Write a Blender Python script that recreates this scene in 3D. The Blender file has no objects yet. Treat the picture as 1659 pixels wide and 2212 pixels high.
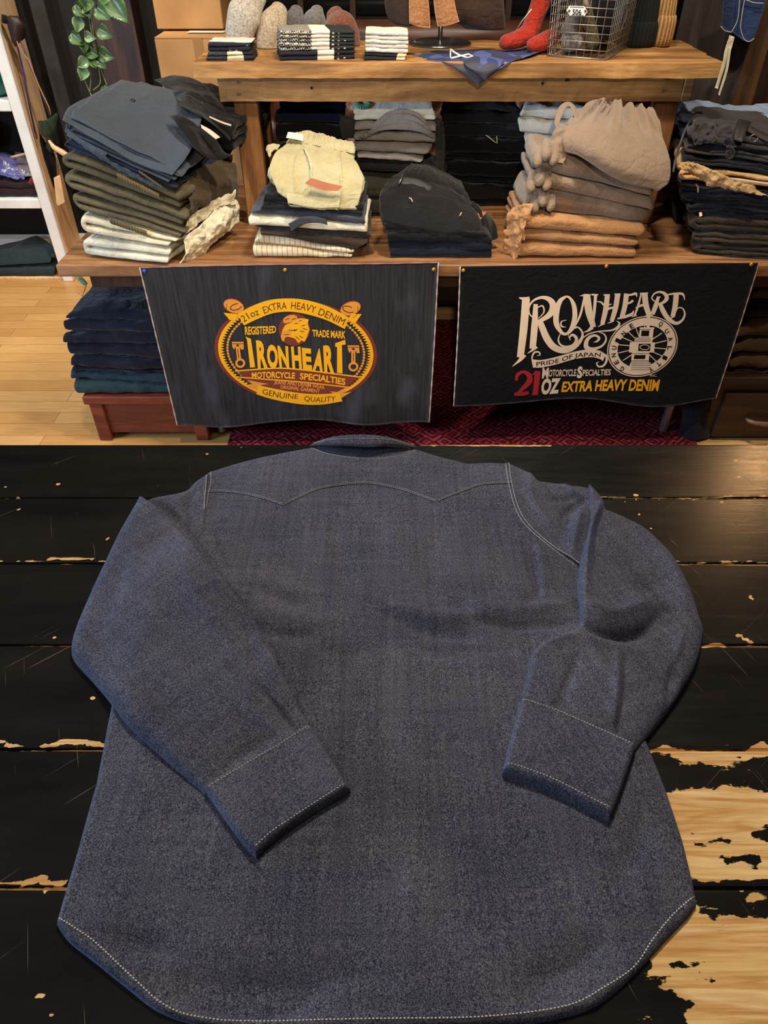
import bpy, bmesh, math, random
import numpy as np
from mathutils import Vector
from mathutils.geometry import tessellate_polygon
random.seed(7)
S = bpy.context.scene
COL = S.collection
# ------------------------------------------------------------------ camera
FPX, PITCH, CAMZ, TZ = 1534.0, math.radians(40.72), 1.585, 0.90
cam_d = bpy.data.cameras.new('camera'); cam = bpy.data.objects.new('camera', cam_d); COL.objects.link(cam)
cam_d.sensor_fit = 'VERTICAL'; cam_d.sensor_height = 24; cam_d.lens = FPX*24/2212; cam_d.clip_start = .02
cam.location = (0, 0, CAMZ); cam.rotation_euler = (math.pi/2-PITCH, 0, 0); S.camera = cam
S.view_settings.view_transform = 'Standard'; S.view_settings.look = 'None'
S.view_settings.gamma = 1; S.view_settings.use_curve_mapping = False
S.view_settings.exposure = 0.0
S.cycles.use_adaptive_sampling = True; S.cycles.adaptive_threshold = .02; S.cycles.use_denoising = True
S.cycles.max_bounces = 4; S.cycles.diffuse_bounces = 3; S.cycles.glossy_bounces = 3; S.cycles.transmission_bounces = 4
S.cycles.caustics_reflective = False; S.cycles.caustics_refractive = False
# ------------------------------------------------------------------ world and lights
W = bpy.data.worlds.new('world'); S.world = W; W.use_nodes = True
W.node_tree.nodes['Background'].inputs[0].default_value = (1, .93, .85, 1)
W.node_tree.nodes['Background'].inputs[1].default_value = 0.20
def area(name, loc, target, size, power, col, sy=None, spread=180):
    d = bpy.data.lights.new(name, 'AREA'); d.energy = power; d.color = col
    d.shape = 'RECTANGLE' if sy else 'DISK'; d.size = size
    if sy: d.size_y = sy
    d.spread = math.radians(spread)
    o = bpy.data.objects.new(name, d); COL.objects.link(o); o.location = loc
    o.rotation_euler = (Vector(target)-Vector(loc)).to_track_quat('-Z', 'Y').to_euler()
    return o
def spot(name, loc, target, power, col, ang=60, r=.04, blend=.6):
    d = bpy.data.lights.new(name, 'SPOT'); d.energy = power; d.color = col; d.spot_size = math.radians(ang)
    d.spot_blend = blend; d.shadow_soft_size = r
    o = bpy.data.objects.new(name, d); COL.objects.link(o); o.location = loc
    o.rotation_euler = (Vector(target)-Vector(loc)).to_track_quat('-Z', 'Y').to_euler()
    return o
WARM = (1, .84, .66)
spot('overhead_spot', (0.9, 1.5, 2.9), (0.5, 2.5, .9), 105, WARM, 75, .05)
spot('overhead_spot', (-0.5, 1.35, 2.9), (-0.5, 2.5, .9), 80, WARM, 75, .05)
spot('overhead_spot', (-2.2, 2.6, 2.9), (-1.8, 3.3, 0), 120, (1, .88, .72), 80, .06)
spot('overhead_spot', (-1.6, 2.2, 2.9), (-1.2, 4.0, .9), 50, (1, .88, .72), 80, .06)
area('ceiling_panel', (0.25, 2.0, 2.92), (0.1, .6, .9), .3, 50, (1, .9, .78))
spot('overhead_spot', (-.1, -1.7, 2.70), (-.05, 2.6, 1.0), 230, (1, .86, .68), 25, .06, .3)  # added spot behind the camera, brightens the tees under the bench
spot('overhead_spot', (-.7, 2.9, 2.92), (-1.75, 3.85, .6), 120, (1, .9, .76), 60, .06)  # added spot that brightens the pine side board and white shelf
area('ceiling_panel', (-.9, -0.6, 2.92), (-.2, .6, .9), .6, 12, (1, .95, .9))
area('window_daylight', (-2.9, .9, 1.22), (0, .7, .92), 1.2, 85, (.5, .7, 1), .5)
spot('overhead_spot', (2.35, 3.6, 2.9), (.7, .9, .9), 45, (1, .55, .24), 40, .07)

# ------------------------------------------------------------------ pixel -> place
cp, sp_ = math.cos(PITCH), math.sin(PITCH)
def ray(px, py):
    u, v = px-829.5, py-1106.0
    return (u, FPX*cp-v*sp_, -FPX*sp_-v*cp)
def P(px, py, Y):
    d = ray(px, py); t = Y/d[1]; return Vector((d[0]*t, Y, CAMZ+d[2]*t))
def U(px, py, z):
    d = ray(px, py); t = (z-CAMZ)/d[2]; return Vector((d[0]*t, d[1]*t, z))
# ------------------------------------------------------------------ noise
def _h(ix, iy, iz, s):
    n = (ix.astype(np.int64)*374761393+iy.astype(np.int64)*668265263+iz.astype(np.int64)*1274126177+s*974634777) & 0xffffffff
    n = ((n ^ (n >> 13))*1274126177) & 0xffffffff
    n = ((n ^ (n >> 16))*2246822519) & 0xffffffff
    return ((n ^ (n >> 15)) & 0xffff)/32767.5-1
def vn(p, seed=0):
    p = np.asarray(p, float); i = np.floor(p); f = p-i; f = f*f*f*(f*(f*6-15)+10)
    r = 0
    for dx in (0, 1):
        for dy in (0, 1):
            for dz in (0, 1):
                w = (f[..., 0] if dx else 1-f[..., 0])*(f[..., 1] if dy else 1-f[..., 1])*(f[..., 2] if dz else 1-f[..., 2])
                r = r+w*_h(i[..., 0]+dx, i[..., 1]+dy, i[..., 2]+dz, seed)
    return r
def fbm(p, fr, oc=3, seed=0):
    p = np.asarray(p, float); r = 0; a = 1
    for k in range(oc): r = r+a*vn(p*fr*2**k, seed+k*17); a *= .5
    return r
def sm(x): x = np.clip(x, 0, 1); return x*x*(3-2*x)
# ------------------------------------------------------------------ objects
ORG = {}
def tag(o, label=None, cat=None, group=None, kind=None):
    if label: o['label'] = label
    if cat: o['category'] = cat
    if group: o['group'] = group
    if kind: o['kind'] = kind
    return o
def thing(name, label, cat, loc, group=None):
    o = bpy.data.objects.new(name, None); COL.objects.link(o); o.location = loc; o.empty_display_size = .05
    ORG[o] = np.array(loc, float); return tag(o, label, cat, group)
def mobj(name, V, F, mats, parent=None, smooth=True, uv=None, mi=None, attr=None):
    V = np.asarray(V, float)
    if parent is None: org = np.array([V[:, 0].mean(), V[:, 1].mean(), V[:, 2].min()])
    else: org = ORG[parent]
    me = bpy.data.meshes.new(name); me.from_pydata((V-org).tolist(), [], [tuple(int(q) for q in f) for f in F])
    if not isinstance(mats, (list, tuple)): mats = [mats]
    for m in mats: me.materials.append(m)
    if smooth: me.polygons.foreach_set('use_smooth', [True]*len(me.polygons))
    if mi is not None: me.polygons.foreach_set('material_index', mi)
    if uv is not None:
        L = me.uv_layers.new(name='UVMap'); li = np.zeros(len(me.loops), np.int32); me.loops.foreach_get('vertex_index', li)
        L.data.foreach_set('uv', np.asarray(uv, np.float32)[li].ravel())
    if attr is not None:
        for k, a in attr.items():
            A = me.attributes.new(k, 'FLOAT', 'POINT'); A.data.foreach_set('value', np.asarray(a, np.float32))
    me.update()
    o = bpy.data.objects.new(name, me); COL.objects.link(o); ORG[o] = org
    if parent is None: o.location = org
    else: o.parent = parent
    return o
class MB:
    def __init__(s): s.V = []; s.F = []; s.M = []
    def add(s, V, F, m=0):
        b = len(s.V); s.V += [tuple(v) for v in V]; s.F += [tuple(b+i for i in f) for f in F]; s.M += [m]*len(F); return s
    def hexa(s, c, m=0):  # 8 corners: bottom 4 ccw, top 4
        return s.add(c, [(3, 2, 1, 0), (4, 5, 6, 7), (0, 1, 5, 4), (1, 2, 6, 5), (2, 3, 7, 6), (3, 0, 4, 7)], m)
    def box(s, x0, x1, y0, y1, z0, z1, m=0, b=.003):
        b = min(b, (x1-x0)*.45, (y1-y0)*.45, (z1-z0)*.45)
        V = []; idx = {}
        for ax in range(3):
            for sx in (0, 1):
                for sy in (0, 1):
                    for sz in (0, 1):
                        c = [(x0, x1)[sx], (y0, y1)[sy], (z0, z1)[sz]]
                        for k, q in enumerate((sx, sy, sz)):
                            if k != ax: c[k] += b if q == 0 else -b
                        idx[(ax, sx, sy, sz)] = len(V); V.append(c)
        F = []
        for ax in range(3):
            o = [k for k in range(3) if k != ax]
            for q in (0, 1):
                f = []
                for (i, j) in ((0, 0), (1, 0), (1, 1), (0, 1)):
                    k = [0, 0, 0]; k[ax] = q; k[o[0]] = i; k[o[1]] = j; f.append(idx[(ax, *k)])
                F.append(f)
        for ax in range(3):       # edge bevels run along ax
            o = [k for k in range(3) if k != ax]
            for i in (0, 1):
                for j in (0, 1):
                    k0 = [0, 0, 0]; k0[o[0]] = i; k0[o[1]] = j; k1 = list(k0); k1[ax] = 1
                    F.append([idx[(o[0], *k0)], idx[(o[0], *k1)], idx[(o[1], *k1)], idx[(o[1], *k0)]])
        for sx in (0, 1):
            for sy in (0, 1):
                for sz in (0, 1): F.append([idx[(0, sx, sy, sz)], idx[(1, sx, sy, sz)], idx[(2, sx, sy, sz)]])
        return s.add(V, F, m)
    def tube(s, pts, r, seg=8, m=0, sy=1.0, cap=True):
        p = np.array([tuple(q) for q in pts], float); n = len(p)
        r = np.full(n, r, float) if np.isscalar(r) else np.asarray(r, float)
        t = np.gradient(p, axis=0); t /= np.linalg.norm(t, axis=1)[:, None]+1e-12
        up = np.array([0, 0, 1.]) if abs(t[0][2]) < .9 else np.array([0, 1., 0])
        a = np.cross(t[0], up); a /= np.linalg.norm(a); V = []; F = []
        for i in range(n):
            a = a-t[i]*a.dot(t[i]); a /= np.linalg.norm(a)+1e-12; b = np.cross(t[i], a)
            for k in range(seg):
                th = 2*math.pi*k/seg; V.append(p[i]+r[i]*(a*math.cos(th)+b*math.sin(th)*sy))
        for i in range(n-1):
            for k in range(seg):
                k2 = (k+1) % seg; F.append((i*seg+k, i*seg+k2, (i+1)*seg+k2, (i+1)*seg+k))
        if cap: F.append(tuple(range(seg))[::-1]); F.append(tuple((n-1)*seg+k for k in range(seg)))
        return s.add(V, F, m)
    def build(s, name, mats, parent=None, smooth=False):
        o = mobj(name, s.V, s.F, mats, parent, smooth, mi=s.M)
        bm = bmesh.new(); bm.from_mesh(o.data); bmesh.ops.recalc_face_normals(bm, faces=bm.faces); bm.to_mesh(o.data); bm.free()
        return o
def cr(P4, n):  # Catmull-Rom along axis 0 through all rows, n samples by index
    P4 = np.asarray(P4, float); m = len(P4)
    if m == 2:
        t = np.linspace(0, 1, n).reshape((-1,)+(1,)*(P4.ndim-1)); return P4[0]*(1-t)+P4[1]*t
    Q = np.concatenate([[2*P4[0]-P4[1]], P4, [2*P4[-1]-P4[-2]]]); T = np.linspace(0, m-1, n); out = []
    for t in T:
        i = min(int(t), m-2); f = t-i; a, b, c, d = Q[i], Q[i+1], Q[i+2], Q[i+3]
        out.append(.5*((2*b)+(c-a)*f+(2*a-5*b+4*c-d)*f*f+(3*b-a-3*c+d)*f**3))
    return np.array(out)
def resample(pts, n, fine=300, ts=None):
    p = np.asarray(pts, float)
    p = cr(p, fine) if len(p) > 2 else cr(p, fine)
    L = np.concatenate([[0], np.cumsum(np.linalg.norm(np.diff(p, axis=0), axis=1))]); L /= L[-1]
    t = np.linspace(0, 1, n) if ts is None else ts
    return np.stack([np.interp(t, L, p[:, k]) for k in range(p.shape[1])], 1)
def gridfaces(nu, nv, off=0, flip=False):
    F = []
    for i in range(nu-1):
        for j in range(nv-1):
            q = (off+i*nv+j, off+(i+1)*nv+j, off+(i+1)*nv+j+1, off+i*nv+j+1); F.append(q[::-1] if flip else q)
    return F
def grid_normals(G):
    du = np.gradient(G, axis=0); dv = np.gradient(G, axis=1); n = np.cross(du, dv)
    return n/(np.linalg.norm(n, axis=2)[..., None]+1e-12)
def sheet(name, G, th, mats, parent=None, toward=(0, -1, .6), **k):
    """solid cloth: grid G faces 'toward', thickness goes behind"""
    G = np.asarray(G, float); nu, nv = G.shape[:2]; N = grid_normals(G)
    if (N.reshape(-1, 3).mean(0)@np.array(toward)) < 0: N = -N; flip = True
    else: flip = False
    ii, jj = np.meshgrid(np.arange(nu), np.arange(nv), indexing='ij')
    e = np.minimum(np.minimum(ii, nu-1-ii), np.minimum(jj, nv-1-jj)); r = np.where(e == 0, .5, np.where(e == 1, .12, 0))
    A = G-N*(th*r)[..., None]; B = G-N*(th*(1-r))[..., None]
    V = np.concatenate([A.reshape(-1, 3), B.reshape(-1, 3)]); o = nu*nv
    F = gridfaces(nu, nv, 0, flip)+gridfaces(nu, nv, o, not flip)
    per = [i*nv for i in range(nu)]+[(nu-1)*nv+j for j in range(1, nv)]+[i*nv+nv-1 for i in range(nu-2, -1, -1)]+[j for j in range(nv-2, 0, -1)]
    for a, b in zip(per, per[1:]+per[:1]): F.append((a, b, b+o, a+o) if flip else (b, a, a+o, b+o))
    uu = np.stack([ii/(nu-1), jj/(nv-1)], 2).reshape(-1, 2)
    return mobj(name, V, F, mats, parent, True, uv=np.concatenate([uu, uu]), **k)
def quilt(rows, nu, nv, amp=0, fr=20, seed=0, ridge=None):
    """rows of (px,py,Y): smooth surface through them"""
    A = np.array([[tuple(P(*q)) for q in r] for r in rows]); A = cr(A, nu); A = np.swapaxes(cr(np.swapaxes(A, 0, 1), nv), 0, 1)
    if amp: A = A+grid_normals(A)*(fbm(A, fr, 3, seed)*amp)[..., None]
    if ridge: A = A+grid_normals(A)*(ridge(*np.meshgrid(np.linspace(0, 1, nu), np.linspace(0, 1, nv), indexing='ij')))[..., None]
    return A
# ------------------------------------------------------------------ materials
def lin(c): return tuple((x/255/12.92 if x/255 <= .04045 else ((x/255+.055)/1.055)**2.4) for x in c)+(1,)
class Nt:
    def __init__(s, name):
        s.m = bpy.data.materials.new(name); s.m.use_nodes = True; s.t = s.m.node_tree; s.b = s.t.nodes['Principled BSDF']
    def n(s, ty, **k):
        q = s.t.nodes.new(ty)
        for a, v in k.items():
            if hasattr(q, a) and a not in q.inputs: setattr(q, a, v)
            else: q.inputs[a].default_value = v
        return q
    def l(s, a, b): s.t.links.new(a, b)
    def co(s, kind='Object', scale=(1, 1, 1), rot=(0, 0, 0), src=None):
        c = s.n('ShaderNodeTexCoord').outputs[kind] if src is None else src
        mp = s.n('ShaderNodeMapping'); mp.inputs['Scale'].default_value = scale; mp.inputs['Rotation'].default_value = rot
        s.l(c, mp.inputs['Vector']); return mp.outputs[0]
    def noise(s, vec, sc, det=3, ro=.5, dist=0):
        q = s.n('ShaderNodeTexNoise'); q.inputs['Scale'].default_value = sc; q.inputs['Detail'].default_value = det
        q.inputs['Roughness'].default_value = ro; q.inputs['Distortion'].default_value = dist; s.l(vec, q.inputs['Vector']); return q.outputs['Fac']
    def ramp(s, f, *st, const=False):
        q = s.n('ShaderNodeValToRGB'); e = q.color_ramp.elements
        while len(e) < len(st): e.new(.5)
        for k, (p, c) in enumerate(st): e[k].position = p; e[k].color = c
        if const: q.color_ramp.interpolation = 'CONSTANT'
        s.l(f, q.inputs[0]); return q.outputs[0]
    def mix(s, f, a, b, ty='MIX'):
        q = s.n('ShaderNodeMix'); q.data_type = 'RGBA'; q.blend_type = ty
        for i, v in ((0, f), (6, a), (7, b)):
            if hasattr(v, 'is_linked'): s.l(v, q.inputs[i])
            else: q.inputs[i].default_value = v
        return q.outputs[2]
    def math(s, op, a, b=0, c=0):
        q = s.n('ShaderNodeMath'); q.operation = op
        for i, v in enumerate((a, b, c)):
            if hasattr(v, 'is_linked'): s.l(v, q.inputs[i])
            else: q.inputs[i].default_value = v
        return q.outputs[0]
    def bump(s, h, st=.3, d=.001):
        q = s.n('ShaderNodeBump'); q.inputs['Strength'].default_value = st; q.inputs['Distance'].default_value = d
        s.l(h, q.inputs['Height']); s.l(q.outputs[0], s.b.inputs['Normal'])
    def col(s, c): s.l(c, s.b.inputs['Base Color'])
def plain(name, c, rough=.6, metal=0, var=.12, sc=30, spec=.5):
    t = Nt(name); C = lin(c); f = t.noise(t.co(), sc, 3)
    t.col(t.ramp(f, (.3, tuple(x*(1-var) for x in C[:3])+(1,)), (.7, tuple(x*(1+var) for x in C[:3])+(1,))))
    t.b.inputs['Roughness'].default_value = rough; t.b.inputs['Metallic'].default_value = metal
    t.b.inputs['Specular IOR Level'].default_value = spec; return t.m
def cloth(name, c, var=.22, weave=700, sheen=.15, rough=.9, bumps=.25, c2=None, rib=None):
    t = Nt(name); C = lin(c); v = t.co()
    f = t.noise(v, 9, 4, .6); D = lin(c2) if c2 else tuple(x*(1-var) for x in C[:3])+(1,)
    a = t.ramp(f, (.32, D), (.68, tuple(min(1, x*(1+var)) for x in C[:3])+(1,)))
    g = t.noise(v, weave, 2); a = t.mix(.45, a, t.ramp(g, (.35, (.35, .35, .35, 1)), (.65, (1.1, 1.1, 1.1, 1))), 'MULTIPLY')
    t.col(a); t.b.inputs['Roughness'].default_value = rough; t.b.inputs['Specular IOR Level'].default_value = .15
    t.b.inputs['Sheen Weight'].default_value = sheen; t.b.inputs['Sheen Roughness'].default_value = .5
    h = t.math('ADD', t.math('MULTIPLY', t.noise(v, weave*.35, 3), .1), t.math('MULTIPLY', t.noise(t.co('Object', (1, 1, 1.6)), 26, 4, .5, .8), 1.0))
    t.bump(h, min(1, bumps*2), .012); return t.m
def wood(name, a, b, c, axis='X', rough=.6, sc=1.0, knots=True):
    t = Nt(name); s = {'X': (1.6, 16, 16), 'Z': (16, 16, 1.6), 'Y': (16, 1.6, 16)}[axis]
    v = t.co('Object', tuple(q*sc for q in s)); n1 = t.noise(v, 1.2, 5, .6, 1.0)
    fine = t.noise(t.co('Object', tuple(q*sc*7 for q in s)), 1.5, 4, .7)
    base = t.ramp(n1, (.3, lin(a)), (.5, lin(b)), (.68, lin(c)))
    base = t.mix(.5, base, t.ramp(fine, (.3, (.45, .4, .35, 1)), (.65, (1.1, 1.1, 1.1, 1))), 'MULTIPLY')
    big = t.noise(t.co('Object', (2, 2, 2)), 2.5, 3)
    base = t.mix(.35, base, t.ramp(big, (.35, (.5, .45, .4, 1)), (.6, (1.1, 1.1, 1.1, 1))), 'MULTIPLY')
    t.col(base); t.b.inputs['Roughness'].default_value = rough; t.bump(fine, .35, .002); return t.m
# ------------------------------------------------------------------ folded cloth
def lvl(l, r, D=.3, dz=0., sk=0.):
    a, b = P(*l), P(*r); d = np.array([b.x-a.x, b.y-a.y]); d /= np.linalg.norm(d); n = np.array([-d[1], d[0]])
    o = np.array([n[0]*D+d[0]*sk, n[1]*D+d[1]*sk, dz]); a = np.array(a); b = np.array(b)
    return np.array([a, b, b+o, a+o])
def bil(c, s, t): s = s[..., None]; t = t[..., None]; return c[0]*(1-s)*(1-t)+c[1]*s*(1-t)+c[2]*s*t+c[3]*(1-s)*t
def fold(name, lo, hi, n, mat, label=None, cat=None, group=None, side='F', seed=0, amp=.003, fr=14, na=34, jit=.01, fill=.9, crown=.1, parent=None, endj=.012):
    lo = np.asarray(lo, float); hi = np.asarray(hi, float); rs = np.random.RandomState(seed+5)
    H = max(np.linalg.norm((hi-lo).mean(0)), .004)
    D = np.linalg.norm(lo[3]-lo[0]) if side == 'F' else np.linalg.norm(lo[1]-lo[0])
    dz = H/n; h = dz*.5*fill; R = dz/2; nr = 13
    A = np.concatenate([[0, .006, .02], np.linspace(.045, .955, na-6), [.98, .994, 1]]); tf = np.ones(na); tf[0] = tf[-1] = .35; tf[1] = tf[-2] = .8
    jf = rs.uniform(0, jit, 2*n+2); rings = []; UVs = []
    for ia, a in enumerate(A):
        pts = []
        for k in range(n):
            fwd = (k % 2 == 0) if n % 2 == 0 else (k % 2 == 1)       # True: back -> front
            z = (k+.5)*dz
            wob = lambda q: jf[q]+.5*jit*math.sin(a*5+q*2.1)+.3*jit*math.sin(a*13+q)
            yf = R+h*.2+abs(wob((k+1)//2 if n % 2 == 0 else (k)//2+1)*1.0)
            yb = D-R-abs(wob(n+k//2))
            if n % 2 == 0: gf = k//2; gb = (k+1)//2
            else: gf = (k+1)//2; gb = k//2
            yf = R+.15*h+abs(wob(gf)); yb = D-R-.15*h-abs(wob(n+gb))
            s = .5-.5*np.cos(np.linspace(0, math.pi, nr)); ys = yf+(yb-yf)*s
            if fwd: ys = ys[::-1]
            for y in ys: pts.append((y, z, 0, 1 if fwd else -1, k))
            if k < n-1:
                yc, sg = (yf, -1) if fwd else (yb, 1)
                for th in np.linspace(0, math.pi, 8)[1:-1]:
                    dy, dz_ = sg*math.sin(th), -math.cos(th)
                    pts.append((yc+dy*R, z+R+dz_*R, -dy if fwd else dy, -dz_ if fwd else dz_, k+.5))
        p = np.array(pts); hh = h*tf[ia]
        up = np.stack([p[:, 0]+p[:, 2]*hh*(1), p[:, 1]+p[:, 3]*hh], 1); dn = np.stack([p[:, 0]-p[:, 2]*hh, p[:, 1]-p[:, 3]*hh], 1)
        ring = np.concatenate([up, dn[::-1]]); m = len(p)
        lay = np.concatenate([p[:, 4], p[::-1, 4]])
        aa = np.full(2*m, a)+(endj*np.sin(lay*2.3+seed+ring[:, 0]*6)*(1 if a > .5 else -1)-endj)*(1 if a > .5 else -1)*(abs(a-.5)*2)**3*.5
        rings.append(np.stack([aa, np.clip(ring[:, 0]/D, 0, 1), ring[:, 1]/H], 1)); L = np.linspace(0, 1, m)
        UVs.append(np.stack([aa, np.concatenate([L, L[::-1]])], 1))
    Rg = np.array(rings); a, v, w = Rg[..., 0], Rg[..., 1], Rg[..., 2]
    s, t = {'F': (a, v), 'L': (v, 1-a), 'R': (1-v, a)}[side]
    w2 = w*(1-crown*((2*abs(s-.5))**4+(2*abs(t-.5))**4)*.8)
    Q = bil(lo, s, t)*(1-w2[..., None])+bil(hi, s, t)*w2[..., None]
    if amp:
        Q = Q+np.stack([fbm(Q, fr, 2, seed+1)*amp*.8, fbm(Q, fr, 2, seed+2)*amp*.8, (fbm(Q*np.array([1, 1, .4]), fr, 3, 3)+.5*fbm(Q, fr*3.2, 3, seed))*amp*(.3+.7*np.clip(w, 0, 1))], -1)
    na_, m2 = Q.shape[:2]; m = m2//2; F = []
    for i in range(na_-1):
        for j in range(m2): j2 = (j+1) % m2; F.append((i*m2+j, (i+1)*m2+j, (i+1)*m2+j2, i*m2+j2))
    for i, fl in ((0, 0), (na_-1, 1)):
        for j in range(m-1):
            q = (i*m2+j, i*m2+j+1, i*m2+m2-2-j, i*m2+m2-1-j); F.append(q[::-1] if fl else q)
    o = mobj(name, Q.reshape(-1, 3), F, mat, parent, True, uv=np.concatenate(UVs))
    bm = bmesh.new(); bm.from_mesh(o.data); bmesh.ops.recalc_face_normals(bm, faces=bm.faces); bm.to_mesh(o.data); bm.free()
    return tag(o, label, cat, group)
# ================================================================== THE SETTING
def struct(name, mb, mats, parent=None): o = mb.build(name, mats, parent); o['kind'] = 'structure'; return o
t = Nt('bamboo_floor'); v = t.co('Object')
br = t.n('ShaderNodeTexBrick'); t.l(v, br.inputs['Vector']); br.inputs['Scale'].default_value = 1
br.inputs['Brick Width'].default_value = .95; br.inputs['Row Height'].default_value = .083; br.inputs['Mortar Size'].default_value = .0012
br.inputs['Color1'].default_value = lin((226, 178, 112)); br.inputs['Color2'].default_value = lin((200, 148, 84)); br.inputs['Mortar'].default_value = lin((150, 102, 52))
gr = t.noise(t.co('Object', (3, 50, 1)), 3, 4, .6); t.col(t.mix(.5, br.outputs[0], t.ramp(gr, (.3, (.62, .55, .45, 1)), (.65, (1.1, 1.1, 1.1, 1))), 'MULTIPLY'))
t.b.inputs['Roughness'].default_value = .42; M_floor = t.m
M_dark = plain('dark_plaster', (24, 22, 20), .9); M_white = plain('white_paint', (226, 226, 222), .6, var=.07, sc=14)
M_wall = plain('charcoal_wall_paint', (40, 38, 37), .85); M_ceil = plain('grey_ceiling_paint', (120, 112, 104), .9)
struct('floor', MB().box(-3.2, 3.4, -2.6, 4.05, -.06, 0), M_floor)
struct('wall_back', MB().box(-3.2, 3.4, 4.05, 4.15, 0, 3.0), M_dark)
struct('wall_left', MB().box(-3.3, -3.2, -2.6, 4.15, 0, 3.0), M_wall)
struct('wall_right', MB().box(3.4, 3.5, -2.6, 4.15, 0, 3.0), M_wall)
struct('wall_front', MB().box(-3.3, 3.5, -2.7, -2.6, 0, 3.0), M_wall)
struct('ceiling', MB().box(-3.3, 3.5, -2.7, 4.15, 3.0, 3.08), M_ceil)
struct('baseboard_back', MB().box(-3.2, 3.4, 4.02, 4.05, 0, .17), M_white)
M_wdark = wood('dark_stained_wood', (26, 14, 8), (50, 28, 15), (78, 46, 26), 'Z', .5)
struct('trim_1', MB().box(-1.335, -1.14, 3.92, 4.05, 0, 3.0), M_wdark)
struct('trim_2', MB().box(-1.62, -1.55, 3.97, 4.05, 0, 3.0), M_wall)

# ================================================================== WORK TABLE
seams = [.9685-.1401*k for k in range(8)]
def T(px, py, dz=0): q = U(px, py, TZ+dz); return np.array([q.x, q.y])
def pdist(XY, pl):   # distance to polyline and its parameter
    pl = np.asarray(pl, float); best = np.full(len(XY), 1e9); tt = np.zeros(len(XY)); sd = np.zeros(len(XY)); n = len(pl)-1
    for i in range(n):
        a, b = pl[i], pl[i+1]; ab = b-a; t_ = np.clip(((XY-a)@ab)/(ab@ab+1e-12), 0, 1); q = XY-a-t_[:, None]*ab
        d = np.hypot(q[:, 0], q[:, 1]); m = d < best; best[m] = d[m]; tt[m] = ((i+t_)/n)[m]; sd[m] = (ab[0]*q[:, 1]-ab[1]*q[:, 0])[m]
    return best, tt, sd
def inside(XY, poly):
    c = np.zeros(len(XY), bool); x, y = XY[:, 0], XY[:, 1]; n = len(poly)
    for i in range(n):
        a, b = poly[i], poly[(i+1) % n]; m = ((a[1] > y) != (b[1] > y))
        with np.errstate(divide='ignore', invalid='ignore'): xx = (b[0]-a[0])*(y-a[1])/(b[1]-a[1]+1e-15)+a[0]
        c ^= m & (x < xx)
    return c
ys = []
for a, b in zip(seams[:-1], seams[1:]): ys += [a, a-.0008, a-.002, a-.004]+list(np.linspace(a-.009, b+.009, 22))+[b+.004, b+.002, b+.0008]
ys.append(seams[-1]); ys = np.array(ys); xs = np.concatenate([np.linspace(-1.25, -.62, 50), np.linspace(-.615, .75, 300), np.linspace(.76, 1.25, 40)])
X_, Y_ = np.meshgrid(xs, ys, indexing='ij'); XY = np.stack([X_.ravel(), Y_.ravel()], 1)
ds = np.min([np.abs(XY[:, 1]-s) for s in seams], 0); hz = -.0035*np.exp(-(ds/.0012)**2)+.0004*vn(np.c_[XY*8, XY[:, 0]*0], 3)
wear = np.full(len(XY), .06)
def wstroke(pts, w, v, soft=.5, wob=0.0):
    global wear
    pl = np.array([T(*p) for p in pts]); q = XY+wob*np.c_[fbm(np.c_[XY, XY[:, :1]*0], 60, 3, 9), fbm(np.c_[XY, XY[:, :1]*0], 60, 3, 19)]
    d, t_, _ = pdist(q, pl); ww = np.interp(t_, np.linspace(0, 1, len(w)), w) if isinstance(w, (list, tuple)) else w
    wear = np.maximum(wear, v*np.clip((ww-d)/(ww*soft)+.0, 0, 1))
def warea(poly, v, soft=.012, wob=.01, sub=False):
    global wear
    pl = np.array([T(*p) for p in poly]); g = fbm(np.c_[XY*np.array([.5, 1.6]), XY[:, :1]*0], 30, 4, 5)
    d, _, _ = pdist(XY, np.concatenate([pl, pl[:1]])); d = np.where(inside(XY, pl), d, -d)+g*wob
    k = sm(d/soft*.5+.5)
    wear = wear*(1-k)+v*k if sub else np.maximum(wear, v*k)
for k, s in enumerate(seams[:-1]):   # thin pale line where the paint has cracked along every joint
    m = np.exp(-((XY[:, 1]-s)/.0011)**2); n1 = fbm(np.c_[XY[:, 0]*4, XY[:, 0]*0+k, XY[:, 0]*0], 1, 3, k)
    wear = np.maximum(wear, m*(.5+.35*n1+(.25 if k in (1, 2) else 0)*(XY[:, 0] > .3)))
wstroke([(-60, 1212), (70, 1211), (160, 1205), (225, 1211)], [.0018, .003, .0055, .003], 1, .9, .002)
wstroke([(470, 1071), (520, 1068), (560, 1070)], .0022, 1, .8, .001)
wstroke([(1290, 1073), (1400, 1076), (1659, 1072), (1900, 1072)], .0016, 1, .9, .0012)
wstroke([(1455, 1213), (1659, 1214), (1900, 1214)], .0014, .95, .9, .001)
wstroke([(1480, 1389), (1530, 1396), (1560, 1392)], .005, .9, .9, .003)
wstroke([(1590, 1371), (1625, 1384)], .005, .9, .9, .003)
wstroke([(-80, 1604), (30, 1608), (55, 1606)], .0042, 1, .8, .002)
wstroke([(95, 1611), (140, 1604), (215, 1606), (300, 1606)], .005, 1, .8, .002)
wstroke([(1380, 1622), (1450, 1626), (1540, 1632), (1659, 1618), (1900, 1600)], [.004, .007, .006, .012], 1, .9, .004)
wstroke([(50, 1903), (90, 1900), (135, 1906)], .006, 1, .8, .003); wstroke([(92, 1906), (98, 1925)], .003, 1, .8, .001)
wstroke([(-200, 1905), (60, 1906)], .0022, .9, .9, .002)
wstroke([(380, 957), (420, 959)], .004, 1, .8, .001); wstroke([(880, 960), (1190, 963)], .0035, 1, .9, .001)
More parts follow.
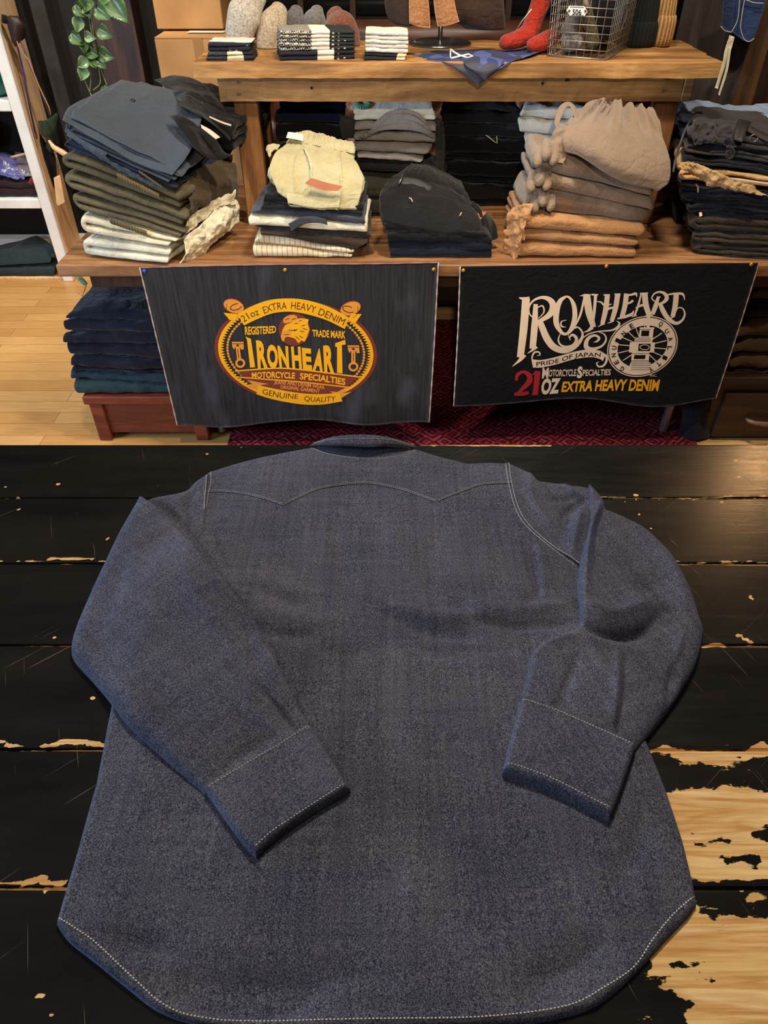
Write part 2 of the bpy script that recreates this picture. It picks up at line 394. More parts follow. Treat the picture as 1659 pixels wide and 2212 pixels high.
for (x, y, r) in ((40, 1100, 2), (1490, 1050, 2.5), (1545, 1053, 3), (1640, 1173, 2.6), (1380, 1110, 2.5), (1530, 1135, 2.5), (125, 1045, 1.2), (170, 1053, 1.2), (230, 1097, 2), (235, 1163, 2.2), (45, 1935, 2), (88, 1655, 2.2), (45, 1860, 2.5), (84, 2150, 3), (1455, 1350, 2), (1500, 1630, 3), (1620, 1290, 1.6)):
    wstroke([(x-r, y), (x+r*1.3, y+r*.6)], .0018, 1, .9, .0012)
for a, b in (((1470, 1075), (1560, 1083)), ((1350, 1085), (1380, 1080)), ((1450, 1215), (1490, 1222)), ((1560, 1218), (1600, 1216))): wstroke([a, b], .003, .75, .9, .003)
warea([(1400, 1618), (1659, 1606), (2000, 1600), (2000, 1650), (1560, 1646), (1400, 1640)], .66, .01, .012)
warea([(1420, 1640), (2000, 1640), (2000, 1705), (1430, 1712)], .34, .01, .012)
warea([(1400, 1712), (1540, 1706), (2000, 1690), (2000, 1905), (1400, 1905)], .84, .006, .004)
for (x, y, w, h) in ((1540, 1822, 45, 8), (1595, 1852, 40, 14), (1650, 1795, 30, 10), (1530, 1855, 30, 6), (1490, 1783, 26, 4)):
    warea([(x-w, y-h), (x+w, y-h*.7), (x+w*.9, y+h), (x-w*.7, y+h)], .30, .006, .012, True)
warea([(1380, 1915), (2000, 1915), (2000, 2600), (1200, 2600), (1250, 2230), (1400, 2080)], .80, .01, .008)
warea([(1480, 1915), (1620, 1915), (1600, 1965), (1545, 1960), (1570, 2010), (1490, 2000)], .30, .012, .016, True)
warea([(1640, 1915), (1800, 1920), (1760, 1975), (1660, 1960)], .3, .012, .014, True)
warea([(1430, 2050), (1530, 2065), (1590, 2140), (1500, 2130), (1440, 2085)], .42, .012, .016, True)
warea([(1250, 2170), (1400, 2110), (1500, 2140), (1520, 2215), (1480, 2300), (1200, 2300)], .30, .014, .014, True)
ds_near = (XY[:, 1]-seams[5]); wear = np.where((np.abs(ds_near) < .0011) & (XY[:, 0] > .2), .1, wear)
nv_ = len(ys); Vt = np.c_[XY, TZ+hz]; Ft = gridfaces(len(xs), nv_)
per = [i*nv_ for i in range(len(xs))]+[(len(xs)-1)*nv_+j for j in range(1, nv_)]+[i*nv_+nv_-1 for i in range(len(xs)-2, -1, -1)]+[j for j in range(nv_-2, 0, -1)]
nb = len(Vt); Vb = [(*XY[i], TZ-.035) for i in per]; Vt = np.concatenate([Vt, Vb]); n_ = len(per)
# faces: ys descends, so flip the top
Ft = [f[::-1] for f in Ft]+[(per[i], per[(i+1) % n_], nb+(i+1) % n_, nb+i) for i in range(n_)]+[tuple(range(nb, nb+n_))]
t = Nt('worn_black_paint_on_pine')
at = t.n('ShaderNodeAttribute'); at.attribute_name = 'wear'
n1 = t.noise(t.co('Object', (18, 60, 30)), 2.2, 7, .62); n2 = t.noise(t.co('Object', (120, 190, 60)), 1, 3, .6)
nn = t.math('ADD', t.math('MULTIPLY', t.math('SUBTRACT', n1, .5), 2.2), t.math('MULTIPLY', t.math('SUBTRACT', n2, .5), .9))
sc1 = t.noise(t.co(None, (7, 420, 1), src=t.co('Object', (1, 1, 1), (0, 0, 1.2))), 1, 2, .5); sc2 = t.noise(t.co(None, (6, 500, 1), src=t.co('Object', (1, 1, 1), (0, 0, -.7))), 1, 2, .5)
scr = t.math('MAXIMUM', t.ramp(sc1, (.72, (0, 0, 0, 1)), (.76, (.5, .5, .5, 1))), t.ramp(sc2, (.73, (0, 0, 0, 1)), (.77, (.45, .45, .45, 1))))
msk = t.math('ADD', t.math('SUBTRACT', at.outputs['Fac'], .5), t.math('MULTIPLY', nn, .42))
mask = t.ramp(msk, (.0, (0, 0, 0, 1)), (.03, (1, 1, 1, 1)))
vs_ = t.n('ShaderNodeTexVoronoi'); vs_.inputs['Scale'].default_value = 26; t.l(t.co('Object', (1, 1.3, 1)), vs_.inputs['Vector']); vc_ = t.n('ShaderNodeSeparateColor'); t.l(vs_.outputs['Color'], vc_.inputs[0])
chip = t.math('MULTIPLY', t.math('LESS_THAN', t.math('ADD', vs_.outputs['Distance'], t.math('MULTIPLY', t.math('SUBTRACT', n2, .5), .12)), t.math('MULTIPLY', vc_.outputs[1], .10)), t.math('GREATER_THAN', vc_.outputs[0], .4))
mask = t.math('MAXIMUM', mask, chip)
g = t.noise(t.co('Object', (1.3, 20, 1), (0, 0, .02)), 2.2, 5, .55, .8)
gf = t.noise(t.co('Object', (8, 130, 1)), 2, 3, .6)
pine = t.ramp(g, (.25, lin((205, 150, 82))), (.42, lin((232, 192, 124))), (.52, lin((206, 152, 84))), (.6, lin((236, 200, 138))), (.75, lin((222, 172, 100))))
pine = t.mix(.45, pine, t.ramp(gf, (.3, (.55, .42, .3, 1)), (.6, (1.08, 1.08, 1.08, 1))), 'MULTIPLY')
kn = t.n('ShaderNodeTexVoronoi'); kn.inputs['Scale'].default_value = 1.0; t.l(t.co('Object', (1.3, 5.5, 1)), kn.inputs['Vector'])
pine = t.mix(t.ramp(kn.outputs['Distance'], (.04, (.8, .8, .8, 1)), (.3, (0, 0, 0, 1))), pine, lin((190, 118, 54)))
blk = t.ramp(t.noise(t.co('Object', (2, 9, 2)), 2.5, 5), (.3, lin((17, 17, 15))), (.7, lin((31, 29, 25))))
paint = t.mix(scr, blk, lin((150, 135, 108)))
t.col(t.mix(mask, paint, pine))
t.l(t.math('ADD', t.math('MULTIPLY', t.noise(t.co('Object', (6, 40, 6)), 2, 4), .16), t.math('ADD', .16, t.math('MULTIPLY', mask, .35))), t.b.inputs['Roughness'])
t.b.inputs['Specular IOR Level'].default_value = .3
t.bump(t.math('ADD', t.math('MULTIPLY', mask, -1), t.math('MULTIPLY', gf, .35)), .5, .0008)
M_table = t.m
M_blk = wood('black_painted_wood', (14, 13, 12), (20, 19, 17), (28, 26, 23), 'X', .45)
tb = thing('work_table', 'large black-painted plank work table with worn edges and bare pine patches, under the denim shirt', 'table', (0, .45, 0))
o = mobj('tabletop', Vt, Ft, M_table, tb, smooth=False, attr={'wear': np.concatenate([wear, np.full(n_, .1)])})
MB().box(-1.15, 1.15, .06, .09, .78, .864).box(-1.15, 1.15, .86, .89, .78, .864).box(-1.17, -1.14, .07, .88, .78, .864).box(1.14, 1.17, .07, .88, .78, .864).build('apron', M_blk, tb)
for x in (-1.12, 1.04):
    for y in (.1, .77): MB().box(x, x+.08, y, y+.08, 0, .864, b=.006).build('leg', M_blk, tb)

# ================================================================== DENIM SHIRT
SEW = .007
def Tm(p): return T(p[0], p[1], SEW)
def curve(pts, ts): return resample(np.array([Tm(p) for p in pts]), len(ts), ts=ts)
BODY_L = [(447, 1020), (442, 1075), (436, 1130), (400, 1180), (320, 1230), (285, 1350), (240, 1512), (205, 1690), (160, 1850), (130, 1950), (118, 1992)]
BODY_R = [(1100, 1000), (1108, 1055), (1132, 1120), (1185, 1172), (1253, 1218), (1300, 1380), (1392, 1582), (1440, 1700), (1478, 1815), (1500, 1905), (1508, 1952)]
BODY_T = [(447, 1020), (500, 1003), (560, 987), (620, 975), (668, 966), (780, 958), (895, 968), (950, 985), (1010, 1000), (1060, 998), (1100, 1000)]
BODY_B = [(118, 1992), (145, 2030), (205, 2078), (270, 2130), (340, 2182), (430, 2212), (560, 2224), (830, 2224), (1060, 2215), (1180, 2204), (1290, 2172), (1370, 2108), (1440, 2030), (1490, 1978), (1508, 1952)]
bpoly = np.array([Tm(p) for p in BODY_T+BODY_R[1:]+BODY_B[::-1][1:]+BODY_L[::-1][1:-1]])
WR = [([(438, 1195), (500, 1278), (556, 1350), (600, 1425)], -3, 4),  # (pixel polyline, height mm, width mm): creases pressed into the cloth; this first groove is added to shade the sleeve edge
 ([(825, 1322), (880, 1350), (950, 1375), (1030, 1380)], -4.0, 7), ([(815, 1300), (880, 1322), (960, 1340), (1060, 1330)], 4.2, 12),
 ([(1025, 1342), (1100, 1356), (1170, 1352), (1242, 1348)], -5, 7), ([(1020, 1310), (1100, 1322), (1180, 1315), (1240, 1300)], 3.5, 12),
 ([(550, 1352), (610, 1374), (690, 1380)], -5, 7), ([(560, 1318), (620, 1338), (720, 1345)], 3, 12),
 ([(520, 1262), (600, 1290), (690, 1330)], -2.6, 9), ([(560, 1250), (640, 1275), (730, 1300)], 2.0, 12),
 ([(1143, 1185), (1150, 1240), (1158, 1280), (1130, 1315)], -3, 5), ([(1165, 1180), (1172, 1240), (1178, 1290)], 2.2, 8),
 ([(1035, 1070), (1045, 1110), (1058, 1160)], -1.3, 4), ([(900, 1272), (1000, 1276), (1100, 1278)], -1.3, 4),
 ([(850, 1400), (1000, 1415), (1130, 1400)], -1.6, 9), ([(640, 1400), (760, 1412), (830, 1395)], -1.5, 8),
 ([(455, 1140), (470, 1190), (490, 1240)], -2, 6), ([(840, 1120), (860, 1180), (900, 1240)], 1.5, 16),
 ([(370, 2110), (450, 2150), (560, 2165), (690, 2140)], -6, 26), ([(240, 2025), (300, 2035), (370, 2060)], -2.6, 12),
 ([(1120, 2130), (1230, 2090), (1300, 2040)], -3, 18), ([(700, 2090), (800, 2110), (860, 2150)], -1.5, 10),
 ([(1340, 1900), (1370, 1820), (1400, 1700)], -2.5, 18), ([(560, 1600), (600, 1680), (700, 1800)], 0, 10),
 ([(1150, 1010), (1165, 1060), (1200, 1090)], -2.5, 8), ([(700, 1020), (780, 1008), (880, 1020)], -1.0, 12), ([(720, 1125), (735, 1200), (760, 1300)], -1.1, 14), ([(960, 1130), (930, 1200), (940, 1290)], -1.1, 12),
 ([(620, 1480), (640, 1700), (650, 1900)], -.6, 20), ([(900, 1500), (880, 1750), (900, 1950)], .8, 30)]
def crease(XY, L):
    z = np.zeros(len(XY))
    for pl, a, w in L:
        if not a: continue
        d, t_, _ = pdist(XY, resample(np.array([Tm(p) for p in pl]), 14)); z += 2.1*a*.001*np.exp(-(d/(w*.001*.72))**1.35)*np.sin(np.pi*np.clip(t_*.9+.05, 0, 1))**.6
    return z
def q3(XY, z=0): return np.c_[XY, np.full(len(XY), z)]
bedge = np.array([Tm(p) for p in BODY_R[4:]+BODY_B[::-1][1:]+BODY_L[::-1][1:]+BODY_T[1:]])
def z_body(XY, edge=.007):
    d, _, _ = pdist(XY, bedge); ins = inside(XY, bpoly); e = np.clip(d/edge, 0, 1)
    ht = .0075*np.sqrt(np.clip(1-(1-e)**2, 0, 1))
    soft = sm(d/.05)
    z = ht+soft*(fbm(q3(XY), 9, 3, 1)*.0011+fbm(q3(XY*np.array([1, .5])), 30, 2, 2)*.0004+.002)+crease(XY, WR)*sm(d/.012)
    return TZ+.0005+np.where(ins, np.maximum(z, .0015*e), 0)
def coons(Tp, Bt, Lf, Rt, nu, nv):
    f = lambda n: (lambda s: .5-.5*np.cos(np.pi*s)*.55-.0+(.0))(np.linspace(0, 1, n))
    def sp(n):
        s = np.linspace(0, 1, n); k = .6*(.5-.5*np.cos(np.pi*s))+.4*s; return k
    u, v = sp(nu), sp(nv)
    A, B = curve(Tp, u), curve(Bt, u); C, D = curve(Lf, v), curve(Rt, v)
    uu, vv = u[:, None, None], v[None, :, None]
    G = (1-vv)*A[:, None]+vv*B[:, None]+(1-uu)*C[None]+uu*D[None]-((1-uu)*(1-vv)*A[0]+uu*(1-vv)*A[-1]+(1-uu)*vv*B[0]+uu*vv*B[-1])
    return G
SURF = []   # surfaces for seam stitches: (XY, Z)
def patch(name, Tp, Bt, Lf, Rt, nu, nv, zf, zbot, mat, parent):
    G = coons(Tp, Bt, Lf, Rt, nu, nv); XY = G.reshape(-1, 2); Z = zf(XY); SURF.append((name, XY, Z))
    V = np.c_[XY, Z]; F = gridfaces(nu, nv)
    per = [i*nv for i in range(nu)]+[(nu-1)*nv+j for j in range(1, nv)]+[i*nv+nv-1 for i in range(nu-2, -1, -1)]+[j for j in range(nv-2, 0, -1)]
    ctr = XY.mean(0); zb_ = zbot(XY[per]); r1 = [(*XY[i], min(Z[i]-.0004, zb_[k])) for k, i in enumerate(per)]
    r1 = [(x+(ctr[0]-x)*.004, y+(ctr[1]-y)*.004, z) for x, y, z in r1]
    n0 = len(V); V = np.concatenate([V, r1]); n = len(per)
    F += [(per[i], n0+i, n0+(i+1) % n, per[(i+1) % n]) for i in range(n)]+[tuple(range(n0, n0+n))]
    uv = np.concatenate([XY, np.array(r1)[:, :2]])
    o = mobj(name.replace('left_', '').replace('right_', ''), V, F, mat, parent, True, uv=uv)
    bm = bmesh.new(); bm.from_mesh(o.data); bmesh.ops.recalc_face_normals(bm, faces=bm.faces); bm.to_mesh(o.data); bm.free(); return o
def denim(name, dark, light, rot=0.0, blue=0.35):
    t = Nt(name); v = t.co('Object', (1, 1, 1), (0, 0, rot))
    def mp(s): return t.co(None, s, (0, 0, .6), src=v)
    tw = t.noise(mp((620, 1500, 800)), 1, 2, .7); tw2 = t.noise(t.co(None, (1500, 420, 700), (0, 0, 0), src=v), 1, 2, .7)
    f = t.math('ADD', t.math('MULTIPLY', tw, .6), t.math('MULTIPLY', tw2, .5))
    slub = t.noise(t.co(None, (170, 6, 20), (0, 0, 0), src=v), 1, 4, .7); slub2 = t.noise(t.co(None, (8, 120, 20), (0, 0, 0), src=v), 1, 3, .6)
    f = t.math('ADD', f, t.math('MULTIPLY', t.math('SUBTRACT', slub, .5), .11)); f = t.math('ADD', f, t.math('MULTIPLY', t.math('SUBTRACT', slub2, .5), .07))
    big = t.noise(t.co(None, (7, 7, 7), (0, 0, 0), src=v), 1, 4, .6); f = t.math('ADD', f, t.math('MULTIPLY', t.math('SUBTRACT', big, .5), .14))
    t.col(t.ramp(f, (.44, lin(dark)), (.56, lin(tuple((a+b)/2 for a, b in zip(dark, light)))), (.70, lin(light))))
    t.b.inputs['Roughness'].default_value = .92; t.b.inputs['Specular IOR Level'].default_value = .12
    t.b.inputs['Sheen Weight'].default_value = .12; t.b.inputs['Sheen Tint'].default_value = (.3, .45, 1, 1); t.b.inputs['Sheen Roughness'].default_value = .4
    t.bump(f, .35, .0006); return t.m
DK_, LT_ = (23, 27, 43), (124, 121, 128)
M_den = denim('indigo_denim', DK_, LT_); M_denL = denim('indigo_denim_left_sleeve', DK_, LT_, .75); M_denR = denim('indigo_denim_right_sleeve', DK_, LT_, -.35)
M_thr = plain('ecru_thread', (222, 212, 190), .7, var=.1, sc=400)
sh = thing('denim_shirt', 'indigo denim western shirt laid face down on the black table, sleeves folded over', 'shirt', (0.0, .55, TZ))
zt0 = lambda XY: np.full(len(XY), TZ+.0005)
patch('body', BODY_T, BODY_B, BODY_L, BODY_R, 150, 170, z_body, zt0, M_den, sh)
YK = [(446, 1064), (480, 1065), (530, 1072), (570, 1082), (600, 1091), (610, 1094.6), (613, 1095), (616, 1093.6), (628, 1087), (655, 1075), (700, 1058), (790, 1048), (860, 1059), (905, 1074), (932, 1084.4), (940, 1088), (943, 1089), (946, 1087.7), (958, 1082), (990, 1070), (1040, 1052), (1106, 1048)]
def z_yoke(XY): d, _, _ = pdist(XY, np.concatenate([bpoly, bpoly[:1]])); return z_body(XY)+.0009
patch('yoke', BODY_T, YK, [(447, 1020), (446, 1042), (446, 1064)], [(1100, 1000), (1103, 1024), (1106, 1048)], 90, 24, z_yoke, lambda q: z_body(q), M_den, sh)
def rounded(XY, poly_open, r, h, p=2.):
    d, _, _ = pdist(XY, poly_open); e = np.clip(d/r, 0, 1); return h*(1-(1-e)**p)**(1/p)
def base_soft(XY, k=.02):   # table height rising smoothly onto the shirt body
    d, _, _ = pdist(XY, np.concatenate([bpoly, bpoly[:1]])); ins = inside(XY, bpoly)
    return TZ+.0005+.0095*sm(.5+np.where(ins, d, -d)/(2*k))
def res(pts, n=120): return resample(np.array([Tm(p) for p in pts]), n)
# shoulder caps
CAPL = dict(Tp=[(297, 1078), (345, 1071), (398, 1060), (420, 1040), (449, 1021)], Bt=[(310, 1150), (350, 1200), (380, 1215), (410, 1215), (440, 1205)], Lf=[(297, 1078), (300, 1110), (310, 1150)], Rt=[(449, 1021), (446, 1060), (443, 1110), (438, 1150), (440, 1205)])
cl = res(CAPL['Tp'])
def z_capl(XY): return base_soft(XY, .015)*0+TZ+.001+rounded(XY, cl, .012, .010)+crease(XY, [([(312, 1076), (360, 1108), (402, 1152), (440, 1200)], -4, 7), ([(420, 1060), (400, 1100), (405, 1150)], -3, 7), ([(370, 1085), (390, 1110), (420, 1180)], 1.5, 8)])  # first crease is an added groove that darkens along the sleeve edge
patch('left_shoulder_cap', CAPL['Tp'], CAPL['Bt'], CAPL['Lf'], CAPL['Rt'], 40, 30, z_capl, zt0, M_denL, sh)
SRT = [(1100, 1000), (1145, 1021), (1165, 1036), (1215, 1046), (1255, 1050), (1272, 1054)]
CAPR = dict(Tp=SRT, Bt=[(1253, 1218), (1262, 1222), (1272, 1224), (1280, 1224), (1290, 1220)], Lf=[(1098, 1000), (1106, 1056), (1129, 1122), (1182, 1175), (1251, 1221)], Rt=[(1272, 1054), (1285, 1100), (1290, 1160), (1290, 1220)])
cr_ = res(SRT)
WCR = [([(1165, 1040), (1190, 1080), (1250, 1075)], -4, 8), ([(1215, 1150), (1222, 1110), (1262, 1082)], -6, 6), ([(1235, 1200), (1243, 1150), (1255, 1105)], 6, 10), ([(1145, 1025), (1150, 1080), (1190, 1140)], 2.5, 10), ([(1215, 1048), (1240, 1070), (1262, 1075)], 3, 7)]
def z_capr(XY): return TZ+.0016+rounded(XY, cr_, .008, .0085)+crease(XY, WCR)
patch('right_shoulder_cap', CAPR['Tp'], CAPR['Bt'], CAPR['Lf'], CAPR['Rt'], 50, 50, z_capr, zt0, M_denR, sh)
# left sleeve
SL_o = [(299, 1076), (262, 1140), (225, 1215), (190, 1290), (163, 1352), (152, 1398), (160, 1426), (198, 1468), (236, 1515), (275, 1568), (330, 1622), (395, 1678), (447, 1722)]
SL_i = [(303, 1075), (352, 1112), (392, 1157), (435, 1210), (490, 1282), (545, 1350), (590, 1425), (628, 1500), (655, 1550), (673, 1580)]
sl_open = np.concatenate([res(SL_o)[::-1], res(SL_i)])
WSL = [([(560, 1500), (600, 1545), (640, 1595)], -3.2, 5), ([(530, 1530), (570, 1570), (610, 1610)], 2, 8), ([(400, 1250), (440, 1320), (500, 1400)], 2.5, 22), ([(300, 1180), (280, 1300), (240, 1400)], 2, 25), ([(240, 1450), (330, 1500), (420, 1560)], -1.8, 14), ([(470, 1700), (520, 1650), (600, 1600)], -1.5, 7), ([(500, 1330), (540, 1400), (560, 1470)], -1.6, 12)]
def z_sl(XY):
    h = np.minimum(rounded(XY, res(SL_o), .022, .017, 2.2), rounded(XY, res(SL_i), .008, .021, 2.2)); c, _, _ = pdist(XY, res([(455, 1735), (680, 1590)])); k = .55+.45*sm(c/.09)
    return base_soft(XY, .03)+h*k+crease(XY, WSL)*sm(h/.008)+fbm(q3(XY), 14, 3, 31)*.0011*sm(h/.01)
patch('left_sleeve', [SL_o[0], (301, 1075), SL_i[0]], [SL_o[-1], (510, 1680), (590, 1632), SL_i[-1]], SL_o, SL_i, 70, 120, z_sl, zt0, M_denL, sh)
CL_o = [(445, 1717), (470, 1752), (500, 1795), (530, 1835), (557, 1862)]; CL_i = [(673, 1578), (700, 1620), (728, 1665), (758, 1716)]
CL_b = [(557, 1862), (592, 1828), (650, 1784), (710, 1746), (758, 1716)]; CL_t = [(445, 1717), (510, 1678), (590, 1630), (673, 1578)]
cl_open = np.concatenate([res(CL_o), res(CL_b), res(CL_i)[::-1]])
def z_cl(XY): return base_soft(XY, .03)+rounded(XY, cl_open, .006, .0135)+fbm(q3(XY), 30, 2, 8)*.0004
patch('left_cuff', CL_t, CL_b, CL_o, CL_i, 50, 40, z_cl, lambda q: base_soft(q), M_denL, sh)
# right sleeve
SR_i = [(1270, 1052), (1268, 1110), (1262, 1165), (1252, 1215), (1246, 1270), (1250, 1335), (1246, 1366), (1215, 1388), (1150, 1420), (1136, 1470), (1122, 1526)]
SR_o = [(1276, 1051), (1300, 1078), (1310, 1103), (1352, 1124), (1402, 1152), (1455, 1208), (1490, 1275), (1512, 1335), (1520, 1367), (1505, 1435), (1470, 1500), (1430, 1555), (1392, 1600), (1370, 1628)]
sr_open = np.concatenate([res(SR_i)[::-1], res(SR_o)])
WSRr = [([(1252, 1370), (1300, 1385), (1380, 1375), (1430, 1330)], -9, 11), ([(1160, 1415), (1230, 1400), (1290, 1410), (1380, 1420)], 3, 14), ([(1262, 1330), (1330, 1340), (1400, 1310)], 5, 16),
 ([(1300, 1090), (1275, 1150), (1262, 1230), (1260, 1300)], 5, 8), ([(1308, 1100), (1290, 1150), (1283, 1220)], -4, 7), ([(1400, 1180), (1450, 1250), (1480, 1340)], 4, 20), ([(1340, 1230), (1400, 1300), (1440, 1380)], -3, 12),
 ([(1325, 1420), (1328, 1480), (1318, 1590)], 3, 7), ([(1345, 1440), (1345, 1520), (1330, 1600)], -4, 8), ([(1240, 1440), (1215, 1500), (1200, 1545)], -3, 6), ([(1455, 1440), (1445, 1480), (1440, 1520)], -5, 7), ([(1470, 1380), (1455, 1440), (1470, 1480)], 3, 7), ([(1310, 1560), (1340, 1600), (1366, 1622)], -2.5, 6)]
def z_sr(XY):
    h = np.minimum(rounded(XY, res(SR_o), .016, .018, 2.2), rounded(XY, res(SR_i), .007, .018, 2.2)); c, _, _ = pdist(XY, res([(1120, 1530), (1370, 1635)])); k = .5+.5*sm(c/.09)
    return base_soft(XY, .03)+h*k+crease(XY, WSRr)*sm(h/.008)+fbm(q3(XY), 14, 3, 77)*.0012*sm(h/.01)
patch('right_sleeve', [SR_i[0], (1273, 1051), SR_o[0]], [SR_i[-1], (1200, 1552), (1290, 1592), SR_o[-1]], SR_i, SR_o, 80, 130, z_sr, zt0, M_denR, sh)
CR_i = [(1120, 1523), (1108, 1575), (1094, 1630), (1083, 1676)]; CR_o = [(1370, 1626), (1352, 1680), (1335, 1730), (1316, 1779)]
CR_b = [(1083, 1676), (1120, 1690), (1190, 1716), (1255, 1750), (1316, 1779)]; CR_t = [(1120, 1523), (1200, 1550), (1290, 1590), (1370, 1626)]
cr_open = np.concatenate([res(CR_i), res(CR_b), res(CR_o)[::-1]])
def z_crf(XY): return base_soft(XY, .03)+rounded(XY, cr_open, .006, .0135)+fbm(q3(XY), 30, 2, 9)*.0004
patch('right_cuff', CR_t, CR_b, CR_i, CR_o, 50, 40, z_crf, lambda q: base_soft(q), M_denR, sh)
# collar: a folded leaf that stands above the neckline
def colrows(z, pts): return [tuple(U(x, y, TZ+.004+(z-.004)*k)) for (x, y), k in zip(pts, (.25, .85, 1, .85, .25))]
rows = [colrows(.008, [(664, 966), (720, 984), (790, 991), (850, 987), (903, 972)]), colrows(.016, [(664, 964), (722, 973), (790, 977), (850, 974), (905, 970)]),
        colrows(.026, [(667, 962), (720, 962), (790, 965), (845, 963), (903, 968)]), colrows(.033, [(672, 959), (718, 950), (785, 948), (845, 951), (900, 965)]),
        colrows(.033, [(676, 957), (716, 944), (783, 939), (843, 945), (897, 963)]), colrows(.012, [(676, 960), (720, 952), (785, 948), (850, 955), (895, 966)])]
A = np.swapaxes(cr(np.swapaxes(cr(np.array(rows), 26), 0, 1), 60), 0, 1)
leaf = A[10:]; sheet('collar', leaf, .0035, M_den, sh, toward=(0, -.6, 1))
sheet('collar_stand', np.swapaxes(cr(np.swapaxes(cr(np.array([colrows(.008, [(664, 967), (720, 985), (790, 992), (850, 988), (903, 974)]), colrows(.013, [(666, 966), (722, 974), (790, 979), (850, 976), (903, 971)]), colrows(.006, [(668, 962), (722, 966), (790, 968), (850, 966), (901, 967)])]), 8), 0, 1), 50), 0, 1)[:, 4:-4], .003, M_den, sh, toward=(0, -.4, 1))
def zl(XY, names):
    out = np.full(len(XY), -1.)
    for nme, SX, SZ in SURF:
        if nme not in names: continue
        for c in range(0, len(XY), 40):
            q = XY[c:c+40]; D = ((SX[None]-q[:, None])**2).sum(2); k = np.argpartition(D, 4, axis=1)[:, :4]
            dk = np.take_along_axis(D, k, 1); w = 1/(dk+1e-8); z = (SZ[k]*w).sum(1)/w.sum(1)
            out[c:c+40] = np.maximum(out[c:c+40], np.where(dk.min(1) < .012**2, z, -1))
    return out
def stitches(pts, names, step=.0031, ln=.0023, wd=.0012, lift=.0004, px=True, zs=None):
    pl = np.array([Tm(p) for p in pts]) if px else np.asarray(pts, float)
    L = resample(pl, 400); tot = np.linalg.norm(np.diff(L, axis=0), axis=1).sum(); n = max(4, int(tot/step)); q = resample(pl, n)
    z = zl(q[:, :2], names) if zs is None else zs
    if pl.shape[1] == 3: z = q[:, 2]
    mb = MB()
    for i in range(n-1):
        a = np.array([q[i, 0], q[i, 1], z[i]+lift]); b = np.array([q[i+1, 0], q[i+1, 1], z[i+1]+lift]); d = b-a; l = np.linalg.norm(d); d /= l
        if l > .02: continue
        b = a+d*ln*l/step; s = np.cross(d, (0, 0, 1)); s /= np.linalg.norm(s)+1e-9; s = s*wd/2; u = np.array([0, 0, wd*.35]); m_ = (a+b)/2
        mb.add([a-u, m_-s, b-u, m_+s, m_+u*1.4, a+u*.3, b+u*.3], [(0, 1, 5), (5, 1, 4), (4, 1, 6), (6, 1, 2), (2, 3, 6), (6, 3, 4), (4, 3, 5), (5, 3, 0)])
    return mb
def off(pts, dx, dy): return [(x+dx, y+dy) for x, y in pts]
for pts, nm, k in (
    (YK, ['yoke', 'body'], {}), (off(YK, 0, -3.2), ['yoke', 'body'], dict(wd=.0008)),
    ([(447, 1020), (446, 1050), (443, 1078), (442, 1104)], ['yoke', 'body', 'left_shoulder_cap'], {}), ([(456, 1020), (455, 1050), (451, 1062), (446, 1095)], ['yoke', 'body'], {}),
    (CAPR['Lf'], ['yoke', 'body', 'right_shoulder_cap'], dict(lift=.0012)), ([(1092, 1001), (1099, 1055), (1123, 1124), (1178, 1178), (1246, 1226)], ['yoke', 'body'], dict(lift=.0008)),
    ([(126, 1982), (160, 2004), (205, 2035), (255, 2082), (300, 2124), (340, 2160), (385, 2185), (440, 2197), (530, 2204), (830, 2201), (1020, 2198), (1150, 2186), (1240, 2168), (1300, 2136), (1368, 2090), (1410, 2030), (1455, 1975), (1505, 1932)], ['body'], dict(wd=.0015)),
    (off(CL_t, 4, 3), ['left_cuff'], {}), ([(551, 1850), (565, 1836), (592, 1812), (650, 1772), (710, 1733), (752, 1706)], ['left_cuff'], {}),
    (off(CR_t, -1, 3), ['right_cuff'], {}), ([(1086, 1664), (1120, 1673), (1190, 1700), (1255, 1733), (1318, 1765)], ['right_cuff'], {})):
    stitches(pts, nm, **k).build('seam_stitching', M_thr, sh)
stitches(A[15, 2:-2]+np.array([0, 0, .0008]), [], px=False, wd=.0008).build('seam_stitching', M_thr, sh)
stitches([(672, 970), (720, 987), (790, 995), (850, 991), (898, 976)], ['yoke'], wd=.0008).build('seam_stitching', M_thr, sh)
# ================================================================== DISPLAY SHELF, BENCH
M_shelf = wood('old_shelf_wood', (92, 58, 34), (150, 104, 62), (190, 140, 90), 'X', .6)
M_bench = wood('rough_bench_wood', (112, 76, 38), (168, 120, 64), (204, 156, 92), 'X', .6)
M_benchz = wood('rough_leg_wood', (104, 66, 32), (150, 100, 54), (182, 130, 76), 'Z', .6)
M_steel = plain('brushed_steel', (150, 148, 145), .35, .9, .05)
M_brass = plain('brass', (225, 165, 60), .35, .7, .05)
SH = .70
ds_ = thing('display_shelf', 'low brown plank display table holding the folded trousers, both banners hanging from its front', 'table', (0, 2.6, 0))
mb = MB()
for k, (a, b) in enumerate(((2.243, 2.46), (2.463, 2.70), (2.703, 2.94), (2.943, 3.16))): mb.box(-1.055+.004*k, 1.5, a, b, SH-.04, SH-.0005*k, b=.004)
mb.build('tabletop', M_shelf, ds_)
MB().box(-.98, 1.45, 2.30, 2.33, SH-.10, SH-.0405).box(-.98, 1.45, 3.05, 3.08, SH-.10, SH-.0405).build('rail', M_wdark, ds_)
for x in (-.635, 1.095):
    for y in (2.32, 3.0): MB().tube([(x, y, SH-.041), (x, y, .012)], .017, 10).build('leg', M_steel, ds_)
MB().tube([(.86, 2.62, SH-.045), (1.06, 2.36, .15)], .009, 6).build('brace', plain('tan_metal', (150, 112, 70), .5), ds_)
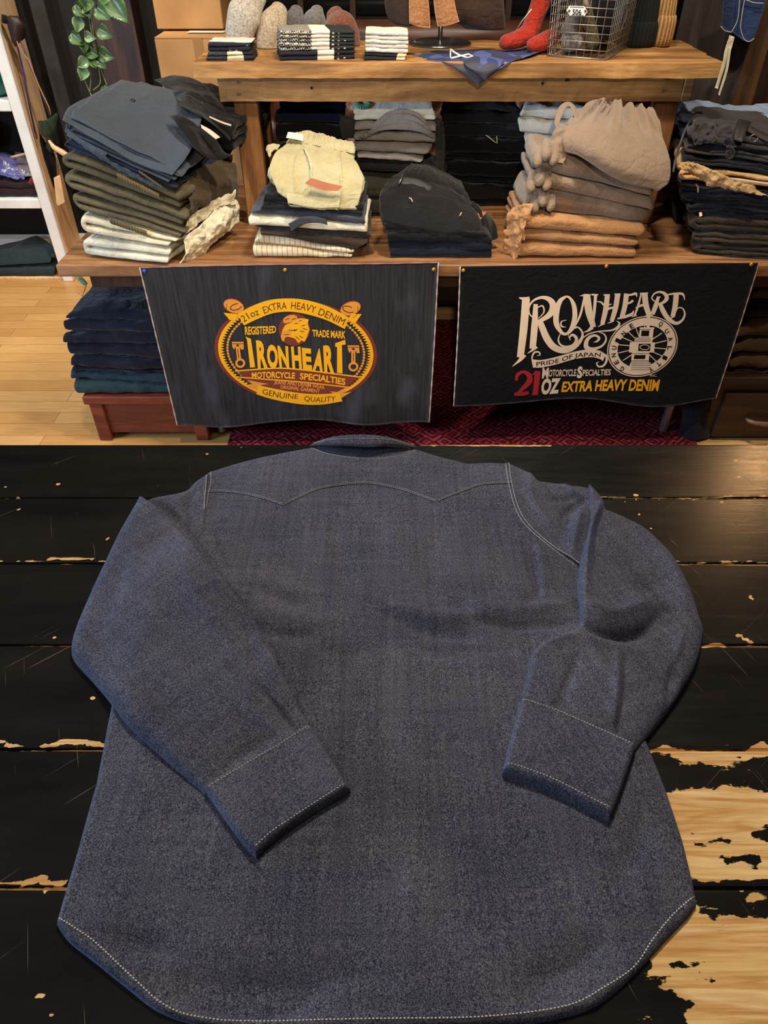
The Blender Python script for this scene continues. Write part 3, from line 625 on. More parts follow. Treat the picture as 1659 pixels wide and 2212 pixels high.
# upper bench
BZ = 1.211; bx0, bx1 = -.586, 1.04
bn = thing('plank_bench', 'weathered wooden bench standing on the display table, small accessories lined along its top', 'bench', (0, 2.75, SH))
mb = MB(); ny = 3; yy = [2.54, 2.70, 2.855, 3.0]
def rough_board(x0, x1, y0, y1, z0, z1, seed, n=60):
    xs_ = np.linspace(x0, x1, n); prof = [(y0, z0), (y0, z0+(z1-z0)*.5), (y0+.002, z1-.003), (y0+.006, z1), (y1-.006, z1), (y1-.001, z1-.004), (y1, z0)]
    V = []; F = []; m = len(prof)
    for i, x in enumerate(xs_):
        for j, (y, z) in enumerate(prof):
            q = np.array([[x, y, z]]); V.append((x+.004*vn(np.array([[y*40, z*60, seed]]), 3)[0]*(i in (0, n-1)), y+.0022*vn(q*np.array([30, 3, 40]), seed)[0], z+.0016*vn(q*np.array([25, 30, 1]), seed+1)[0]))
    for i in range(n-1):
        for j in range(m): F.append((i*m+j, i*m+(j+1) % m, (i+1)*m+(j+1) % m, (i+1)*m+j))
    return V, F+[tuple(range(m)), tuple((n-1)*m+j for j in range(m))[::-1]]
for k in range(3): V_, F_ = rough_board(bx0, bx1+.006*(k-1), yy[k], yy[k+1]-.002, BZ-.042, BZ, k); mb.add(V_, F_)
mb.build('bench_top', M_bench, bn)
for x0_, x1_ in ((-.526, -.494), (.905, .940)): MB().box(x0_, x1_, 2.618, 2.93, 1.10, BZ-.043, b=.003).build('side_apron', M_bench, bn)
V_, F_ = rough_board(-.524, .948, 2.585, 2.615, 1.097, BZ-.043, 9); MB().add(V_, F_).build('front_apron', M_bench, bn)
MB().box(.949, .981, 2.582, 2.93, 1.097, BZ-.043).build('apron_block', M_bench, bn)
for x in (-.490, .885):
    for y in (2.62, 2.86): MB().box(x, x+.078, y, y+.05, SH+.001, BZ-.043, b=.004).build('leg', M_benchz, bn)
for px, py in ((512, 178), (513, 204), (1437, 170), (1433, 196)): q = P(px, py, 2.583); MB().tube([q, q+Vector((0, -.004, 0))], .004, 8).build('screw', M_steel, bn)
for px, py in ((673, 190), (1172, 180), (1224, 173)): q = P(px, py, 2.5835); MB().tube([q+Vector((0, .002, 0)), q+Vector((0, -.0012, 0))], .0045, 8).build('nail_hole', M_dark, bn)

# ================================================================== BANNERS
BY = 2.235
def banner(name, label, rows, mat, yfun, curl=None):
    A = np.array([[tuple(P(*q)) for q in r] for r in rows]); A = np.swapaxes(cr(np.swapaxes(cr(A, 60), 0, 1), 70), 0, 1)
    A[..., 1] += yfun(A[..., 0], A[..., 2]); r = thing(name, label, 'banner', tuple(A.reshape(-1, 3).mean(0)*np.array([1, 1, 0])+np.array([0, 0, A[..., 2].min()])))
    sheet('cloth', A, .0016, mat, r, toward=(0, -1, 0)); return r, A
t = Nt('charcoal_banner_denim'); v = t.co('Object', (60, 1, 3)); f = t.noise(v, 2, 4, .6); g_ = t.noise(t.co('Object', (900, 900, 900)), 1, 2)
c_ = t.ramp(f, (.3, lin((40, 40, 41))), (.7, lin((62, 62, 64)))); blo = t.noise(t.co('Object', (7, 1, 3)), 1.2, 3)
c_ = t.mix(t.ramp(blo, (.56, (0, 0, 0, 1)), (.72, (.5, .5, .5, 1))), c_, lin((84, 88, 100)))
t.col(t.mix(.5, c_, t.ramp(g_, (.35, (.5, .5, .5, 1)), (.65, (1.2, 1.2, 1.2, 1))), 'MULTIPLY')); t.b.inputs['Roughness'].default_value = .95; t.b.inputs['Specular IOR Level'].default_value = .1; M_ban1 = t.m
M_ban2 = cloth('black_banner_cotton', (15, 15, 17), .15, 900, .05)
M_gold = plain('gold_print', (244, 178, 34), .75, var=.04, spec=.1); M_mar = plain('maroon_print', (122, 58, 48), .8, var=.05, spec=.1)
M_or = plain('orange_print', (226, 150, 62), .8, var=.05, spec=.1); M_cream = plain('cream_print', (236, 214, 184), .8, var=.04, spec=.1)
M_bk = plain('black_print', (24, 20, 18), .85, var=.05, spec=.1); M_redp = plain('red_print', (172, 46, 52), .8, var=.05, spec=.1)
M_selv = plain('selvedge_white', (196, 176, 170), .8, var=.15, sc=90); M_dkbr = plain('dark_brown_print', (92, 50, 20), .85, var=.05, spec=.1)
def y1(x, z): k = np.clip((.70-z)/.6, 0, 1); return .010*k*np.sin(x*9+.6)+.004*k*np.sin(x*23)-.02*k
def y2(x, z): k = np.clip((.70-z)/.5, 0, 1); return .008*k*np.sin(x*10+2)-.015*k
b1, A1 = banner('banner', 'charcoal denim banner with the gold oval emblem, hanging left on the table front',
    [[(302, 578, BY), (460, 574, BY), (620, 571, BY), (790, 570, BY), (947, 567, BY)], [(344, 746, BY), (490, 742, BY), (630, 741, BY), (790, 740, BY), (938, 738, BY)],
     [(385, 913, BY), (470, 917, BY), (560, 917, BY), (640, 905, BY), (700, 899, BY), (790, 910, BY), (927, 908, BY)][::1][:1]+[(510, 919, BY), (655, 898, BY), (800, 912, BY), (927, 908, BY)]], M_ban1, y1)
b2, A2 = banner('banner', 'black banner with cream lettering and a wheel emblem, hanging right on the table front',
    [[(994, 576, BY), (1150, 573, BY), (1310, 571, BY), (1480, 569, BY), (1640, 568, BY)], [(988, 722, BY), (1140, 721, BY), (1295, 721, BY), (1450, 719, BY), (1593, 716, BY)],
     [(979, 870, BY), (1120, 866, BY), (1270, 856, BY), (1420, 872, BY), (1545, 858, BY)]], M_ban2, y2)
def edge(A, side, r, mat, parent, name='selvedge_edge', w=.0022):
    L = A[:, 0] if side == 'l' else A[:, -1] if side == 'r' else A[0] if side == 't' else A[-1]
    mb = MB(); q = L+np.array([0, -.0005, 0]); mb.tube(q, w+.0006*np.sin(np.arange(len(q))*1.3), 6); mb.build(name, mat, parent, True)
M_pink = plain('frayed_pink_thread', (150, 110, 104), .9); M_hem = plain('dark_hem', (40, 34, 34), .9)
for s in 'lr': edge(A1, s, 0, M_selv, b1)
edge(A1, 't', 0, M_pink, b1, 'top_hem', .0018); edge(A2, 'l', 0, M_selv, b2); edge(A2, 'r', 0, plain('tan_selvedge', (160, 124, 96), .85), b2); edge(A2, 'b', 0, M_hem, b2, 'bottom_hem', .0018)
for px, py, m_, l_ in ((616, 583, M_brass, 'brass drawing pin at the top middle of the charcoal banner'), (937, 582, M_brass, 'brass drawing pin at the top right corner of the charcoal banner'),
    (1001, 584, M_brass, 'brass drawing pin at the top left corner of the black banner'), (1310, 575, M_brass, 'brass drawing pin at the top middle of the black banner'), (1623, 571, M_brass, 'brass drawing pin at the top right corner of the black banner'),
    (312, 585, plain('blue_plastic', (40, 90, 190), .4), 'blue pin at the top left corner of the charcoal banner')):
    q = P(px, py, BY-.0015); mb = MB(); mb.tube([q+Vector((0, .012, 0)), q], .001, 6); mb.tube([q, q+Vector((0, -.0008, 0)), q+Vector((0, -.003, 0)), q+Vector((0, -.004, 0))], [.0062, .0064, .005, .002], 12)
    tag(mb.build('drawing_pin', m_, None, True), l_, 'pin', 'pins holding the banners')
# ---- prints, drawn in the plane of the cloth
class Print:
    def __init__(s, ox, oy, k, yf): s.o = (ox, oy); s.k = k; s.L = MB(); s.yf = yf; s.lay = 0
    def w(s, x, y, extra=0):
        q = P(s.o[0]+x/s.k, s.o[1]+y/s.k, BY)
        for _ in range(2): q = P(s.o[0]+x/s.k, s.o[1]+y/s.k, BY+float(s.yf(q.x, q.z)))
        d = Vector((0, 0, CAMZ))-q; n = Vector((0, -1, 0)); h = .0006+.00025*(s.lay+extra); return q+n*h
    def poly(s, pts, m):
        pts = [tuple(map(float, p)) for p in pts]
        T_ = tessellate_polygon([[Vector((x, y, 0)) for x, y in pts]]); s._tri(pts, T_, m)
    def _tri(s, pts, tris, m, mx=38.):
        V = list(pts); F = [tuple(t) for t in tris]; out = []
        while F:
            a, b, c = F.pop(); L = [(math.dist(V[a], V[b]), a, b, c), (math.dist(V[b], V[c]), b, c, a), (math.dist(V[c], V[a]), c, a, b)]; l, p, q, r = max(L)
            if l > mx: V.append(((V[p][0]+V[q][0])/2, (V[p][1]+V[q][1])/2)); k = len(V)-1; F += [(p, k, r), (k, q, r)]
            else: out.append((a, b, c))
        s.L.add([s.w(*v) for v in V], out, m)
    def st(s, pts, w, m, n=24, smooth=True):
        p = np.asarray(pts, float); q = cr(p, n) if smooth and len(p) > 2 else resample(p, n) if smooth else p; n = len(q)
        ww = np.interp(np.linspace(0, 1, n), np.linspace(0, 1, len(w)), w) if isinstance(w, (list, tuple)) else np.full(n, float(w))
        t_ = np.gradient(q, axis=0); t_ /= np.linalg.norm(t_, axis=1)[:, None]+1e-9; nn_ = np.stack([-t_[:, 1], t_[:, 0]], 1)*ww[:, None]/2
        V = [s.w(*v) for v in np.concatenate([q+nn_, q-nn_])]; s.L.add(V, [(i, i+1, n+i+1, n+i) for i in range(n-1)], m)
    def ell(s, cx, cy, rx, ry, m, rot=0, inner=None, n=48, a0=0, a1=360):
        pt = lambda a, fx, fy: (cx+fx*math.cos(a)*math.cos(rot)-fy*math.sin(a)*math.sin(rot), cy+fx*math.cos(a)*math.sin(rot)+fy*math.sin(a)*math.cos(rot))
        A_ = np.radians(np.linspace(a0, a1, n))
        if inner is None: s.poly([pt(a, rx, ry) for a in A_[:-1]], m)
        else: V = [s.w(*pt(a, rx, ry)) for a in A_]+[s.w(*pt(a, *inner)) for a in A_]; s.L.add(V, [(i, i+1, n+i+1, n+i) for i in range(n-1)], m)
    def text(s, st_, fn, m, bold=.02, sq=None):
        """fn maps (x in 0..1 along the word, y 0..1 up the cap height) to drawing coordinates"""
        V, F, w_ = glyphs(st_, bold); W_ = w_
        s.L.add([s.w(*fn(x/W_, y)) for x, y in V], F, m)
GL = {}
def glyphs(txt, bold):
    if (txt, bold) in GL: return GL[(txt, bold)]
    c = bpy.data.curves.new('t', 'FONT'); c.body = txt; c.size = 1; c.offset = bold; c.resolution_u = 3; c.fill_mode = 'FRONT'
    o = bpy.data.objects.new('t', c); COL.objects.link(o); dg = bpy.context.evaluated_depsgraph_get(); me = bpy.data.meshes.new_from_object(o.evaluated_get(dg))
    bm = bmesh.new(); bm.from_mesh(me); bmesh.ops.triangulate(bm, faces=bm.faces)
    V = np.array([v.co[:2] for v in bm.verts]); F = [tuple(v.index for v in f.verts) for f in bm.faces]; bm.free()
    bpy.data.objects.remove(o); bpy.data.curves.remove(c); bpy.data.meshes.remove(me)
    V[:, 0] -= V[:, 0].min(); V[:, 1] /= .73; GL[(txt, bold)] = (V, F, V[:, 0].max()); return GL[(txt, bold)]
def onpath(pts, h, up=None):
    q = resample(np.asarray(pts, float), 200)
    def f(x, y):
        i = min(max(x, 0), .9999)*199; a = int(i); fr = i-a; p = q[a]*(1-fr)+q[a+1]*fr; t_ = q[min(a+4, 199)]-q[max(a-4, 0)]; t_ /= np.linalg.norm(t_)
        n_ = np.array([t_[1], -t_[0]]) if up is None else np.array(up); hh = h if np.isscalar(h) else np.interp(x, np.linspace(0, 1, len(h)), h); return tuple(p+n_*hh*y)
    return f
def between(bot, top):
    b, t_ = resample(np.asarray(bot, float), 100), resample(np.asarray(top, float), 100)
    def f(x, y): i = min(max(x, 0), .9999)*99; a = int(i); fr = i-a; p = b[a]*(1-fr)+b[a+1]*fr; r = t_[a]*(1-fr)+t_[a+1]*fr; return tuple(p*(1-y)+r*y)
    return f
G_, R_, O_, C_, K_, D_, E_ = range(7)
PM = [M_gold, M_mar, M_or, M_cream, M_bk, M_dkbr, M_redp]
# emblem of the left banner
p = Print(430, 600, 3.858, y1)
def EL(a, f=1., g=0): a = math.radians(a); return (806+678*f*math.cos(a)+0*g, 612+432*f*math.sin(a)+ (35*f*math.cos(a)))
def band(f0, f1, m, a0=0, a1=360, n=90):
    A_ = np.linspace(a0, a1, n); p.L.add([p.w(*EL(a, f0)) for a in A_]+[p.w(*EL(a, f1)) for a in A_], [(i, i+1, n+i+1, n+i) for i in range(n-1)], m)
band(.93, 1.0, R_); p.lay = 1; band(.885, .955, G_); p.lay = 2
for k in range(110):
    a = k*360/110; A_, B_, Cc = EL(a-1.1, .885), EL(a+1.1, .885), EL(a, .922); p.poly([A_, B_, Cc], K_)
p.lay = 1
for k in range(96):
    a = k*360/96; q = EL(a, .84); q2 = EL(a+3.75/2, .84); p.ell(*q, 11, 11, O_, n=9); p.st([q, q2], 9, O_, 2)
p.lay = 2
# lower maroon field
p.poly([(320, 770), (470, 765), (620, 760), (760, 762), (900, 772), (1100, 800), (1340, 828), (1290, 880), (1200, 940), (1000, 985), (760, 985), (560, 940), (400, 870)], R_)
p.lay = 3; p.st([(300, 776), (480, 762), (680, 752), (900, 770), (1340, 826)], 11, G_); p.st([(330, 826), (470, 838), (640, 850), (900, 872), (1250, 912)], 9, G_)
p.text('MOTORCYCLE', between([(440, 832), (620, 832), (800, 838)], [(440, 786), (620, 780), (800, 788)]), G_, .03)
p.text('SPECIALTIES', between([(840, 842), (1030, 862), (1218, 892)], [(842, 790), (1030, 808), (1222, 838)]), G_, .03)
p.text('JEANS AND DENIM WEAR', between([(624, 882), (840, 900), (1046, 928)], [(630, 852), (840, 866), (1048, 896)]), O_, .02)
p.text('ORIGINAL GARMENT', between([(676, 922), (840, 938), (1004, 960)], [(680, 894), (840, 906), (1008, 930)]), O_, .02)
# bottom ribbon
p.lay = 3; p.poly([(400, 850), (440, 880), (400, 905), (500, 930), (520, 890), (580, 885)], O_); p.poly([(1090, 945), (1150, 950), (1240, 905), (1200, 960), (1270, 950), (1190, 1000)], O_)
p.lay = 4; top = [(495, 893), (640, 925), (830, 958), (1000, 968), (1170, 958)]; bot = [(478, 968), (620, 1012), (830, 1050), (1010, 1056), (1195, 1028)]
def rib(top, bot, m, n=40): a, b = resample(top, n), resample(bot, n); p.L.add([p.w(*v) for v in np.concatenate([a, b])], [(i, i+1, n+i+1, n+i) for i in range(n-1)], m)
rib(top, bot, G_); p.lay = 5
p.text('GENUINE', between([(526, 966), (680, 1000), (824, 1008)], [(534, 920), (680, 950), (828, 968)]), D_, .0); p.text('QUALITY', between([(876, 1022), (1000, 1034), (1136, 1024)], [(880, 980), (1000, 990), (1140, 980)]), D_, .0)
# top ribbon with scrolled ends
p.lay = 3
for cx, cy, s_ in ((290, 235, 1), (1262, 255, -1)):
    p.ell(cx, cy, 92, 62, R_, .35*s_); p.lay += 1; p.ell(cx, cy, 86, 54, O_, .35*s_); p.lay += 1
    p.ell(cx+18*s_, cy+6, 52, 28, D_, -.3*s_, inner=(44, 21), n=30, a0=20, a1=300); p.st([(cx-60*s_, cy-20), (cx-60*s_, cy+40), (cx-20*s_, cy+80)], 4, D_); p.lay -= 2
p.lay = 5; p.poly([(205, 290), (330, 300), (300, 355), (255, 350)], G_); p.poly([(1270, 300), (1355, 300), (1300, 380), (1240, 345)], G_)
p.lay = 6; rib([(320, 300), (440, 235), (580, 185), (740, 170), (900, 185), (1080, 240), (1250, 330)], [(375, 395), (480, 345), (610, 295), (750, 280), (890, 300), (1060, 350), (1215, 425)], G_)
p.lay = 7
p.text('21oz', onpath([(375, 370), (440, 330), (505, 305)], 62), D_, .0); p.text('EXTRA', onpath([(545, 298), (640, 266), (732, 258)], 62), D_, .0)
p.text('HEAVY', onpath([(765, 256), (870, 268), (965, 292)], 62), D_, .0); p.text('DENIM', onpath([(990, 304), (1100, 348), (1200, 395)], 62), D_, .0)
p.lay = 2
p.text('REGISTERED', between([(384, 472), (510, 468), (642, 455)], [(380, 404), (510, 402), (642, 398)]), G_, .03); p.text('TRADE MARK', between([(946, 486), (1080, 495), (1220, 505)], [(942, 430), (1080, 436), (1222, 442)]), G_, .03)
for ch, (bl, br_, tl, tr) in dict(I=((425, 748), (462, 746), (398, 510), (440, 512)), ).items(): pass
def letter(ch, bl, br_, tl, tr, m, bold=.05):
    p.text(ch, lambda x, y: tuple((np.array(bl)*(1-x)+np.array(br_)*x)*(1-y)+(np.array(tl)*(1-x)+np.array(tr)*x)*y), m, bold)
p.poly([(386, 488), (432, 508), (468, 744), (426, 748), (400, 515)], G_)
for ch, a, b, c, d in (('R', (490, 742), (572, 735), (474, 520), (560, 528)), ('O', (572, 738), (662, 742), (560, 556), (652, 560)), ('N', (670, 740), (752, 745), (652, 565), (742, 570)),
    ('H', (778, 748), (858, 752), (766, 572), (846, 574)), ('E', (866, 752), (942, 760), (856, 582), (934, 590)), ('A', (946, 766), (1032, 780), (982, 592), (1022, 588)), ('R', (1044, 782), (1130, 790), (1034, 566), (1120, 555))):
    letter(ch, a, b, c, d, G_)
p.poly([(1134, 545), (1218, 515), (1222, 555), (1190, 560), (1196, 796), (1150, 792), (1150, 572), (1136, 578)], G_)
# eagle head in a maroon disc
p.lay = 3; p.ell(795, 430, 132, 136, R_, .1); p.lay = 4; p.ell(760, 345, 62, 34, O_, -.3, n=24)
p.poly([(700, 425), (716, 395), (750, 372), (790, 350), (845, 335), (880, 338), (915, 345), (905, 380), (920, 430), (900, 490), (880, 530), (850, 520), (830, 545), (800, 505), (770, 495), (735, 488), (715, 500), (708, 532), (690, 520), (682, 490), (690, 455)], G_)
p.lay = 5; p.poly([(690, 455), (712, 436), (760, 440), (775, 470), (735, 482), (712, 500), (706, 530), (690, 515), (683, 488)], O_)
p.lay = 6
for a, b in (((740, 432), (800, 440)), ((800, 440), (822, 425)), ((715, 350), (760, 332)), ((770, 350), (810, 332)), ((830, 360), (860, 350)), ((850, 400), (890, 390)), ((840, 440), (880, 450)), ((830, 480), (870, 500)), ((790, 380), (830, 375)), ((700, 470), (760, 472)), ((800, 480), (840, 520)), ((860, 420), (905, 430)), ((720, 380), (770, 370))): p.st([a, b], [2, 8, 2], R_, 6)
p.ell(796, 434, 8, 6, K_, n=10)
# pistons
p.lay = 3
for (x, y, s_) in ((322, 560, 1), (1286, 590, 1)):
    k = .14 if x < 500 else 0
    p.poly([(x-48, y-28), (x+48, y-28), (x+52, y+35), (x+28, y+38), (x+22, y+20), (x-22, y+20), (x-30, y+38), (x-44, y+12)], O_); p.st([(x, y+15), (x+14*(k > 0), y+130)], 34, O_, 4); p.ell(x+22*(k > 0), y+150, 42, 40, O_, inner=(24, 22), n=24)
    p.lay = 4; p.ell(x, y+2, 12, 10, D_, n=12); p.st([(x-44, y-12), (x+46, y-12)], 5, D_, 3); p.st([(x, y+35), (x+10*(k > 0), y+105)], 6, D_, 3); p.lay = 3
p.L.build('gold_emblem', PM, b1)['label'] = 'gold and maroon printed oval emblem'
# lettering of the right banner
p = Print(1050, 620, 3.687, y2); p.lay = 1; c = C_
p.st([(262, 84), (300, 92), (345, 80)], [8, 26, 8], c); p.st([(318, 88), (300, 320), (272, 560)], [62, 62, 54], c); p.st([(300, 535), (270, 580), (208, 632)], [50, 26, 3], c)
p.st([(395, 135), (385, 320), (370, 490)], [34, 54, 50], c); p.st([(398, 470), (370, 500), (330, 528)], [40, 18, 3], c)
p.st([(415, 250), (460, 200), (450, 150), (410, 165), (400, 200)], [4, 10, 12, 8, 3], c)
p.st([(405, 262), (350, 220), (342, 160), (380, 105), (450, 82), (512, 105), (535, 160), (505, 220), (440, 262), (405, 270)], [10, 10, 12, 16, 24, 44, 58, 46, 30, 12], c, 40)
p.st([(425, 262), (450, 330), (485, 410), (540, 478), (620, 505), (700, 478), (755, 420), (768, 370), (740, 325), (700, 320), (660, 350), (655, 400)], [44, 52, 56, 54, 46, 38, 26, 16, 12, 9, 6, 3], c, 50)
p.st([(640, 72), (590, 110), (562, 190), (560, 290), (600, 360), (640, 372), (680, 330), (706, 240), (700, 150), (672, 92), (640, 72)], [14, 36, 46, 44, 26, 20, 34, 40, 36, 20, 14], c, 50)
p.st([(640, 262), (600, 275), (600, 310), (635, 320)], [3, 10, 14, 3], c); p.st([(600, 350), (575, 420), (600, 465), (650, 475), (700, 455), (720, 410), (690, 380), (665, 400), (672, 425)], [4, 12, 16, 18, 20, 26, 20, 12, 3], c, 40)
p.st([(748, 70), (790, 62), (840, 60)], [4, 16, 4], c); p.st([(785, 66), (750, 220), (690, 345)], [14, 18, 8], c, 16); p.st([(800, 64), (820, 200), (855, 320)], [58, 58, 40], c, 12)
p.st([(845, 318), (815, 345), (775, 362)], [34, 18, 3], c, 10); p.st([(842, 60), (893, 60)], [14, 8], c, 6); p.st([(872, 62), (862, 190), (850, 310)], [26, 22, 14], c, 12)
p.st([(880, 115), (915, 120), (945, 145), (1000, 135)], [4, 14, 16, 6], c)
p.st([(935, 62), (985, 62)], [10, 12], c, 5); p.st([(966, 62), (952, 180), (925, 295)], [40, 42, 34], c, 12); p.st([(940, 285), (918, 300), (890, 316)], [24, 12, 3], c, 8)
p.st([(1022, 56), (1070, 56)], [10, 12], c, 5); p.st([(1048, 58), (1030, 170), (1000, 270)], [42, 40, 34], c, 12); p.st([(1010, 265), (990, 280), (965, 288)], [22, 10, 3], c, 8); p.st([(955, 180), (1000, 165), (1030, 170)], 18, c, 8)
p.st([(1118, 52), (1105, 150), (1080, 245)], [40, 40, 36], c, 12); p.st([(1100, 60), (1150, 62), (1192, 52), (1200, 80)], [12, 16, 22, 3], c, 14); p.st([(1100, 140), (1150, 122), (1170, 105)], [14, 16, 20], c, 8); p.st([(1045, 252), (1100, 238), (1160, 215), (1175, 185)], [10, 22, 24, 4], c, 14)
p.st([(1235, 52), (1210, 150), (1180, 232)], [10, 18, 14], c, 10); p.st([(1160, 234), (1200, 226)], 9, c, 4); p.st([(1262, 46), (1272, 140), (1300, 228)], [46, 46, 40], c, 12); p.st([(1225, 52), (1290, 46)], [14, 8], c, 5); p.st([(1190, 165), (1240, 145), (1280, 140)], [8, 20, 18], c, 8); p.st([(1262, 232), (1330, 222)], 8, c, 4)
p.st([(1372, 75), (1350, 150), (1325, 215)], [20, 38, 32], c, 12); p.st([(1350, 118), (1320, 90), (1340, 52), (1385, 38), (1425, 55), (1438, 90), (1410, 122), (1365, 135)], [8, 10, 12, 16, 26, 34, 22, 8], c, 30); p.st([(1360, 100), (1385, 75), (1375, 95)], [3, 10, 3], c, 8)
p.st([(1385, 130), (1410, 190), (1450, 250), (1510, 288), (1560, 265), (1582, 215), (1565, 170), (1530, 165), (1515, 190)], [30, 40, 38, 26, 18, 14, 10, 8, 3], c, 40)
p.st([(1442, 62), (1500, 52), (1565, 56), (1582, 105)], [10, 16, 20, 3], c, 16); p.st([(1515, 54), (1505, 150), (1485, 235)], [42, 42, 34], c, 12); p.st([(1500, 225), (1480, 242), (1455, 250)], [22, 10, 3], c, 8)
# swash
p.st([(1040, 268), (1062, 290), (1040, 325), (990, 345), (900, 352), (820, 372), (770, 405)], [3, 16, 20, 12, 9, 10, 8], c, 30)
p.st([(855, 440), (885, 430), (900, 405), (870, 385), (830, 395), (800, 430), (800, 480), (850, 492), (920, 470), (955, 420), (940, 375), (890, 355)], [3, 16, 20, 18, 22, 32, 40, 22, 16, 14, 10, 4], c, 44)
p.st([(690, 330), (720, 325)], 8, c, 4)
# ribbon
def ribp(top, bot, m, n=40): a, b = resample(top, n), resample(bot, n); p.L.add([p.w(*v) for v in np.concatenate([a, b])], [(i, i+1, n+i+1, n+i) for i in range(n-1)], m)
ribp([(368, 575), (440, 580), (560, 555), (700, 515), (820, 495), (900, 505), (952, 535)], [(372, 640), (440, 640), (560, 615), (700, 575), (830, 558), (900, 570), (930, 590)], c)
p.st([(372, 620), (366, 560), (385, 520), (420, 518), (430, 540), (405, 545)], [6, 12, 14, 12, 8, 3], c, 20); p.st([(952, 535), (960, 580), (935, 625), (895, 632), (880, 605), (900, 595)], [16, 18, 16, 14, 10, 3], c, 20)
p.lay = 2; p.text('PRIDE OF JAPAN', between([(400, 630), (560, 604), (720, 560), (910, 552)], [(400, 595), (560, 570), (720, 524), (915, 520)]), K_, .01)
p.lay = 1; p.text('M', between([(444, 725), (494, 722)], [(450, 640), (500, 640)]), c, .04); p.text('OTORCYCLE', between([(496, 712), (716, 706)], [(502, 656), (720, 652)]), c, .02)
p.text('S', between([(722, 720), (764, 718)], [(730, 632), (770, 632)]), c, .05); p.text('PECIALTIES', between([(768, 706), (990, 700)], [(772, 656), (996, 652)]), c, .02)
p.text('OZ', between([(434, 850), (578, 838)], [(448, 730), (596, 725)]), c, .05); p.text('EXTRA HEAVY DENIM', between([(598, 832), (980, 822), (1370, 824)], [(612, 752), (990, 735), (1386, 734)]), G_, .035)
p.st([(240, 745), (250, 700), (295, 675), (340, 700), (345, 750), (300, 800), (232, 862)], [20, 28, 22, 42, 46, 34, 12], E_, 30); p.st([(225, 852), (290, 850), (340, 840)], [26, 30, 24], E_, 8)
p.st([(410, 668), (402, 760), (390, 858)], [46, 46, 44], E_, 8); p.st([(365, 700), (395, 678)], [4, 18], E_, 5); p.st([(365, 856), (416, 852)], 12, E_, 4)
# wheel
wr = -.42; p.lay = 1; p.ell(1245, 472, 290, 232, c, wr, inner=(282, 225), n=72); p.ell(1245, 472, 274, 218, c, wr, inner=(206, 158), n=72)
for k in range(16): a = k*math.pi/8+.1; p.st([(1245+60*math.cos(a), 475+60*math.sin(a)), (1245+200*math.cos(a), 475+172*math.sin(a))], 7, c, 3)
p.lay = 2
for w_, x0, x1, y0, y1_ in ((0, 1225, 1335, 320, 400), (0, 1185, 1330, 400, 440), (0, 1145, 1345, 440, 520), (0, 1160, 1300, 520, 640)): p.poly([(x0, y0), (x1, y0), (x1-8, y1_), (x0-8, y1_)], c)
p.poly([(1280, 225), (1308, 225), (1302, 330), (1276, 330)], c); p.poly([(1150, 600), (1310, 600), (1320, 665), (1130, 665)], c)
p.lay = 3
for x0, x1, y0, y1_ in ((1238, 1300, 345, 390), (1215, 1310, 450, 508), (1180, 1270, 540, 572)): p.poly([(x0, y0), (x1, y0), (x1-5, y1_), (x0-5, y1_)], K_)
for y in (335, 405, 420, 432, 528, 585, 596, 610, 624, 640, 655): p.st([(1180-(y > 500)*25, y), (1310, y)], 3.5, K_, 3)
p.lay = 4; p.ell(1262, 478, 40, 22, c, 0, inner=(34, 17), n=20)
for ch, (x, y), a in [(q, xy, a) for q, xy, a in zip('GENUINE', ((1082, 652), (1036, 598), (1014, 542), (1018, 482), (1046, 424), (1094, 368), (1158, 308)), (2.5, 2.1, 1.75, 1.5, 1.15, .9, .5))]+[(q, xy, a) for q, xy, a in zip('QUALITY', ((1392, 292), (1440, 350), (1468, 412), (1462, 484), (1424, 562), (1372, 612), (1312, 655)), (-.7, -.95, -1.3, -1.6, -1.95, -2.3, -2.6))]:
    ca, sa = math.cos(a), math.sin(a)
    if True: p.text(ch, (lambda x_, y_, X=x, Y=y, ca=ca, sa=sa: (X+(x_-.5)*30*ca-(y_-.5)*38*sa*1, Y-(x_-.5)*30*sa-(y_-.5)*38*ca)), K_, .02)
p.text('INC.', between([(1304, 712), (1362, 712)], [(1304, 694), (1362, 694)]), c, .0)
p.L.build('cream_lettering', PM, b2)['label'] = 'cream, red and gold printed lettering with a wheel emblem'

# ================================================================== RUG, CRATE, CABINET
t = Nt('persian_rug'); v = t.co('Object', (1, 1, 1)); vo = t.n('ShaderNodeTexVoronoi'); vo.inputs['Scale'].default_value = 13; vo.distance = 'MANHATTAN'; vo.inputs['Randomness'].default_value = .6; t.l(v, vo.inputs['Vector'])
w1 = t.math('SINE', t.math('MULTIPLY', vo.outputs['Distance'], 19.)); nz = t.noise(v, 60, 4, .7)
c_ = t.ramp(t.math('ADD', t.math('MULTIPLY', w1, .3), t.math('ADD', .1, t.math('MULTIPLY', nz, .8))), (.2, lin((24, 12, 20))), (.36, lin((104, 20, 30))), (.52, lin((126, 30, 38))), (.62, lin((44, 18, 30))), (.72, lin((120, 26, 34))), (.85, lin((118, 84, 82))))
t.col(c_); t.b.inputs['Roughness'].default_value = 1; t.b.inputs['Specular IOR Level'].default_value = .05; t.bump(nz, .5, .004)
rx, ry = np.meshgrid(np.linspace(-.60, 1.20, 80), np.linspace(1.75, 3.3, 60), indexing='ij'); G = np.stack([rx, ry, .012+.002*vn(np.stack([rx*6, ry*6, rx*0], -1), 2)], -1)
tag(sheet('rug', G, .009, t.m, toward=(0, 0, 1)), 'dark red patterned wool rug on the floor under the display table', 'rug')
M_crate = wood('red_brown_painted_wood', (74, 26, 16), (112, 44, 28), (140, 66, 44), 'X', .5)
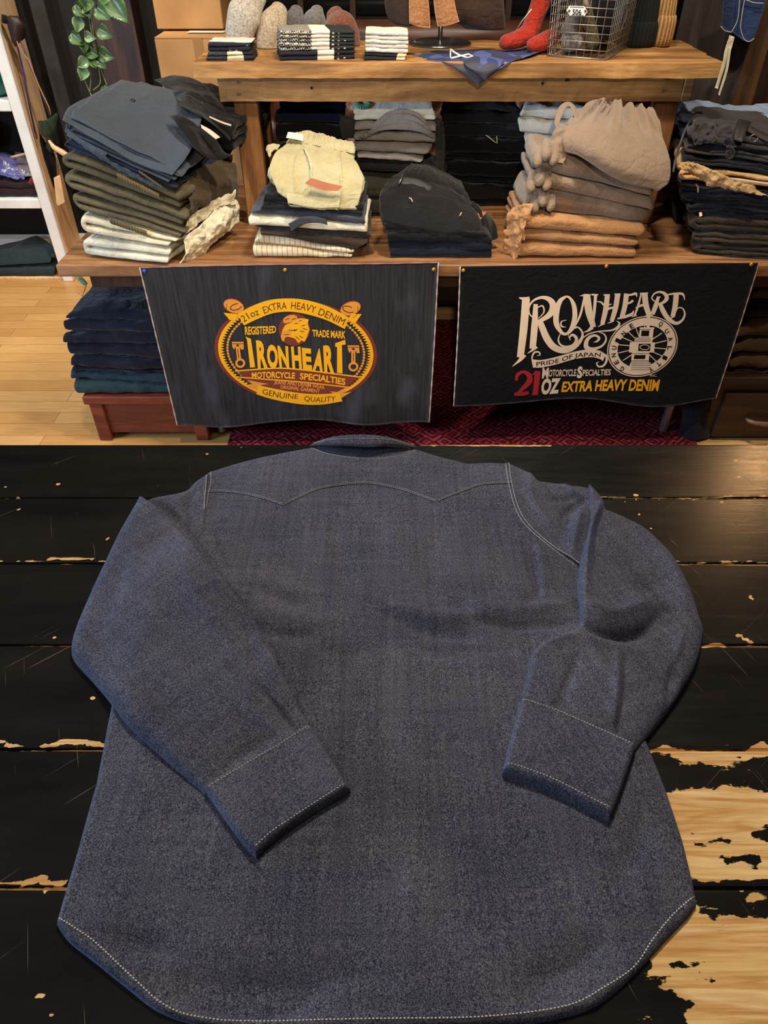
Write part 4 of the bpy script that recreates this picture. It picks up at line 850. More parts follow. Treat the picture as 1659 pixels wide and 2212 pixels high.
cr0 = thing('wooden_chest', 'red-brown painted wooden chest on the floor, carrying the lower left stack of navy trousers', 'chest', (-.88, 2.45, 0))
MB().box(-1.115, -.662, 2.258, 2.70, .165, .199, b=.004).build('lid', M_crate, cr0)
MB().box(-1.08, -.68, 2.275, 2.69, .03, .164, b=.003).build('body', wood('brown_red_panel', (60, 22, 14), (90, 34, 22), (110, 48, 32), 'X', .5), cr0)
for x in (-1.10, -.725): MB().box(x, x+.05, 2.264, 2.30, .0, .164, b=.004).build('post', M_crate, cr0)
M_cab = wood('dark_brown_cabinet_wood', (30, 17, 10), (48, 29, 17), (66, 42, 26), 'X', .5)
cb = thing('cabinet', 'dark brown wooden cabinet with a drawer at the right edge, olive trousers stacked on it', 'cabinet', (1.6, 2.5, 0))
MB().box(1.205, 2.0, 2.26, 2.9, .25, .28, b=.004).build('top', M_cab, cb); MB().box(1.22, 1.98, 2.28, 2.88, .0, .249, b=.003).build('body', M_cab, cb)
dr = MB().box(1.26, 1.92, 2.262, 2.285, .02, .21, b=.004).build('drawer', M_cab, cb)
q = P(1612, 905, 2.262); MB().tube([q, q+Vector((.0, -.02, .004)), q+Vector((.02, -.03, .002)), q+Vector((.06, -.03, -.004)), q+Vector((.10, -.03, -.004)), q+Vector((.12, -.02, -.002)), q+Vector((.12, 0, 0))], [.006, .007, .008, .010, .009, .007, .006], 10).build('handle', plain('horn', (120, 88, 60), .5), dr, True)

tag(sheet('hanging_cloth', quilt([[(1478, 862, 2.30), (1510, 866, 2.27), (1545, 850, 2.29), (1585, 835, 2.34)], [(1470, 910, 2.30), (1500, 912, 2.26), (1530, 900, 2.28), (1560, 890, 2.33)], [(1462, 948, 2.28), (1490, 952, 2.25), (1520, 950, 2.26), (1548, 945, 2.30)]], 40, 40, .004, 14), .008, cloth('black_navy_cloth', (18, 20, 30), .2), None), 'blackish cloth hanging between the black banner and the dark cabinet', 'cloth')
# ================================================================== FOLDED CLOTHES
def stack(levels, items, D=.30, side='F', cat='trousers', group=None, name='folded_trousers', **kw):
    L = [l if isinstance(l, np.ndarray) else lvl(*l[:2], **{**dict(D=D), **(l[2] if len(l) > 2 else {})}) for l in levels]; out = []
    for i, it in enumerate(items):
        mat, n, label = it[:3]; k = dict(seed=i*7+int(levels[0][0][0]) if not isinstance(levels[0], np.ndarray) else i, side=side, name=name, cat=cat, group=group); k.update(kw)
        if len(it) > 3: k.update(it[3])
        nm = k.pop('name'); c_ = k.pop('cat'); lo, hi = L[i], L[i+1]
        g = (hi-lo)*.03; out.append(fold(nm, lo+g, hi, n, mat, label, c_, **k))
    return out
C = {}
for nme, rgb, kw in (('cream', (226, 212, 176), dict(sheen=.2)), ('cream_b', (236, 226, 196), {}), ('olive', (98, 88, 62), {}), ('olive_b', (84, 76, 52), {}), ('slate', (66, 74, 84), dict(var=.08, rough=.75)), ('navy', (20, 22, 38), {}), ('navy_b', (30, 38, 56), {}),
    ('black', (17, 16, 16), {}), ('black_b', (26, 25, 25), {}), ('khaki', (196, 186, 142), dict(var=.1)), ('grey', (70, 72, 80), {}), ('dkbrown', (58, 44, 32), {}), ('taupe', (146, 124, 102), dict(var=.1, sheen=.3)), ('tan', (186, 136, 88), dict(var=.14)),
    ('teal', (34, 56, 66), {}), ('teal_b', (40, 62, 66), {}), ('white', (250, 242, 220), dict(var=.05)), ('tgrey', (172, 162, 152), dict(var=.08)), ('knit', (60, 56, 48), dict(weave=300, bumps=.8)), ('dnavy', (24, 34, 62), {}),
    ('ltdenim', (150, 166, 190), dict(var=.25)), ('charcoal', (62, 56, 54), {}), ('sand', (206, 166, 112), dict(var=.12)), ('ovd', (72, 58, 38), {}), ('brown', (84, 62, 40), {}), ('dkgreen', (46, 58, 62), {})):
    C[nme] = cloth(nme+'_cloth', rgb, **kw)
def striped(name, base, line, per, w=.12):
    t = Nt(name); x = t.n('ShaderNodeSeparateXYZ'); t.l(t.co('Object'), x.inputs[0]); f = t.math('FRACT', t.math('MULTIPLY', x.outputs[0], 1/per))
    t.col(t.mix(t.math('LESS_THAN', f, w), lin(base), lin(line))); t.b.inputs['Roughness'].default_value = .9; t.bump(t.noise(t.co(), 250, 3), .3, .001); return t.m
C['stripe'] = striped('striped_cream_cloth', (226, 208, 170), (140, 118, 92), .0165, .11)
YF = 2.296
# ---- left stack: sweatpants and shirts, turned a little, rolled edge to the left
LV = [lvl((185, 560, 2.300), (378, 579, 2.226), .40), lvl((176, 505, 2.305), (380, 540, 2.232), .40), lvl((168, 455, 2.31), (404, 522, 2.24), .40),
      lvl((146, 408, 2.325), (418, 500, 2.25), .40, .0), lvl((130, 362, 2.33), (412, 462, 2.25), .41, .01), lvl((132, 318, 2.34), (398, 418, 2.25), .42, .015),
      lvl((146, 296, 2.345), (372, 402, 2.25), .42, .02), lvl((140, 276, 2.35), (392, 386, 2.26), .42, .025), lvl((134, 236, 2.36), (380, 362, 2.27), .42, .03)]
LV[0][:, 2] = SH+.0015
grp = 'stack at the left end of the display table'
lb = ['cream sweatpants at the very bottom of the left stack', 'cream sweatpants second from the bottom of the left stack, under the olive ones', 'olive sweatpants with ribbed cuff lying directly on the cream ones', 'olive sweatpants in the middle of the three olive ones',
      'uppermost olive sweatpants, just beneath the dark blue cloth', 'thin dark blue cotton trousers between the olive sweatpants and the slate shirts', 'slate blue cotton shirt second from the top of the left stack', 'slate blue cotton shirt with a dark button topping the left stack']
Ls = stack(LV, [(C['cream_b'], 2, lb[0]), (C['cream'], 2, lb[1]), (C['olive'], 2, lb[2]), (C['olive'], 2, lb[3]), (C['olive_b'], 2, lb[4]), (C['navy_b'], 2, lb[5], dict(name='folded_trousers')), (C['slate'], 2, lb[6], dict(name='folded_shirt', cat='shirt')), (C['slate'], 3, lb[7], dict(name='folded_shirt', cat='shirt'))],
    side='L', name='folded_sweatpants', group=grp, cat='trousers', amp=.006, fr=9, na=44, fill=.72, jit=.016, crown=.14)
def ribstrip(p0, p1, wv, n, mat, parent, h=.006, name='ribbed_cuff'):   # a strip of knitted ribs from p0 to p1 (3D), width vector wv
    p0, p1, wv = map(np.array, (p0, p1, wv)); nu, nv_ = n*8, 10; G = np.zeros((nu, nv_, 3)); u = np.linspace(0, 1, nu)[:, None]; v = np.linspace(0, 1, nv_)[None]
    G = p0+(p1-p0)*u[..., None]+wv*v[..., None]; out = np.array([0, -1, .3]); G = G+out*((np.sin(math.pi*v)*h+.0045*np.abs(np.sin(math.pi*n*u)))[..., None]); return sheet(name, G, .004, mat, parent, toward=(0, -1, .2))
for (a, b, y, w_, n, m, o) in (((236, 470), (318, 498), 2.262, .020, 13, 'olive', Ls[2]), ((252, 372), (345, 418), 2.262, .022, 15, 'olive', Ls[3]), ((300, 366), (352, 402), 2.262, .012, 9, 'olive_b', Ls[4])):
    ribstrip(P(*a, y+.02), P(*b, y), (0, 0, -w_), n, C[m], o)
def ruffle(rows, nu, nv, mat, parent, name='gathered_waistband', amp=.008, fr=45, th=.004, seed=0): return sheet(name, quilt(rows, nu, nv, amp, fr, seed), th, mat, parent)
ruffle([[(395, 515, 2.27), (440, 480, 2.34), (480, 440, 2.44), (512, 425, 2.55)], [(398, 545, 2.262), (450, 510, 2.33), (492, 470, 2.42), (520, 445, 2.52)], [(390, 572, 2.25), (432, 555, 2.32), (470, 520, 2.40), (518, 478, 2.5)]], 50, 80, C['cream_b'], Ls[0], amp=.009, fr=30)
ruffle([[(400, 470, 2.29), (432, 452, 2.35), (470, 428, 2.42), (505, 410, 2.5)], [(404, 505, 2.275), (440, 478, 2.35), (480, 445, 2.42), (515, 440, 2.48)]], 30, 60, C['cream'], Ls[1], amp=.009, fr=34, seed=5)
ruffle([[(398, 400, 2.31), (430, 365, 2.42), (470, 345, 2.52), (508, 350, 2.56)], [(410, 440, 2.29), (450, 405, 2.38), (490, 385, 2.47), (515, 398, 2.52)], [(404, 470, 2.28), (440, 445, 2.36), (480, 430, 2.44), (512, 430, 2.5)]], 30, 60, C['ovd'], Ls[3], amp=.010, fr=22, seed=9)
# top slate shirt: the big smooth face, placket and button
top = quilt([[(134, 258, 2.345), (205, 300, 2.31), (290, 345, 2.28), (372, 378, 2.255)], [(152, 228, 2.44), (240, 262, 2.40), (330, 298, 2.37), (408, 330, 2.33)], [(212, 196, 2.58), (290, 216, 2.55), (370, 240, 2.52), (432, 268, 2.46)], [(262, 170, 2.74), (330, 182, 2.70), (400, 200, 2.66), (440, 214, 2.6)]], 70, 80, .0035, 7, 3)
sheet('front_panel', top, .006, C['slate'], Ls[7], toward=(0, -.3, 1))
q = Vector(tuple(top[45, 26])); nrm = Vector((0.05, -.25, 1)).normalized()
MB().tube([q-nrm*.002, q+nrm*.001, q+nrm*.0035, q+nrm*.0032], [.0075, .0085, .007, .004], 14).build('button', plain('dark_button', (40, 38, 38), .3), Ls[7], True)
sheet('front_flap', quilt([[(142, 262, 2.34), (150, 282, 2.335), (185, 306, 2.32), (230, 330, 2.30)], [(140, 285, 2.335), (158, 296, 2.33), (200, 325, 2.312), (240, 350, 2.295)], [(160, 300, 2.33), (200, 332, 2.315), (290, 385, 2.28), (372, 418, 2.255)]], 30, 50, .004, 30, 4), .005, C['slate'], Ls[6])
# black garments behind, slipping over the right side, with their pale labels
bk = fold('folded_jacket', lvl((352, 300, 2.56), (498, 330, 2.50), .30), lvl((330, 215, 2.62), (500, 262, 2.52), .32, .02), 3, C['black'], 'black garment lying behind and over the right side of the slate shirts', 'jacket', group=None, amp=.008, seed=31)
sheet('lapel', quilt([[(332, 168, 2.78), (380, 162, 2.80), (430, 175, 2.80), (476, 205, 2.76)], [(378, 208, 2.62), (410, 205, 2.62), (450, 220, 2.62), (492, 250, 2.60)], [(390, 228, 2.48), (430, 246, 2.48), (465, 270, 2.52), (500, 300, 2.50)]], 40, 40, .006, 14, 6), .006, C['black_b'], bk, toward=(0, -.3, 1))
sheet('lapel', quilt([[(362, 244, 2.44), (400, 253, 2.43), (430, 270, 2.43), (460, 290, 2.43)], [(385, 272, 2.38), (420, 290, 2.37), (450, 312, 2.38), (490, 330, 2.40)], [(420, 318, 2.33), (440, 335, 2.33), (470, 345, 2.36), (505, 335, 2.38)]], 30, 40, .005, 16, 8), .006, C['black'], bk, toward=(0, -.3, 1))
M_paper = plain('pale_label', (206, 182, 158), .7, var=.05)
sheet('label', quilt([[(443, 246, 2.545), (480, 262, 2.525), (499, 268, 2.515)], [(443, 249, 2.54), (480, 266, 2.52), (499, 272, 2.51)]], 6, 12), .002, M_paper, bk, toward=(0, -.3, 1))
sheet('label', quilt([[(433, 268, 2.40), (455, 280, 2.38), (476, 296, 2.37)], [(435, 276, 2.39), (453, 290, 2.37), (466, 300, 2.36)]], 6, 12), .002, M_paper, bk, toward=(0, -.3, 1))
# ---- khaki stack
grp = 'stack topped by khaki shorts'
KL = [((548, 559, YF), (760, 561, YF)), ((542, 527, YF), (762, 549, YF)), ((560, 506, YF), (768, 541, YF)), ((560, 498, YF), (806, 520, YF)), ((540, 488, YF), (800, 506, YF)),
      ((534, 462, YF+.01), (792, 486, YF)), ((562, 452, YF), (783, 466, YF)), ((566, 440, YF+.01), (785, 455, YF)), ((570, 416, YF+.01), (787, 440, YF+.01))]
KL[0] = lvl(*KL[0], .30); KL[0][:, 2] = SH+.0015
Ks = stack(KL, [(C['stripe'], 2, 'pinstriped cream trousers at the bottom of the khaki stack'), (C['stripe'], 2, 'pinstriped cream trousers second from the bottom of the khaki stack'),
    (C['dkbrown'], 2, 'dark brown trousers directly on the pinstriped pair', dict(endj=.02)), (C['dkbrown'], 1, 'thin dark brown trousers just beneath the cream pair of the khaki stack'), (C['cream_b'], 2, 'cream trousers with crumpled left end in the middle of the khaki stack', dict(endj=.02)),
    (C['grey'], 2, 'mid grey trousers with a turned up hem lying on the cream pair'), (C['black_b'], 2, 'faded black trousers on the mid grey ones'), (C['black'], 2, 'black trousers right beneath the khaki shorts')], D=.29, group=grp)
fold('folded_trousers', lvl((750, 561, YF), (808, 560, YF+.04), .2), lvl((760, 534, YF), (806, 528, YF+.04), .2), 2, C['brown'], 'mottled brown trousers showing at the right end of the khaki stack bottom', 'trousers', grp)
sheet('turned_hem', quilt([[(622, 484, YF-.012), (650, 470, YF-.014), (680, 468, YF-.012), (705, 474, YF-.008)], [(630, 500, YF-.012), (660, 484, YF-.016), (690, 482, YF-.014), (708, 486, YF-.008)]], 14, 30), .006, C['grey'], Ks[5])
kh = thing('folded_shorts', 'khaki drawstring shorts with a white tab and brown tag, topping their stack', 'shorts', tuple(P(680, 440, YF+.1)), grp)
KR = [[(600, 418, 2.31), (640, 440, 2.295), (700, 452, 2.29), (772, 454, 2.30)], [(583, 372, 2.335), (635, 402, 2.325), (705, 412, 2.315), (786, 402, 2.33)], [(590, 335, 2.41), (635, 352, 2.40), (705, 360, 2.385), (784, 372, 2.37)],
      [(610, 315, 2.48), (650, 322, 2.475), (710, 332, 2.46), (768, 345, 2.45)], [(628, 300, 2.54), (665, 302, 2.54), (715, 312, 2.53), (762, 325, 2.51)], [(640, 290, 2.57), (670, 290, 2.57), (715, 298, 2.56), (758, 308, 2.55)]]
def kr(u, v): return -.006*np.exp(-((v-.80)/.012)**2)*(u < .75)-.005*np.exp(-((v-.33)/.012)**2)*(u < .7)-.006*np.exp(-((u-.62+.25*(v-.45))/.012)**2)*(v > .42)*(v < .78)-.004*np.exp(-((u-.42)/.01)**2)*(v > .33)*(v < .8)+.003*np.exp(-((u-.78)/.015)**2)*-1+.0035*np.sin(v*60+3*np.sin(v*9))*sm((u-.55)/.3)*.6+.004*np.exp(-((v-.35-.25*(u))/.03)**2)
sheet('body', quilt(KR, 130, 140, .0025, 26, 4, kr), .030, C['khaki'], kh, toward=(0, -.6, 1))
wb = [[(628, 304, 2.505), (665, 309, 2.505), (715, 319, 2.495), (766, 330, 2.475)], [(632, 290, 2.53), (668, 292, 2.53), (716, 300, 2.52), (768, 313, 2.50)], [(640, 283, 2.575), (672, 281, 2.575), (718, 294, 2.56), (762, 303, 2.54)]]
sheet('waistband', quilt(wb, 16, 140, .003, 40, 2, lambda u, v: .006*np.abs(np.sin(v*50+2*np.sin(v*11)))*np.sin(math.pi*u)), .010, C['khaki'], kh, toward=(0, -.6, 1))
sheet('waist_tab', quilt([[(618, 297, 2.50), (636, 300, 2.497), (655, 304, 2.493)], [(622, 284, 2.52), (638, 286, 2.516), (655, 290, 2.512)]], 8, 14), .003, plain('white_tab', (232, 220, 196), .7), kh, toward=(0, -.6, 1))
sheet('side_leg', quilt([[(578, 338, 2.43), (584, 325, 2.44), (600, 315, 2.46)], [(572, 322, 2.46), (580, 310, 2.47), (604, 308, 2.48)]], 12, 20, .004, 40), .012, C['khaki'], kh, toward=(0, -.6, 1))
sheet('thigh_pocket', quilt([[(622, 438, 2.286), (680, 448, 2.281), (732, 447, 2.283)], [(618, 415, 2.305), (680, 424, 2.298), (735, 422, 2.300)]], 14, 40, .001, 30), .003, C['khaki'], kh, toward=(0, -.8, 1))
dc = [Vector(P(a, b, y)) for a, b, y in ((656, 318, 2.475), (662, 330, 2.44), (668, 345, 2.40), (673, 357, 2.375), (671, 362, 2.37))]; dc2 = [Vector(P(a, b, y)) for a, b, y in ((658, 317, 2.475), (668, 340, 2.405), (672, 362, 2.365), (672, 378, 2.335), (676, 390, 2.31))]
M_cord = plain('cream_cord', (226, 214, 180), .8); MB().tube(dc, .0016, 6).build('drawstring', M_cord, kh, True); MB().tube(dc2, .0016, 6).build('drawstring', M_cord, kh, True)
M_tag = plain('terracotta_card', (160, 92, 60), .7, var=.05)
tg = sheet('swing_tag', quilt([[(659, 396, 2.292), (695, 410, 2.285), (730, 412, 2.283)], [(672, 384, 2.310), (705, 394, 2.300), (740, 402, 2.296)]], 8, 16), .0012, M_tag, kh, toward=(0, -.6, 1))
# ---- black stack in the middle
grp = 'black stack in the middle of the display table'
BL = [((842, 556, YF), (1062, 556, YF)), ((838, 540, YF), (1064, 541, YF)), ((836, 520, YF), (1064, 524, YF)), ((834, 503, YF), (1062, 512, YF)), ((832, 482, YF), (1050, 502, YF))]
BL[0] = lvl(*BL[0], .29); BL[0][:, 2] = SH+.0015
Bs = stack(BL, [(C['navy'], 2, 'very dark navy trousers at the bottom of the black stack'), (C['navy'], 2, 'very dark navy trousers second from the bottom of the black stack'), (C['black'], 2, 'black trousers third from the bottom of the black stack'), (C['black'], 2, 'black trousers just under the belted black pair')], D=.29, group=grp)
bt = thing('folded_trousers', 'black trousers with a webbing belt and buckle, topping the middle stack', 'trousers', tuple(P(930, 470, YF+.1)), grp)
sheet('body', quilt([[(826, 478, 2.31), (880, 492, 2.295), (950, 502, 2.29), (1035, 508, 2.30)], [(818, 445, 2.36), (880, 452, 2.34), (950, 468, 2.33), (1045, 480, 2.34)], [(818, 412, 2.42), (885, 405, 2.42), (965, 425, 2.41), (1030, 450, 2.41)], [(845, 382, 2.50), (895, 370, 2.53), (960, 385, 2.53), (1010, 410, 2.50)], [(880, 360, 2.58), (910, 350, 2.60), (960, 368, 2.60), (1000, 388, 2.58)]], 60, 60, .005, 16, 12), .03, C['black_b'], bt, toward=(0, -.6, 1))
sheet('side_leg', quilt([[(1035, 515, 2.33), (1058, 520, 2.35), (1078, 512, 2.38)], [(1042, 470, 2.37), (1060, 480, 2.40), (1070, 480, 2.42)], [(1020, 430, 2.42), (1032, 440, 2.45), (1040, 450, 2.47)]], 20, 20, .003, 20), .015, C['black'], bt, toward=(0, -.6, 1))
sheet('waistband', quilt([[(868, 382, 2.47), (905, 392, 2.465), (950, 412, 2.45), (990, 432, 2.43)], [(880, 364, 2.51), (915, 370, 2.50), (960, 392, 2.485), (1000, 410, 2.46)], [(890, 350, 2.57), (925, 355, 2.57), (965, 375, 2.55), (998, 393, 2.53)]], 14, 80, .002, 40, 1, lambda u, v: .003*np.abs(np.sin(v*34))), .008, C['black_b'], bt, toward=(0, -.6, 1))
sheet('belt', quilt([[(866, 396, 2.43), (900, 404, 2.425), (925, 420, 2.41)], [(870, 380, 2.455), (905, 386, 2.45), (935, 402, 2.435)]], 8, 24), .004, plain('black_webbing', (30, 28, 26), .6), bt, toward=(0, -.6, 1))
MB().tube([P(862, 397, 2.42), P(866, 388, 2.435), P(871, 376, 2.45)], .0022, 6).build('buckle', M_steel, bt, True)
MB().tube([P(884, 427, 2.365), P(889, 430, 2.358), P(891, 436, 2.35)], .0018, 6).build('side_stitch_tab', M_paper, bt, True); MB().tube([P(993, 466, 2.33), P(997, 459, 2.34)], .0018, 6).build('side_stitch_tab', M_paper, bt, True)
sheet('swing_tag', quilt([[(1030, 468, 2.375), (1036, 474, 2.37), (1040, 472, 2.372)], [(1034, 455, 2.395), (1042, 456, 2.395), (1051, 458, 2.392)]], 6, 8), .001, M_tag, bt, toward=(0, -.6, 1))
# ---- taupe and tan stack
grp = 'stack of tan trousers and taupe sweatpants'
TL = [((1116, 549, YF), (1372, 555, YF)), ((1112, 523, YF), (1376, 534, YF)), ((1118, 496, YF), (1384, 513, YF)), ((1128, 462, YF), (1402, 487, YF)), ((1152, 406, YF), (1420, 461, YF)), ((1150, 372, YF+.005), (1420, 432, YF)), ((1160, 322, YF+.02), (1424, 402, YF))]
TL[0] = lvl(*TL[0], .30); TL[0][:, 2] = SH+.0015
Ts = stack(TL, [(C['tan'], 2, 'tan canvas trousers at the bottom of the tan and taupe stack', dict(amp=.005)), (C['tan'], 2, 'tan canvas trousers in the middle of the three tan ones', dict(amp=.005)), (C['tan'], 2, 'uppermost tan canvas trousers, just beneath the taupe sweatpants', dict(amp=.005)),
    (C['taupe'], 1, 'lowest taupe sweatpants, lying on the tan trousers'), (C['taupe'], 1, 'taupe sweatpants second from the bottom of the taupe ones'), (C['taupe'], 1, 'taupe sweatpants just beneath the gathered topmost pair')], D=.30, group=grp, amp=.006, fr=9, crown=.2, fill=.97)
for o in Ts[3:]: o.name = 'folded_sweatpants'
for i, (x, y, w_, h_) in enumerate(((1112, 520, 30, 38), (1120, 490, 34, 34), (1130, 455, 38, 34))):   # crumpled tan waistbands at the left end
    ruffle([[(x-w_*.6, y-8, YF+.05), (x, y-14, YF+.02), (x+w_*.5, y-16, YF-.008)], [(x-w_, y+h_*.4, YF+.05), (x-w_*.1, y+h_*.35, YF+.005), (x+w_*.4, y+h_*.2, YF-.012)], [(x-w_*.7, y+h_*.8, YF+.05), (x, y+h_, YF), (x+w_*.4, y+h_*.8, YF-.008)]], 24, 30, C['tan'], Ts[i], amp=.008, fr=50, seed=i)
for i, (x, y) in enumerate(((1158, 440), (1150, 395), (1165, 340))):   # soft rounded cuffs of the taupe sweatpants
    for k, (dx, dy, r) in enumerate(((-4, 0, .014), (14, -14, .016), (30, -4, .014))):
        a = P(x+dx, y+dy+16, YF+.01); b = P(x+dx+4, y+dy-22, YF+.06)
        MB().tube([a+(b-a)*s for s in (-.1, 0, .25, .6, 1)], [.004, r*.8, r*1.1, r, r*.8], 12).build('cuff', C['taupe'], Ts[3+i], True)
tp = thing('folded_sweatpants', 'topmost taupe sweatpants with a gathered waist, slumped to the right', 'trousers', tuple(P(1320, 400, YF+.1)), grp)
TR = [[(1216, 330, 2.335), (1262, 345, 2.30), (1340, 395, 2.27), (1428, 412, 2.28)], [(1213, 300, 2.35), (1270, 322, 2.295), (1350, 365, 2.262), (1450, 392, 2.29)], [(1222, 275, 2.38), (1275, 290, 2.33), (1350, 320, 2.30), (1452, 345, 2.32)], [(1240, 255, 2.42), (1290, 262, 2.40), (1355, 280, 2.38), (1434, 298, 2.40)],
      [(1262, 240, 2.47), (1300, 240, 2.47), (1355, 250, 2.46), (1412, 262, 2.46)], [(1285, 222, 2.54), (1310, 216, 2.55), (1350, 218, 2.55), (1398, 232, 2.53)]]
def tr(u, v): return sm((u-.45)/.4)*(.010*np.sin(v*34+2.2*np.sin(v*7))+.004*np.sin(v*61))
sheet('body', quilt(TR, 90, 110, .005, 8, 5, tr), .035, C['taupe'], tp, toward=(0, -.6, 1))
sheet('waist_loop', quilt([[(1198, 262, 2.42), (1206, 230, 2.47), (1228, 218, 2.49), (1246, 232, 2.46), (1254, 258, 2.42)], [(1204, 278, 2.40), (1214, 240, 2.44), (1230, 228, 2.46), (1240, 240, 2.44), (1246, 266, 2.40)]], 12, 40, .002, 30), .008, C['taupe'], tp)
ruffle([[(1178, 345, 2.345), (1190, 300, 2.40), (1222, 262, 2.43)], [(1200, 350, 2.33), (1215, 305, 2.375), (1250, 262, 2.42)], [(1216, 352, 2.32), (1232, 310, 2.36), (1262, 266, 2.41)]], 30, 40, C['taupe'], tp, 'crumpled_leg', .014, 26)
# ---- right end stack
grp = 'stack at the right end of the display table'
RX = lambda yl, yr, Y0=2.30, x0=1500: ((x0, yl, Y0+.06), (1830, yr, Y0-.04))
RL = [lvl((1512, 562, 2.33), (1800, 592, 2.25), .36), lvl((1502, 548, 2.33), (1805, 566, 2.25), .36), lvl((1496, 524, 2.33), (1812, 540, 2.25), .36), lvl((1490, 500, 2.34), (1818, 514, 2.25), .36), lvl((1482, 462, 2.34), (1820, 486, 2.25), .36), lvl((1476, 438, 2.35), (1822, 460, 2.25), .36), lvl((1470, 412, 2.36), (1826, 436, 2.25), .37),
      lvl((1466, 390, 2.37), (1830, 420, 2.25), .37), lvl((1470, 348, 2.38), (1820, 404, 2.26), .37), lvl((1476, 330, 2.40), (1815, 372, 2.27), .36), lvl((1484, 306, 2.41), (1812, 350, 2.28), .36), lvl((1490, 270, 2.43), (1808, 310, 2.30), .36)]
RL[0][:, 2] = SH+.0015
Rs = stack(RL, [(C['ovd'], 2, 'brown-olive trousers at the bottom of the right end stack'), (C['ovd'], 2, 'brown-olive trousers second from the bottom of the right end stack'), (C['ovd'], 2, 'brown-olive trousers third from the bottom of the right end stack'), (C['ovd'], 2, 'uppermost brown-olive trousers, under the black ones'),
    (C['black_b'], 2, 'faded black trousers directly on the brown-olive ones'), (C['black'], 2, 'black trousers second above the brown-olive ones'), (C['black_b'], 2, 'black trousers right beneath the sand coloured pair'), (C['sand'], 2, 'sand coloured trousers with a crinkled waist in the right end stack', dict(amp=.007)),
    (C['black_b'], 2, 'dark trousers directly on the sand coloured pair'), (C['charcoal'], 2, 'charcoal brown trousers with a rolled leg, second from the top'), (C['charcoal'], 2, 'charcoal brown trousers with a webbing belt topping the right end stack')], side='L', group=grp, amp=.009, fr=16, fill=.8, crown=.2, jit=.02, D=.36)
ruffle([[(1462, 352, 2.36), (1500, 352, 2.335), (1550, 372, 2.31), (1620, 398, 2.29)], [(1468, 366, 2.35), (1510, 372, 2.325), (1560, 395, 2.30), (1640, 412, 2.28)], [(1480, 372, 2.35), (1530, 400, 2.32), (1590, 414, 2.29), (1660, 422, 2.275)]], 24, 90, C['sand'], Rs[7], amp=.009, fr=40)
ruffle([[(1500, 268, 2.42), (1540, 262, 2.41), (1580, 270, 2.39)], [(1496, 292, 2.40), (1540, 288, 2.39), (1585, 300, 2.365)], [(1500, 312, 2.39), (1545, 310, 2.375), (1590, 318, 2.355)]], 26, 50, C['charcoal'], Rs[10], amp=.012, fr=45)
sheet('webbing_belt', quilt([[(1585, 300, 2.35), (1596, 304, 2.345), (1604, 306, 2.34)], [(1590, 270, 2.39), (1604, 274, 2.385), (1616, 276, 2.38)], [(1596, 256, 2.42), (1612, 258, 2.42), (1626, 262, 2.42)]], 16, 8), .005, plain('black_strap', (36, 32, 30), .5), Rs[10], toward=(0, -.6, 1))
sheet('webbing_belt', quilt([[(1615, 282, 2.38), (1640, 296, 2.36), (1680, 315, 2.33)], [(1618, 268, 2.40), (1645, 282, 2.38), (1685, 300, 2.35)]], 6, 20), .004, plain('dark_brown_strap', (40, 30, 24), .6), Rs[10], toward=(0, -.6, 1))
q = P(1627, 298, 2.345); MB().tube([q+Vector((.012*math.cos(a), -.004, .010*math.sin(a))) for a in np.linspace(0, 6.28, 20)], .0016, 6).build('snap_button', M_steel, Rs[10], True)
MB().tube([P(1575+9*math.cos(a)*k, 332+12*math.sin(a)*k, 2.325) for k, a in zip(np.linspace(1.3, .2, 30), np.linspace(-2, 7, 30))], .004, 8).build('rolled_leg', C['charcoal'], Rs[9], True)
MB().tube([P(1580, 386, 2.285), P(1655, 397, 2.275), P(1700, 404, 2.27)], .0022, 6).build('paper_size_strip', M_paper, Rs[7], True)
sheet('size_label', quilt([[(1511, 468, 2.315), (1517, 466, 2.313)], [(1510, 459, 2.325), (1516, 458, 2.323)]], 4, 4), .001, M_paper, Rs[5], toward=(0, -.6, 1))
MB().tube([P(1503, 397, 2.345), P(1508, 404, 2.34), P(1508, 416, 2.335)], .0025, 6).build('metal_hook', M_paper, Rs[6], True)
DLs = [lvl((1470, 300, 2.62), (1850, 330, 2.5), .25), lvl((1468, 270, 2.64), (1850, 300, 2.52), .25), lvl((1466, 246, 2.66), (1850, 272, 2.54), .26)]
stack(DLs, [(C['navy_b'], 2, 'dark navy jeans behind the charcoal trousers, under the pale jeans'), (C['ltdenim'], 2, 'pale washed blue jeans behind the charcoal trousers')], side='F', amp=.008, fr=14, group='jeans behind the right end stack', name='folded_jeans', cat='jeans')
fold('folded_trousers', lvl((1462, 545, 2.60), (1600, 545, 2.60), .2), lvl((1462, 320, 2.68), (1640, 330, 2.66), .2), 6, C['black'], 'tall black garment pile filling the gap right of the bench leg', 'trousers', None, amp=.01, crown=.2)
MB().tube([P(1492, 258, 2.60), P(1478, 285, 2.56), P(1466, 320, 2.52), P(1458, 350, 2.48), P(1454, 372, 2.44)], .004, 8).build('cotton_strap', plain('slate_webbing', (70, 72, 72), .7), Rs[10], True)
